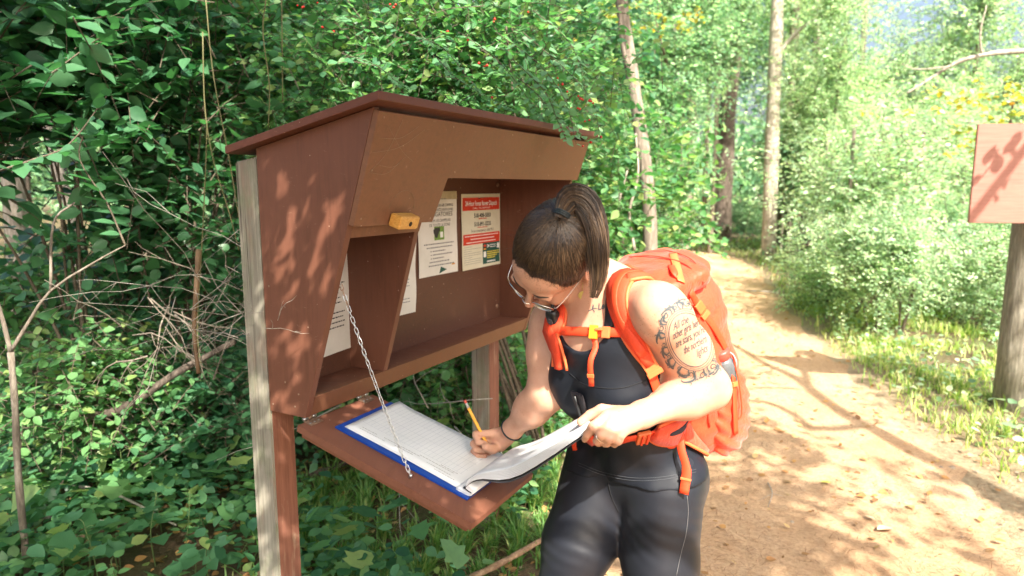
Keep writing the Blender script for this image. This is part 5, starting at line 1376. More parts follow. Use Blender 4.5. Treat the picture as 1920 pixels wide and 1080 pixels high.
# ------------------------------------------------------------------ shade tree behind the camera (casts the shade and dapples)
def sunclear(P, targets, margin=.058):
    """True where a leaf stays: gaps in the crown through which the sun reaches the listed spots (point, radius)"""
    ok = np.ones(len(P), bool); s = np.array(SUN)
    for c, r in targets:
        q = P-np.array(c); t = q@s; d = np.linalg.norm(q-t[:, None]*s, axis=1); ok &= ~((d < r+margin) & (t > .3))
    return ok
def from_ground(px, py, z=0): return gp(px, py, z)
def side(px, py):
    d = ray(px, py); t = (KO-Vector((0, 0, H))).dot(KU)/d.dot(KU); return Vector((0, 0, H))+d*t
gaps = [(side(598, 372), .012), (side(601, 352), .009), (side(620, 425), .010), (side(612, 440), .010), (side(622, 470), .018), (side(628, 400), .014), (side(646, 345), .012), (side(612, 500), .018), (side(640, 380), .010), (side(620, 520), .012),
        (side(572, 505), .010), (side(570, 640), .010), (side(575, 660), .012), (side(541, 742), .020), (side(545, 725), .016), (side(538, 765), .012), (DP(.10, .02, 0), .010), (DP(.2, .035, 0), .018), (DP(.05, .13), .006),
        (DP(.12, .535, 0), .045), (DP(.06, .53, 0), .02), (DP(.25, .53), .02), (at(548, 930, 1.55), .03), (at(500, 985, 1.58), .02),
        (gp(975, 925), .07), (gp(900, 1010), .05), (gp(980, 1010), .05), (at(1062, 878, 1.5), .035), (gp(250, 910), .10), (gp(300, 905), .06)]+[(at(x_, y_, 2.7), .09) for x_, y_ in ((720, 110), (800, 60), (870, 130), (980, 160), (1040, 120), (1070, 200), (900, 30), (330, 60), (150, 90))]+[(at(x_, y_, 3.0), .05) for x_, y_ in ((220, 690), (330, 780), (80, 900))]
lit = [(shL, .10), ((shL+elL)/2, .10), (elL, .10), ((elL+wrL)/2, .09), (wrL, .07), (lc_, .18), (pc, .22), (pc-pu*.15, .18), (pel+ps*.12+A_((0, 0, -.12)), .05), (pel+ps*.1+A_((0, 0, -.28)), .05)]
gaps += [(lit[2][0]+A_((.06, 0, 0)), .03)]+lit[5:]
def shadecrown(name, root, box, n, size, seed, targets, mat, bites=()):
    rg = np.random.default_rng(seed); lo, hi = A_(box[0]), A_(box[1])
    # leaves gathered in sprays
    ns = n//14; c = rg.uniform(lo, hi, (ns, 3)); P = (c[:, None]+rg.normal(0, .16, (ns, 14, 3))*np.array((1, 1, .6))).reshape(-1, 3)
    if bites:
        k = np.ones(len(P), bool)
        for b in bites: k &= b(P)
        P = P[k]
    P = P[sunclear(P, targets, .14)]; n = len(P)
    D = rg.normal(size=(n, 3)); N = rg.normal(0, .6, (n, 3))+np.array(SUN); S = size*rg.uniform(.7, 1.3, n)
    me = leafmesh(name, P-np.array(root.location), D, N, S, T_OVAL); link(name, me, mat, root, kind='stuff')
oak = empty('shade_tree', (3.6, -6.6, 0), 'broad leafy tree beside the path whose crown shades the register', 'tree')
# the shaded volume, projected to the crown's height along the sun
zc = 6.2; off_ = np.array(SUN)[:2]/SUN.z*zc
def shade_keep(P):
    """keep crown leaves whose shadow falls on the shaded side of the clearing"""
    s = np.array(SUN); t = (P[:, 2]-.0)/s[2]; g = P-t[:, None]*s; x, y = g[:, 0], g[:, 1]
    edge = .10+.03*(y-2.3)-.25*np.clip(y-3.2, 0, 1)+.07*np.sin(y*3.1)+.06*np.sin(y*8.3+1)
    return (x < edge)
rgx = np.random.default_rng(3)
shadecrown('crown', oak, ((-5.5+off_[0], .2+off_[1], 5.6), (1.5+off_[0], 8+off_[1], 7.2)), 52000, .085, 1, gaps, M_lv_mid, (shade_keep,))
# upper kiosk and head: the crown's lower skirt to the right
link('trunk', tubemesh('trunk', [Vector((0, 0, -.1)), Vector((.05, .1, 2)), Vector((-.2, .4, 4.2)), Vector((-.8, 1.3, 6.4))], [.26, .2, .16, .09], 12), M_bark_m, oak)
for k in range(7):
    a = -.6+k*.5; e = Vector((-3.5+1.1*k*.9, 3.0+1.6*sin(k*1.9), 6.3+.3*sin(k))); link('limb', tubemesh('limb', spline([Vector((-.2, .4, 4.2)), Vector((-.2, .4, 4.2)).lerp(e, .5)+Vector((0, 0, .5)), e], 8), [.09-.009*i for i in range(9)], 8), M_bark_m, oak)

# bare limbs and leafy sprays of the same tree reaching over the trail; they cast the branch shadows on it
def lift(g, z): return Vector(g)+SUN*(z/SUN.z)
def shadow_limb(px, r0, r1, z=3.1):
    r0, r1 = r0*1.5, r1*1.6
    P = [lift(gp(*p), z+.15*sin(i)) for i, p in enumerate(px)]; S_ = spline(P, 16); L0 = oak.location
    link('limb', tubemesh('limb', [p-L0 for p in S_], [r0+(r1-r0)*i/16 for i in range(17)], 7), M_bark_m, oak)
shadow_limb([(2060, 1040), (1900, 950), (1785, 885), (1710, 850), (1653, 816), (1607, 793), (1561, 764), (1515, 727), (1487, 707), (1429, 681), (1383, 652), (1330, 630)], .055, .016)
shadow_limb([(1515, 727), (1504, 690), (1492, 661)], .022, .014)
shadow_limb([(1607, 800), (1573, 806), (1515, 804), (1487, 781), (1441, 758), (1383, 752), (1300, 748)], .026, .012)
shadow_limb([(1500, 730), (1440, 728), (1389, 731), (1320, 735)], .012, .008)
rgs = np.random.default_rng(12); PP = []
for (px, py, rx, ry, n, z) in ((1400, 990, .28, .09, 260, 3.6), (1350, 1045, .25, .09, 260, 3.6), (1380, 820, .22, .05, 150, 4.0), (1380, 830, .22, .06, 130, 4.2), (1350, 800, .16, .05, 90, 4.2), (1450, 850, .12, .04, 60, 4.2), (1420, 905, .16, .05, 110, 4.2), (1480, 925, .10, .03, 50, 4.2), (1350, 985, .20, .07, 200, 4), (1440, 1010, .12, .05, 110, 4), (1340, 1070, .22, .10, 240, 4), (1480, 1060, .10, .04, 50, 4),
        (1800, 915, .04, .02, 16, 4), (1740, 990, .05, .02, 14, 4), (1360, 560, .30, .10, 90, 4.5), (1390, 585, .25, .06, 70, 4.5), (1340, 520, .5, .2, 120, 5), (1400, 700, .15, .04, 40, 4.3), (1340, 690, .12, .08, 50, 4.3), (1760, 730, .3, .15, 170, 4.4), (1850, 790, .3, .2, 200, 4.4), (1650, 640, .2, .3, 90, 4.4), (1880, 640, .3, .3, 160, 4.4), (1720, 900, .08, .04, 30, 4.3)):
    g = lift(gp(px, py), z); q = rgs.normal(size=(n, 3))*np.array((rx, ry*2.2, .12))+A_(g); PP.append(q)
g = at(1905, 285, 4.05)+SUN*1.1; PP.append(rgs.normal(size=(16, 3))*np.array((.10, .05, .09))+A_(g))
PP = np.concatenate(PP); n = len(PP); D = rgs.normal(size=(n, 3)); N = rgs.normal(0, .5, (n, 3))+A_(SUN)
link('leaf_sprays', leafmesh('leaf_sprays', PP-A_(oak.location), D, N, .085*rgs.uniform(.6, 1.2, n), T_OVAL), M_lv_mid, oak, kind='stuff')

# a low leafy bough of the same tree between the sun and the register; sharp sun flecks pass its gaps
rgl = np.random.default_rng(44); nq = 10500
uu = rgl.uniform(-.1, 1.30, nq); vv = rgl.uniform(-.05, .62, nq); zz = rgl.uniform(-.45, .85, nq); Q = np.array([tuple(KO)])+uu[:, None]*A_(KU)+vv[:, None]*A_(KV)+np.stack([0*zz, 0*zz, zz], 1)
tt = np.maximum(1.15, (.16+H-Q[:, 2]+.38*Q[:, 1])/(SUN.z-.38*SUN.y))+rgl.uniform(0, .5, nq); Q = Q+tt[:, None]*A_(SUN)
fl = [(c, r) for c, r in gaps[:16]]+[(side(626, 445), .014), (side(634, 372), .008), (side(618, 490), .012), (side(571, 620), .008), (side(556, 690), .008), (side(543, 705), .010)]+[(c, r) for c, r in gaps[16:22]]+[(c, r+.05) for c, r in lit]
Q = Q[(uu < .4) | (rgl.random(nq) < .62)]; Q = Q[sunclear(Q, fl, .013)]; nq = len(Q); D = rgl.normal(size=(nq, 3)); N = rgl.normal(0, .5, (nq, 3))+A_(SUN)
bough = empty('low_bough', KO+SUN*1.7+Vector((.6, -.3, 0)), 'leafy bough hanging over the viewer that shades the register', 'branch')
link('leaves', leafmesh('leaves', Q-A_(bough.location), D, N, .050*rgl.uniform(.7, 1.2, nq), T_OVAL), M_lv_dark, bough, kind='stuff')
link('limb', tubemesh('limb', spline([Vector((2.2, -1.6, .6)), Vector((1, -.6, .3)), Vector((0, 0, 0)), Vector((-.7, .3, 0))], 10), [.04-.003*i for i in range(11)], 8), M_bark_m, bough)
# ------------------------------------------------------------------ honeysuckle over the kiosk roof
hb0 = at(860, 500, 3.1)
def berries(root, spots, rg):
    me0 = bpy.data.meshes.new('berry'); bm = bmesh.new(); bmesh.ops.create_icosphere(bm, subdivisions=2, radius=.0042); bm.to_mesh(me0); bm.free(); me0.shade_smooth(); me0.materials.append(M_berry)
    for p in spots:
        o = bpy.data.objects.new('berry', me0); COL.objects.link(o); o.parent = root; o.location = Vector(p)-root.location; o.scale = [rg.uniform(.8, 1.25)]*3
M_berry = mat_plain('red_berry', (.55, .02, .012), .25, var=.1, bump=0, spec=.7)
hon = shrub('honeysuckle_bush', (.15, 3.3, 0), at(840, 130, 3.0), (.95, .55, .62), 900, 11, .040, T_OVAL, 'oval', [M_lv_hon, M_lv_mid], 'honeysuckle bush with small red berries leaning over the register roof', 'bush', nparts=260, nstem=12, tl=.34, seed=1)
rg = np.random.default_rng(8)
bs = []
for (px, py, d) in ((560, 15, 2.6), (600, 8, 2.6), (620, 60, 2.6), (597, 55, 2.5), (740, 12, 2.6), (880, 80, 2.5), (905, 120, 2.5), (1050, 160, 2.35), (1060, 175, 2.35), (1095, 188, 2.3), (1105, 192, 2.3), (1090, 182, 2.3), (1075, 200, 2.3), (1103, 228, 2.3), (1128, 255, 2.3), (1085, 205, 2.28), (1100, 270, 2.25), (990, 20, 2.6), (930, 182, 2.4), (1040, 145, 2.4), (930, 40, 2.55), (835, 60, 2.6)):
    for k in range(rg.integers(1, 4)): bs.append(at(px+rg.uniform(-9, 9), py+rg.uniform(-6, 6), d+rg.uniform(-.03, .03)))
berries(hon, bs, rg)
# sprays that hang in front of the right end of the fascia
def spray(root, pts, n_per, size, T, key, mat, r=.0018, nparts=999, spread=1.0, up=.7, seed=0):
    rg = np.random.default_rng(seed); S_ = spline(pts, max(6, n_per)); root_l = Vector(root.location)
    link('branch', tubemesh('branch', [p-root_l for p in S_], [r*(1-.6*i/len(S_)) for i in range(len(S_))], 5), M_twig, root)
    n = len(S_); P = []; D = []; N = []; S = []
    for i in range(1, n):
        T_ = (S_[i]-S_[i-1]).normalized(); sd2 = T_.cross(Vector((0, 0, 1)))
        if sd2.length < .3: sd2 = T_.cross(Vector((0, -1, .3)))
        sd2.normalize()
        for s_ in (-1, 1):
            if rg.random() < .12: continue
            d = T_*.6+sd2*s_*spread+Vector(rg.normal(0, .22, 3)); d.z -= .2; P.append(S_[i]); D.append(d.normalized()); N.append(Vector((0, -.35, up))+Vector(rg.normal(0, .28, 3))); S.append(size*rg.uniform(.7, 1.2)*(1-.3*i/n))
    foliage(root, A_([tuple(p) for p in P]), A_([tuple(p) for p in D]), A_([tuple(p) for p in N]), A_(S), T, key, mat, nparts)
sprays = [[at(930, 60, 2.45), at(1010, 120, 2.3), at(1060, 190, 2.2), at(1080, 270, 2.12)], [at(960, 110, 2.4), at(1020, 170, 2.28), at(1045, 225, 2.18), at(1062, 262, 2.12)], [at(900, 90, 2.5), at(1000, 170, 2.35), at(1050, 225, 2.25), at(1105, 262, 2.2)],
          [at(980, 60, 2.5), at(1060, 130, 2.4), at(1110, 190, 2.32), at(1125, 260, 2.28)], [at(860, 60, 2.5), at(930, 110, 2.4), at(990, 185, 2.3), at(1010, 222, 2.25)], [at(760, 60, 2.45), at(830, 90, 2.35), at(880, 150, 2.3), at(900, 172, 2.28)],
          [at(640, 100, 2.5), at(700, 120, 2.42), at(740, 150, 2.36), at(760, 165, 2.33)], [at(820, 110, 2.4), at(860, 150, 2.32), at(930, 190, 2.25), at(960, 208, 2.22)], [at(1000, 20, 2.6), at(1060, 70, 2.5), at(1090, 130, 2.4), at(1100, 200, 2.3)]]
for k, sp_ in enumerate(sprays): spray(hon, sp_, 15, .036, T_OVAL, 'oval', M_lv_hon, seed=k, nparts=28)

# ------------------------------------------------------------------ leafy wall left of and behind the kiosk
gapz = [(rng.uniform(100, 470), rng.uniform(40, 500), rng.uniform(16, 34)) for _ in range(30)]+[(60, 300, 60), (60, 400, 65), (20, 350, 60), (110, 350, 45)]
def openings(P):
    """light gaps between the boughs"""
    Y_ = P[:, 1]*CP-(P[:, 2]-H)*SP; Z_ = P[:, 1]*SP+(P[:, 2]-H)*CP; x = 960+P[:, 0]/Y_*FPX; y = 540-Z_/Y_*FPX; k = np.ones(len(P), bool)
    for a, b, r in gapz: k &= np.hypot(x-a, (y-b)) > r+8
    return k
walls = [  # px, py centre, depth, radii, twigs, leaf size, template, mats, label
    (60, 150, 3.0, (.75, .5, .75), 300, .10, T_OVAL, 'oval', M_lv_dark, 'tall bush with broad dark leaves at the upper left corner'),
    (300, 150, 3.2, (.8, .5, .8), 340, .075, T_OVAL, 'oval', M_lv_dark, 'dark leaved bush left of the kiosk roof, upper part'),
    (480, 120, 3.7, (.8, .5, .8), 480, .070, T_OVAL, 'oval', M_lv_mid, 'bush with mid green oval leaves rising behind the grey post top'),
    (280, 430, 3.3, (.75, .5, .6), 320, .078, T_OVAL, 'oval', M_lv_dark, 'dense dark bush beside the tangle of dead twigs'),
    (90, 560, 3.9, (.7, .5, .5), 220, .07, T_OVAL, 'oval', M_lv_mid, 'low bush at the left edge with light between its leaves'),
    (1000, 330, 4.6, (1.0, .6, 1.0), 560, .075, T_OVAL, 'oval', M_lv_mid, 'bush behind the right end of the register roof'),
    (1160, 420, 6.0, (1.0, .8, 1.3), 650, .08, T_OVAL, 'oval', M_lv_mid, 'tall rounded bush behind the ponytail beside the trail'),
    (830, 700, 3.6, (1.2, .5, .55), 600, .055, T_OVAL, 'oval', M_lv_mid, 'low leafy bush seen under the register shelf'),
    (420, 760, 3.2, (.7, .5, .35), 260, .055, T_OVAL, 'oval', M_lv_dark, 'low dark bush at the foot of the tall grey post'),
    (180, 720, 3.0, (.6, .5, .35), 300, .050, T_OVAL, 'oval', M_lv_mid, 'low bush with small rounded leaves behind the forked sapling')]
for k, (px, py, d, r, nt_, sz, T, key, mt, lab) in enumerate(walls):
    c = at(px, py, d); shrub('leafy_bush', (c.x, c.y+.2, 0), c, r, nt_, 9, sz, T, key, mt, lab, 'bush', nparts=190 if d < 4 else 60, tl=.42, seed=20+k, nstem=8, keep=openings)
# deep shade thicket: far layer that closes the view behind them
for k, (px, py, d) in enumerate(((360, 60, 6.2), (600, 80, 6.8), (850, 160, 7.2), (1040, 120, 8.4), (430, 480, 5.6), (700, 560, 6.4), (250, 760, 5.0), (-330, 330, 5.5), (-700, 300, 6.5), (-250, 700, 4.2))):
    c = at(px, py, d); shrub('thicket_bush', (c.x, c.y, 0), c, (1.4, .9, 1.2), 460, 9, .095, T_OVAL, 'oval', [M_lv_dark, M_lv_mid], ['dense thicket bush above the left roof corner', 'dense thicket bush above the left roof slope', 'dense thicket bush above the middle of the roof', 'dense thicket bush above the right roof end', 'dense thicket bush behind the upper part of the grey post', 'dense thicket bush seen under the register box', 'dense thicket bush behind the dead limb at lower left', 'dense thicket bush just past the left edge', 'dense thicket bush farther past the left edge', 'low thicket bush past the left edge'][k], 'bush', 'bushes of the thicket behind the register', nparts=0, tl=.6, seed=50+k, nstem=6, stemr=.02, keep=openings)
# ground cover seedlings at the lower left, each a plant with single leaves
NUMW = ['no', 'one', 'two', 'three', 'four', 'five', 'six', 'seven', 'eight', 'nine', 'ten']
def wherel(px, py):
    if px > 560: return 'under the writing shelf' if px < 760 else 'below the far end of the writing shelf'
    a = 'in the lower left corner' if px < 110 else ('beside the forked sapling' if px < 200 else ('in the middle of the lower left' if px < 330 else ('left of the grey post' if px < 430 else 'at the foot of the grey post')))
    return a+(', very near' if py > 1040 else (', farther back' if py < 900 else ''))
def seedling(px, py, nl, sz, hgt_, T, key, mat, label, seed):
    rg = np.random.default_rng(seed); g = gp(px, py); z0 = float(gz(g.x, g.y)); root = empty('seedling', (g.x, g.y, z0), ('tall ' if hgt_ > .24 else 'short ' if hgt_ < .16 else '')+'seedling with '+NUMW[nl]+' '+label+' leaves '+wherel(px, py), 'plant', 'seedlings on the shaded forest floor')
    top = Vector((rg.uniform(-.05, .05), rg.uniform(-.05, .03), hgt_)); S_ = spline([Vector((0, 0, -.02)), top*.5+Vector(rg.normal(0, .01, 3)), top], 8)
    link('stem', tubemesh('stem', S_, [.0028-.0002*i for i in range(9)], 5), M_stem, root)
    P = []; D = []; N = []; S = []; an = rg.uniform(0, 6)
    for i in range(nl):
        t = .35+.65*(i+1)/nl; p = top*t; a = an+i*2.4; rr = sz*.45*(1.2-t*.5); d = Vector((cos(a), sin(a), .25-.3*rg.random()))
        q = p+Vector((cos(a), sin(a), .15))*rr; link('stalk', tubemesh('stalk', [p, (p+q)/2+Vector((0, 0, .006)), q], .0011, 4), M_stem, root)
        P.append(tuple(q+root.location)); D.append(tuple(d)); N.append((rg.normal(0, .2), rg.normal(-.25, .2), 1)); S.append(sz*rg.uniform(.75, 1.15)*(1.1-.3*t))
    foliage(root, A_(P), A_(D), A_(N), A_(S), T, key, mat, 99)
M_stem = mat_plain('green_stem', (.10, .16, .05), .6)
rg = np.random.default_rng(77); kinds = [(T_OVAL, 'oval', .07, 'pointed oval'), (T_LOBE, 'lobe', .085, 'lobed'), (T_OVAL, 'oval', .05, 'small rounded')]
cnt_ = 0
for k in range(400):
    px = rg.uniform(-20, 470); py = rg.uniform(800, 1150)
    if cnt_ >= 52: break
    g = gp(px, py)
    if inpath(g.x, g.y) < 1.05: continue
    T, key, sz, lab = kinds[int(rg.integers(0, 3))]; seedling(px, py, int(rg.integers(4, 9)), sz*rg.uniform(.8, 1.2), rg.uniform(.10, .34), T, key, M_lv_mid if rg.random() < .65 else M_lv_dark, lab, 300+k); cnt_ += 1
for k, (px, py) in enumerate(((620, 960), (690, 1040), (600, 1070), (740, 930), (820, 960), (590, 900), (700, 880), (860, 900))):
    T, key, sz, lab = kinds[k % 3]; seedling(px, py+60, 6, sz*.8, rg.uniform(.08, .2), T, key, M_lv_mid, lab, 800+k)

# low ground cover mass
def cover(name, n, box, sz, mat, T, seed, zr=(.02, .16), cond=None, label=None):
    rg = np.random.default_rng(seed); x = rg.uniform(box[0], box[1], n*3); y = rg.uniform(box[2], box[3], n*3); k = inpath(x, y) > 1.12
    if cond is not None: k &= cond(x, y, rg)
    x = x[k][:n]; y = y[k][:n]; n = len(x); z = gz(x, y)+rg.uniform(*zr, n)
    P = np.stack([x, y, z], 1); D = rg.normal(size=(n, 3)); D[:, 2] *= .35; N = rg.normal(0, .35, (n, 3)); N[:, 2] += 1
    me = leafmesh(name, P, D, N, sz*rg.uniform(.6, 1.3, n), T); link(name, me, mat, None, kind='stuff', label=label, cat='ground cover')
clump = lambda x, y, rg: (np.sin(x*3.1+np.sin(y*2.3)*1.5)*np.sin(y*2.7+np.cos(x*1.9))+rg.normal(0, .35, len(x))) > -.1
cover('undergrowth', 15000, (-4.5, .7, 1.5, 6.5), .05, M_lv_mid, T_OVAL, 1, (.02, .22), clump, 'low leafy ground cover under the shaded bushes on the left')
cover('undergrowth', 1500, (-4.0, .4, 1.3, 5), .085, M_lv_mid, T_LOBE, 9, (.06, .34), clump, 'larger lobed leaves standing above the ground cover on the left')
cover('undergrowth', 9000, (-4.5, .5, 1.2, 5), .055, M_lv_dark, T_OVAL, 2, (.02, .30), clump, 'dark leafy ground cover among the stems on the left')
cover('undergrowth', 9000, (1.2, 9, 3, 16), .05, M_lv_sun, T_OVAL, 3, (.02, .18), clump, 'sunlit weeds growing along the trail edge')
cover('undergrowth', 9000, (-6, 14, 8, 30), .10, M_lv_far, T_SMALL, 4, (.02, .5), None, 'distant leafy weeds on the forest floor')

# grass
def grass(name, n, box, hgt_, mat, seed, cond=None, label=None, w_=.0028, dens=None):
    rg = np.random.default_rng(seed); x = rg.uniform(box[0], box[1], n*4); y = rg.uniform(box[2], box[3], n*4); f = inpath(x, y)
    k = f > 1.0+rg.normal(0, .06, len(x))
    if cond is not None: k &= cond(x, y, rg)
    x = x[k][:n]; y = y[k][:n]; n = len(x)
    # tufts
    tx = np.round(x*9)/9; ty = np.round(y*9)/9; h = (np.sin(tx*91.7+ty*37.3)*43758.5) % 1
    P = np.stack([x*.55+(tx+.06*np.sin(ty*50))*.45, y*.55+(ty+.06*np.cos(tx*50))*.45, np.zeros(n)], 1); P[:, 2] = gz(P[:, 0], P[:, 1])-.01
    L_ = hgt_*rg.uniform(.4, 1.25, n)*(.5+.8*h); a = rg.uniform(0, 2*pi, n); ln = rg.uniform(.15, .9, n); d = np.stack([np.cos(a), np.sin(a), np.zeros(n)], 1); sd3 = np.stack([-np.sin(a), np.cos(a), np.zeros(n)], 1)
    vs = []
    for t, wd in ((0, 1), (.4, .9), (.75, .6), (1, .0)):
        c = P+d*(L_*ln*t*t)[:, None]; c[:, 2] += L_*(t-.35*ln*t*t); ww = (w_*wd)*(1+rg.random(n)*.6)
        vs.append(c-sd3*ww[:, None]); 
        if wd > 0: vs.append(c+sd3*ww[:, None])
    v = np.stack(vs, 1).reshape(-1, 3); b = np.arange(n)[:, None]*7
    f = np.concatenate([b+np.array([q]) for q in ((0, 1, 3), (0, 3, 2), (2, 3, 5), (2, 5, 4), (4, 5, 6))])
    link(name, npmesh(name, v, f), mat, None, kind='stuff', label=label, cat='grass')
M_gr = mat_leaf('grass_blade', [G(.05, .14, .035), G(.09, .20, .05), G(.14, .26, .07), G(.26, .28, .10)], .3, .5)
M_gr_sun = mat_leaf('sunlit_grass_blade', [G(.12, .22, .06), G(.22, .32, .10), G(.38, .42, .18), G(.58, .52, .30)], .3, .5)  # lighter copy of the grass colours, with sunlight painted in
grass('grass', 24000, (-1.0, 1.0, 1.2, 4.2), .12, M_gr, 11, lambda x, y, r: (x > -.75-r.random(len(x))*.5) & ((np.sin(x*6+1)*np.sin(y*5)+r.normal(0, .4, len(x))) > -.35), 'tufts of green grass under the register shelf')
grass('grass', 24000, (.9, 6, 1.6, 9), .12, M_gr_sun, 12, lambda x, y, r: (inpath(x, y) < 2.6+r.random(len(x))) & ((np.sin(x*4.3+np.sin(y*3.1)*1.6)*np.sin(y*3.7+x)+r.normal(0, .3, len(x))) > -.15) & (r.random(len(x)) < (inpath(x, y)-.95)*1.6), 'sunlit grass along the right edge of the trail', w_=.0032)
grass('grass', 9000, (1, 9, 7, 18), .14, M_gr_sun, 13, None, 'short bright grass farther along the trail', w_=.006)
grass('grass', 700, (.25, 2.2, 1.5, 6), .05, M_gr_sun, 14, None, 'sparse short grass') if False else None

# litter: needles, dead leaves on the path
def litter():
    rg = np.random.default_rng(5); n = 26000; x = rg.uniform(-1.2, 5.5, n*2); y = 1.2+rg.random(n*2)**1.7*9; k = inpath(x, y) < 1.35; x = x[k][:n]; y = y[k][:n]; n = len(x)
    z = gz(x, y)+.012+rg.random(n)*.006; a = rg.uniform(0, pi, n); L_ = rg.uniform(.018, .055, n); d = np.stack([np.cos(a), np.sin(a), rg.normal(0, .12, n)], 1); s = np.stack([-np.sin(a), np.cos(a), 0*a], 1)*.0007*rg.uniform(.7, 2, n)[:, None]
    c = np.stack([x, y, z], 1); e = c+d*L_[:, None]; m = (c+e)/2+np.array((0, 0, .002)); v = np.stack([c-s, c+s, m-s, m+s, e], 1).reshape(-1, 3); b = np.arange(n)[:, None]*5
    f = np.concatenate([b+np.array([q]) for q in ((0, 1, 3), (0, 3, 2), (2, 3, 4))])
    link('pine_needles', npmesh('pine_needles', v, f), mat_needle, None, kind='stuff', label='scattered brown pine needles on the path', cat='needles')
mat_needle = NT('pine_needle'); g_ = mat_needle.n('ShaderNodeNewGeometry'); mat_needle.base(mat_needle.ramp(g_.outputs['Random Per Island'], [(0, (.12, .055, .025)), (.5, (.30, .15, .07)), (1, (.55, .36, .20))])); mat_needle.rough(.7); mat_needle = mat_needle.m
litter()
M_dl = mat_leaf('dead_leaf', [G(.30, .15, .06), G(.45, .25, .10), G(.16, .08, .04), G(.52, .36, .18)], .15, .7)
def dead(n, box, seed, label, cond):
    rg = np.random.default_rng(seed); x = rg.uniform(box[0], box[1], n*3); y = rg.uniform(box[2], box[3], n*3); k = cond(x, y, rg); x = x[k][:n]; y = y[k][:n]; n = len(x)
    P = np.stack([x, y, gz(x, y)+.012+rg.random(n)*.015], 1); D = rg.normal(size=(n, 3)); D[:, 2] *= .2; N = rg.normal(0, .3, (n, 3)); N[:, 2] += 1
    me = leafmesh('dead_leaves', P, D, N, rg.uniform(.015, .05, n), T_OVAL); link('dead_leaves', me, M_dl, None, kind='stuff', label=label, cat='dead leaves')
dead(6000, (-4.5, 1, 1.2, 7), 1, 'fallen brown leaves under the bushes', lambda x, y, r: inpath(x, y) > .9)
dead(900, (-.5, 5, 1.2, 12), 2, 'small fallen leaves and chips on the path', lambda x, y, r: inpath(x, y) < 1.1)
def single_leaf(px, py, sz, mat, label, rot=0.):
    g = gp(px, py); me = leaf_part_mesh(T_OVAL, 'fallen', mat, int(px) % 7).copy(); o = link('fallen_leaf', me, None, None, label=label, cat='leaf'); o.location = (g.x, g.y, float(gz(g.x, g.y))+.02); o.rotation_euler = (.1, .15, rot); o.scale = (sz, sz, sz)
M_pl = mat_plain('pale_dry_leaf', (.62, .48, .30), .7)
single_leaf(1672, 1000, .085, M_pl, 'pale dry leaf lying on the path, the larger of two', 1.9); single_leaf(1558, 915, .05, mat_plain('yellow_leaf', (.6, .5, .06), .6), 'small yellow leaf on the path', 1.2); single_leaf(1640, 985, .045, M_pl, 'small pale dry leaf beside the larger one', .7)
def stick(name, pts, r0, r1, mat, label, cat='stick', sides=8, extra=()):
    S_ = spline(pts, 14); root = empty(name, S_[0], label, cat) ; L0 = root.location
    link('stick_wood', tubemesh('stick_wood', [p-L0 for p in S_], [r0+(r1-r0)*i/14+r0*.08*sin(i*2.3) for i in range(15)], sides), mat, root)
    for e in extra: link('twig', tubemesh('twig', [p-L0 for p in spline(e, 6)], [r1*.7*(1-.1*i) for i in range(7)], 5), mat, root)
M_stick = mat_bark('stick_bark', (.34, .21, .12), (.55, .38, .24), (14, 14, 14), .6)
g1 = gp(880, 1085, .07); g2 = gp(950, 1050, .10); g3 = gp(1030, 1005, .10); stick('fallen_branch', [g1, g2, g3, gp(1090, 980, .06)], .013, .009, M_stick, 'peeled brown branch lying in the grass at her foot')
g1 = gp(1345, 1025, .02)
stick('fallen_twig', [gp(1440, 905, .02), gp(1448, 925, .03), gp(1440, 950, .02)], .003, .0015, M_dead, 'small forked pale twig on the shaded part of the path', extra=[[gp(1448, 925, .03), gp(1475, 932, .02)], [gp(1448, 925, .03), gp(1420, 940, .02)]])
stick('fallen_branch', [gp(560, 900, .05), gp(640, 870, .08), gp(720, 835, .06)], .02, .012, M_bark_d, 'dark rotting branch behind the foot of the front post')
stick('fallen_twig', [gp(1500, 560, .04), gp(1450, 548, .03), gp(1400, 545, .03)], .012, .006, M_dead, 'thin stick lying across the far trail')
for k, (a, b, c_) in enumerate((((90, 905), (210, 925), (330, 985)), ((0, 975), (120, 970), (260, 985)), ((150, 830), (260, 790), (350, 740)))):
    stick('fallen_branch', [gp(*a, .10), gp(*b, .16), gp(*c_, .12)], .008, .004, M_dead, ['pale bent branch lying among the seedlings', 'long straight dry branch across the lower left corner', 'short dry branch leaning up through the ground cover'][k])

# ------------------------------------------------------------------ saplings, dead twigs, vines on the left
def trunk_thing(name, pts, r0, r1, mat, label, cat='tree', group=None, limbs=(), n=14, crown=None):
    S_ = spline(pts, n); root = empty(name, (S_[0].x, S_[0].y, 0), label, cat, group); L0 = root.location
    link('trunk', tubemesh('trunk', [p-L0 for p in S_], [r0+(r1-r0)*i/n+r0*.06*sin(i*1.9+r0*50) for i in range(n+1)], 12), mat, root)
    for l_, ra, rb in limbs:
        Q = spline(l_, 10); link('limb', tubemesh('limb', [p-L0 for p in Q], [ra+(rb-ra)*i/10 for i in range(11)], 8), mat, root)
    return root
d_ = 2.25
sap = trunk_thing('forked_sapling', [at(48, 1040, 2.3)+Vector((0, 0, -.08)), at(35, 900, d_), at(28, 760, d_), at(20, 660, d_)], .0125, .010, M_bark_m, 'slim grey sapling forking low down at the left edge', limbs=[([at(20, 660, d_), at(50, 610, d_), at(95, 545, d_+.02), at(180, 490, 2.3), at(235, 460, 2.35)], .0070, .002), ([at(20, 660, d_), at(8, 610, d_), at(-10, 540, d_), at(-20, 420, d_)], .008, .005), ([at(95, 545, 2.27), at(100, 420, 2.3), at(140, 380, 2.32)], .005, .003)])
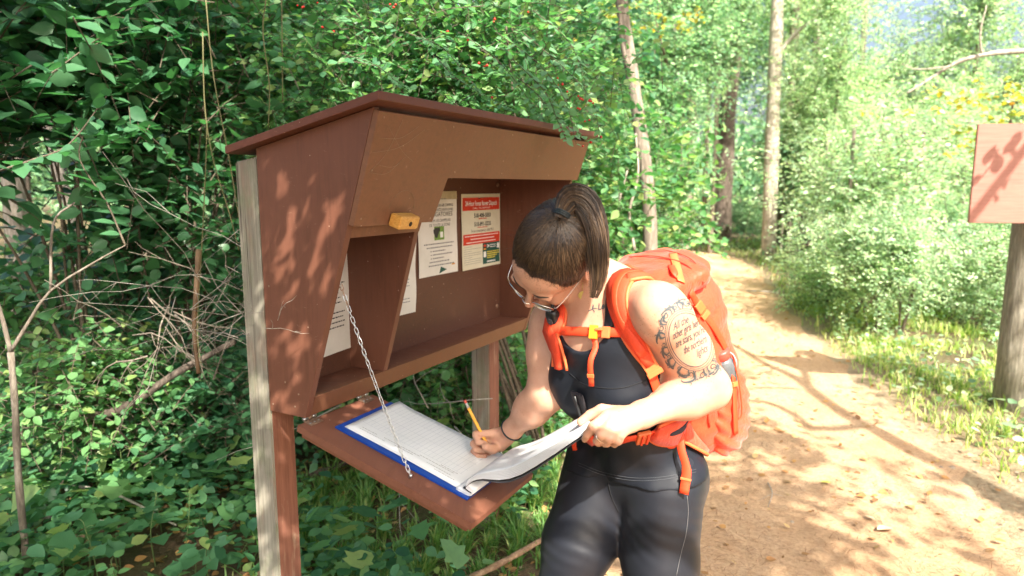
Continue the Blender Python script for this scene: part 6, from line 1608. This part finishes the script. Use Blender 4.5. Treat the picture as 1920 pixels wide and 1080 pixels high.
spray(sap, [at(235, 460, 2.35), at(200, 380, 2.4), at(150, 300, 2.4), at(160, 240, 2.4)], 12, .085, T_OVAL, 'oval', M_lv_dark, .004, seed=31)
spray(sap, [at(0, 320, 2.1), at(60, 300, 2.1), at(130, 270, 2.15), at(200, 180, 2.2)], 12, .085, T_OVAL, 'oval', M_lv_dark, .004, seed=32)
trunk_thing('grey_trunk', [at(30, 520, 5.4)-Vector((0, 0, 1.2)), at(28, 400, 5.4), at(22, 200, 5.4), at(10, 0, 5.4), at(0, -150, 5.4)], .085, .075, M_bark_p, 'pale grey trunk at the far left edge behind the leaves')
trunk_thing('leaning_trunk', [at(160, 520, 5.2)-Vector((0, 0, .9)), at(140, 420, 5.2), at(110, 330, 5.2), at(92, 250, 5.3), at(60, 100, 5.4), at(40, -60, 5.5)], .045, .035, M_bark_p, 'thin mottled pale trunk leaning left, beside the far left trunk')
trunk_thing('dark_trunk', [at(45, 560, 8)-Vector((0, 0, 1.8)), at(40, 420, 8), at(30, 200, 8), at(35, -100, 8)], .13, .11, M_bark_d, 'dark trunk in the gap at the left edge')
for k, (pts, lab) in enumerate((([(385, -10), (400, 140), (430, 300), (450, 420)], 'left arching golden stem beside the roof corner'), ([(500, -10), (493, 60), (505, 160), (503, 240)], 'thin upright stem above the roof, left of the straight one'), ([(528, -10), (529, 80), (530, 190)], 'straight thin stem just above the left roof slope'), ([(388, 230), (385, 330), (378, 470), (370, 620), (380, 700)], 'long golden stem falling behind the dead twigs'), ([(380, 60), (384, 200), (400, 300), (430, 400), (448, 470)], 'golden stem curving down to the post top'))):
    P = [at(a, b, 2.55+.05*k) for a, b in pts]; trunk_thing('vine_stem', P, .0022, .0020, mat_plain('golden_stem', (.13, .12, .05), .7), lab, 'stem')
def deadtangle(name, c, n, spread, label, seed, mat, nkids=3, r=.0022, L0_=.5):
    rg = np.random.default_rng(seed); root = empty(name, (c[0], c[1], 0), label, 'dead branches')
    for k in range(n):
        a = A_(c)+rg.normal(0, 1, 3)*A_(spread)*.35; d = rg.normal(size=3); d[1] *= .5; d[2] = d[2]*.8-.2; d = un(d); L_ = L0_*rg.uniform(.4, 1.1); pts = [Vector(a)]
        for i in range(6): d = un(d+rg.normal(0, .22, 3)); pts.append(pts[-1]+Vector(d)*L_/6)
        link('dead_twig', tubemesh('dead_twig', [p-root.location for p in pts], [r*rg.uniform(.6, 1.2)*(1-.12*i) for i in range(7)], 5), mat, root)
        for j in range(nkids):
            i = int(rg.integers(1, 5)); dd = un(d+rg.normal(0, .7, 3)); q = pts[i]; P = [q]
            for _ in range(3): dd = un(dd+rg.normal(0, .25, 3)); P.append(P[-1]+Vector(dd)*L_*.11)
            link('dead_twig', tubemesh('dead_twig', [p-root.location for p in P], [r*.5, r*.4, r*.3, r*.2], 4), mat, root)
deadtangle('dead_twig_tangle', at(410, 560, 2.0), 20, (.20, .14, .26), 'tangle of pale dead twigs beside the grey post', 5, M_dead, r=.0016)
deadtangle('dead_twig_tangle', at(300, 600, 2.5), 14, (.35, .2, .3), 'dark dead twigs in the hollow left of the post', 6, M_bark_m, r=.0035, L0_=.6)
deadtangle('dead_twig_tangle', at(490, 600, 1.57), 4, (.04, .03, .06), 'few curled pale twigs touching the end panel', 8, M_dead, 2, .0012, .14)
deadtangle('dead_twig_tangle', at(800, 760, 2.6), 7, (.5, .2, .15), 'grey dead twigs seen below the register shelf', 9, M_dead, 2, .003, .7)
trunk_thing('dead_limb', [at(100, 790, 2.9), at(220, 770, 2.8), at(330, 700, 2.8), at(440, 640, 2.8)], .022, .012, M_bark_d, 'dark fallen limb lying in the hollow', 'branch')
trunk_thing('bent_stem', [at(372, 470, 2.3), at(368, 540, 2.2), at(364, 620, 2.15), at(372, 700, 2.1)], .009, .006, mat_plain('orange_brown_stem', (.14, .08, .04), .7), 'orange brown bent stem behind the pale twigs', 'stem')

# ------------------------------------------------------------------ sign on the right
SN_ = un((-.18, -.98, .0)); s0 = at(1898, 325, 4.1)
sroot = empty('trail_sign', (s0.x+.10, s0.y, 0), 'blank brown board on a thick round post at the right edge', 'sign')
def signpt(px, py): 
    d = ray(px, py); n = Vector(SN_); t = (s0-Vector((0, 0, H))).dot(n)/d.dot(n); return Vector((0, 0, H))+d*t
tl_, bl_ = signpt(1838, 232), signpt(1816, 418)
sx = Vector((-SN_[1], SN_[0], 0)); sx = sx if sx.x > 0 else -sx
M_sign = NT('faded_sign_stain'); n_ = M_sign.noise(M_sign.coord('Object', (2, 2, 30)), 3, 6, .7); M_sign.base(M_sign.ramp(n_, [(.3, (.27, .105, .082)), (.6, (.34, .145, .112)), (.85, (.40, .19, .15))])); M_sign.rough(.6); M_sign.bump(n_, .3, .002)
up3 = (tl_-bl_); hgt3 = up3.z; W3_ = 1.0
qs_ = [Vector((bl_.x, bl_.y, bl_.z)), Vector((bl_.x, bl_.y, bl_.z))+sx*W3_, Vector((bl_.x, bl_.y, tl_.z))+sx*W3_, Vector((bl_.x, bl_.y, tl_.z))]
bm = bmesh.new(); n3 = Vector(SN_)
fv = [bm.verts.new(q) for q in qs_]; bv = [bm.verts.new(q-n3*.02) for q in qs_]; bm.faces.new(fv); bm.faces.new(bv[::-1])
for i in range(4): bm.faces.new((fv[i], bv[i], bv[(i+1) % 4], fv[(i+1) % 4]))
bmesh.ops.recalc_face_normals(bm, faces=bm.faces[:]); bmesh.ops.bevel(bm, geom=bm.edges[:], offset=.003, segments=2, affect='EDGES'); me = bpy.data.meshes.new('board'); bm.to_mesh(me); bm.free()
child('board', me, M_sign.m, sroot)
pcn = bl_+sx*(W3_*.5)-n3*.11; M_post2 = mat_bark('weathered_round_post', (.26, .235, .19), (.45, .42, .35), (18, 18, 2), .9)
pxl = at(1866, 775, bl_.y+.12); pcn = Vector((pxl.x+.105, bl_.y+.13, 0))
child('post', tubemesh('post', [Vector((pcn.x, pcn.y, -.2)), Vector((pcn.x, pcn.y, .5)), Vector((pcn.x, pcn.y, 1.2)), Vector((pcn.x, pcn.y, tl_.z-.02))], [.105, .104, .102, .10], 20), M_post2, sroot)
for z_ in (.04, hgt3-.04): disk('bolt', Vector((pcn.x, 0, 0))*1+Vector((0, qs_[0].y+(pcn.x-qs_[0].x)*sx.y/sx.x, bl_.z+z_))+n3*.0005, n3, .008, .004, M_steel, sroot)

# ------------------------------------------------------------------ forest behind
crowns = []
for k in range(5):
    rg = np.random.default_rng(500+k); ntw = 560; u = rg.normal(size=(ntw, 3)); u /= np.linalg.norm(u, axis=1, keepdims=True); lob = 1+.28*np.sin(u[:, :1]*5+k)+.22*np.sin(u[:, 2:]*6+2*k)
    p2 = u*rg.random(ntw)[:, None]**.5*lob*np.array((1.5, 1.5, 1.8)); dn = u+rg.normal(0, .5, (ntw, 3)); dn /= np.linalg.norm(dn, axis=1, keepdims=True); p0 = p2-dn*.55; p1 = (p0+p2)/2+np.array((0, 0, .1))
    P, D, N, S = twig_leaves(p0, p1, p2, 10, .095, rg=rg); crowns.append((leafmesh('crown', P, D, N, S, T_SMALL), twig_tubes('twigs', p0, p1, p2, .006, .001, 2)))
crown_m = {}
def crown_mesh(k, mat):
    kk = (k, mat.name)
    if kk not in crown_m: m = crowns[k][0].copy(); m.name = 'crown'; m.materials.clear(); m.materials.append(mat); crown_m[kk] = m
    return crown_m[kk]
for c in crowns: c[1].materials.append(M_twig)
rgt = np.random.default_rng(321)
def addcrown(root, p, sc, mat, name='crown'):
    k = int(rgt.integers(0, 5)); o = bpy.data.objects.new(name, crown_mesh(k, mat)); COL.objects.link(o); o.parent = root; o['kind'] = 'stuff'
    o.location = Vector(p)-Vector(root.location); o.rotation_euler = (rgt.uniform(-.3, .3), rgt.uniform(-.3, .3), rgt.uniform(0, 6.28)); o.scale = sc if hasattr(sc, '__len__') else (sc, sc, sc*rgt.uniform(.7, 1.1))
    t = bpy.data.objects.new('twigs', crowns[k][1]); COL.objects.link(t); t.parent = o; t['kind'] = 'stuff'
def tree(base, lean, h, r, mat, label, crs, cmat, group=None, cat='tree'):
    b = Vector(base); top = b+Vector(lean)+Vector((0, 0, h)); pts = [b-Vector((0, 0, .2)), b.lerp(top, .3)+Vector((rgt.uniform(-.06, .06)*h*.2, 0, 0)), b.lerp(top, .65)+Vector((rgt.uniform(-.06, .06)*h*.2, 0, 0)), top]
    limbs = []
    for (p, s_) in crs:
        t = min(.95, max(.25, (p[2]-.8)/h)); a = b.lerp(top, t); limbs.append(([a, a.lerp(Vector(p), .5)+Vector((0, 0, .15)), Vector(p)], r*.35, r*.1))
    root = trunk_thing('forest_tree', pts, r, r*.6, mat, label, cat, group, limbs)
    for (p, s_) in crs: addcrown(root, p, s_, cmat)
    return root
# the trunks one can tell apart
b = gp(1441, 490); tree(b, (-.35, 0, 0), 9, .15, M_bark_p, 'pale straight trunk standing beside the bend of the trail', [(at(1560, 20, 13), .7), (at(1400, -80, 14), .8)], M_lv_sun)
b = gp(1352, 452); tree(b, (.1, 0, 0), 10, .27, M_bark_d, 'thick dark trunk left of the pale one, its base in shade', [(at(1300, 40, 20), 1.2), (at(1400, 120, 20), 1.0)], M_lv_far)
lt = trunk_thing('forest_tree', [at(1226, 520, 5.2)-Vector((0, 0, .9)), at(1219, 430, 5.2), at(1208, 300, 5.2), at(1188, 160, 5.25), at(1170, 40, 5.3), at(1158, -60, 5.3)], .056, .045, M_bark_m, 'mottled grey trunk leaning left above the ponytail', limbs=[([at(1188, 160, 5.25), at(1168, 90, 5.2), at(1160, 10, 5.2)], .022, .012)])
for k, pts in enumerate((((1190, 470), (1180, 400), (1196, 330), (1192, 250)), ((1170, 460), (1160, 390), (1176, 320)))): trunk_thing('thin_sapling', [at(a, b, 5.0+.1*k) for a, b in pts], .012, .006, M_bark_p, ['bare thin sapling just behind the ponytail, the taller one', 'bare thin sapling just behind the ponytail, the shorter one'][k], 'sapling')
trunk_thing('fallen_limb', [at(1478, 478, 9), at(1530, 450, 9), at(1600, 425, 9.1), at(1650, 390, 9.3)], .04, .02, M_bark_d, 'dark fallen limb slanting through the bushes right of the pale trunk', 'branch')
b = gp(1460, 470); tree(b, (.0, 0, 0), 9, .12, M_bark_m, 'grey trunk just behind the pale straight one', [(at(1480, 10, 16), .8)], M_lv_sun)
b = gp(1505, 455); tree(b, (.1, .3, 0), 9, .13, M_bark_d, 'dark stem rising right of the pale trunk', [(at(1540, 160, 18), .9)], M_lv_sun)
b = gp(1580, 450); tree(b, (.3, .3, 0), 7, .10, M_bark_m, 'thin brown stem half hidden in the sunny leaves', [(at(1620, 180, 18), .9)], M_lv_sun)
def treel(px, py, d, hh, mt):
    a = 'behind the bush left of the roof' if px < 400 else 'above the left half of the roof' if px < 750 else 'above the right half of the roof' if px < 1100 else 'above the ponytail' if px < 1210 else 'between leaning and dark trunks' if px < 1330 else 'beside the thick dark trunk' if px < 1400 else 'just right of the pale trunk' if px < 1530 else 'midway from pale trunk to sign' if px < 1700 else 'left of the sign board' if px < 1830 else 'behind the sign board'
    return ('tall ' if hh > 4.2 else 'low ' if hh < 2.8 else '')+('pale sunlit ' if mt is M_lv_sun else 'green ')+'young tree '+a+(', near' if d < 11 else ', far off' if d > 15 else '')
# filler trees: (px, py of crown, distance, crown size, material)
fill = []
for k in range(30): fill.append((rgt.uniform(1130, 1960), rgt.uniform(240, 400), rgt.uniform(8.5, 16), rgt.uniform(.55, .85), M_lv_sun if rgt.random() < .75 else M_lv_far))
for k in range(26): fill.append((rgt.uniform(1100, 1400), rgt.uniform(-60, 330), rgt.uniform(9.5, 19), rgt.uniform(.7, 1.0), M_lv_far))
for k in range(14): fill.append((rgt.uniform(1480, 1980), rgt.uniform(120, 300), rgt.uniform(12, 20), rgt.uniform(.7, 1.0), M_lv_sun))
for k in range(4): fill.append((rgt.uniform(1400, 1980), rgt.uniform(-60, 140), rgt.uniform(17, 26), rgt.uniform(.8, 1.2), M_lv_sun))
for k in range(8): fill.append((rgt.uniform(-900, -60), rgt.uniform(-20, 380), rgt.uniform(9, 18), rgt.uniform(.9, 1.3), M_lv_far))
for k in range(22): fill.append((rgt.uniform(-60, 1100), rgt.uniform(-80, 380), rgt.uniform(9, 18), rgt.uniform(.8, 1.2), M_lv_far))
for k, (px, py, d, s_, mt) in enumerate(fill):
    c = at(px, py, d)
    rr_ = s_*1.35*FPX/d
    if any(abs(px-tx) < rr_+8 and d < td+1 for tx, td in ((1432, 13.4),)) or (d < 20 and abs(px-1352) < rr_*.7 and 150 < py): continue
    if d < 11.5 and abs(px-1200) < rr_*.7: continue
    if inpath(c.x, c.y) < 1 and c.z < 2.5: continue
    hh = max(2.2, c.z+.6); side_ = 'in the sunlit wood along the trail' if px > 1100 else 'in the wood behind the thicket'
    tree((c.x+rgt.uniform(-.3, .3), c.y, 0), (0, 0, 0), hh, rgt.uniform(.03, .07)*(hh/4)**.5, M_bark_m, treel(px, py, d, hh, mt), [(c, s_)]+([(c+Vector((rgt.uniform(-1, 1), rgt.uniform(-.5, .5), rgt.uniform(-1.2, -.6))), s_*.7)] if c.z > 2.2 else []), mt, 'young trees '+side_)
# roadside bushes on the right bank
for k in range(46):
    px = rgt.uniform(1400, 2000); d = rgt.uniform(6.2, 14); c = at(px, 430, d); zt = rgt.uniform(.35, 1.0)
    if inpath(c.x, c.y) < 1.5 or (abs(px-1436) < 100 and d < 14) or (abs(px-1436) < 45): continue
    s_ = rgt.uniform(.28, .48); root = empty('bank_bush', (c.x, c.y, 0), ('tall' if zt > .75 else 'low' if zt < .5 else 'rounded')+' sunlit bush on the right bank '+('near the pale trunk' if px < 1540 else 'midway to the sign' if px < 1700 else 'left of the sign post' if px < 1850 else 'behind the sign post')+(', close' if d < 8.5 else ', far' if d > 11.5 else ''), 'bush', 'bushes on the right bank')
    for q in range(3): link('stem', tubemesh('stem', [Vector((0, 0, -.05)), Vector((rgt.uniform(-.2, .2), 0, zt*.5)), Vector((rgt.uniform(-.4, .4), rgt.uniform(-.2, .2), zt))], [.012, .009, .004], 5), M_twig, root)
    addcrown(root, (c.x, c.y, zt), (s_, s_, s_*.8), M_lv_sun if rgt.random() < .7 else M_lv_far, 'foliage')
for k in range(20):
    px = rgt.uniform(1180, 1330) if k < 9 else rgt.uniform(1230, 1420); d = rgt.uniform(9, 15) if k < 9 else rgt.uniform(18, 22); c = at(px, 430, d)
    if inpath(c.x, c.y) < 1.3: continue
    root = empty('bank_bush', (c.x, c.y, 0), 'leafy bush left of the far trail', 'bush', 'bushes left of the far trail'); addcrown(root, (c.x, c.y, .6), (.42, .42, .4), M_lv_far, 'foliage'); link('stem', tubemesh('stem', [Vector((0, 0, -.05)), Vector((.1, 0, .5))], [.014, .008], 5), M_twig, root)
# branch reaching in at upper right and yellow-leaved sprigs
br = trunk_thing('overhanging_branch', [at(2000, 95, 7), at(1880, 98, 7), at(1800, 115, 7.1), at(1740, 150, 7.2), at(1700, 175, 7.2)], .03, .008, M_bark_p, 'pale bare branch reaching in from the upper right edge', 'branch', limbs=[([at(1840, 100, 7), at(1838, 60, 7), at(1850, 10, 7)], .012, .005), ([at(1780, 125, 7.1), at(1720, 130, 7.2), at(1690, 120, 7.2)], .01, .003)])
for k, (px, py, d) in enumerate(((1230, 40, 8), (1900, 190, 6), (1870, 245, 6.2))):
    c = at(px, py, d); root = empty('yellowing_sprig', (c.x, c.y, 0), ['sprig of yellowing leaves above the leaning trunk', 'yellow leaved branch above the sign, upper one', 'yellow leaved branch just above the sign board', 'pale yellow sprig high in the sunny gap'][k], 'branch')
    rg = np.random.default_rng(k); n_ = 34; u = rg.normal(size=(n_, 3)); p2 = A_(c)+u*np.array((.35, .2, .14)); p0 = p2-np.array((.18, .1, -.02))-rg.normal(0, .05, (n_, 3)); P, D, N, S = twig_leaves(p0, (p0+p2)/2, p2, 6, .06, rg=rg)
    link('twigs', twig_tubes('twigs', p0-A_(root.location), (p0+p2)/2-A_(root.location), p2-A_(root.location), .003, .001, 2), M_twig, root, kind='stuff'); foliage(root, P, D, N, S, T_OVAL, 'oval', [M_lv_yel, M_lv_sun], 0)
    link('limb', tubemesh('limb', [c-Vector(root.location)+Vector((.2, .3, -.4)), c-Vector(root.location)], [.02, .008], 6), M_twig, root)
# far wood: reads as one mass
def farwood():
    rg = np.random.default_rng(6); n = 30000; a = rg.uniform(-.85, .85, n); d = rg.uniform(27, 40, n); x = np.tan(a)*d; z = rg.random(n)**.8*(7.0+2.5*np.sin(x*.5)+2*np.sin(x*1.3+1)); P = np.stack([x, d, z], 1)
    gapx = np.exp(-((x/d-.52)/.25)**2); k = rg.random(n) > np.maximum(gapx*np.clip((z-3.2)/2, 0, 1)*.96, (x/d > .22)*np.clip((z-4.2)/2, 0, 1)*.75); P = P[k]; n = len(P)
    D = rg.normal(size=(n, 3)); N = rg.normal(0, .6, (n, 3)); N[:, 2] += .6; me = leafmesh('far_wood', P, D, N, rg.uniform(.25, .5, n), T_SMALL); link('far_wood', me, M_lv_far, None, kind='stuff', label='distant sunlit wood closing the view beyond the trail', cat='forest')
farwood()


def stones():
    rg = np.random.default_rng(15); n = 900; x = rg.uniform(-.3, 6, n*4); y = 1.2+rg.random(n*4)**1.5*12; k = inpath(x, y) < 1.3; x = x[k][:n]; y = y[k][:n]; n = len(x); V0 = np.array([(0, 0, 1), (1, 0, 0), (.3, .95, 0), (-.8, .6, 0), (-.8, -.6, 0), (.3, -.95, 0)], float); F0 = np.array([(0, i, i % 5+1) for i in range(1, 6)])
    s = rg.uniform(.003, .011, n)*(1+(rg.random(n) < .03)*1.2); V1 = V0[None]*(1+rg.uniform(-.3, .3, (n, 6, 3)))*s[:, None, None]*np.array((1, 1, .55)); V1 += np.stack([x, y, gz(x, y)+.006], 1)[:, None]; F = (F0[None]+np.arange(n)[:, None, None]*6).reshape(-1, 3)
    link('pebbles', npmesh('pebbles', V1.reshape(-1, 3), F), mat_plain('pebble_stone', (.30, .24, .18), .9, var=.4, scale=20), None, kind='stuff', label='small pebbles and grit on the path', cat='pebbles')
stones()
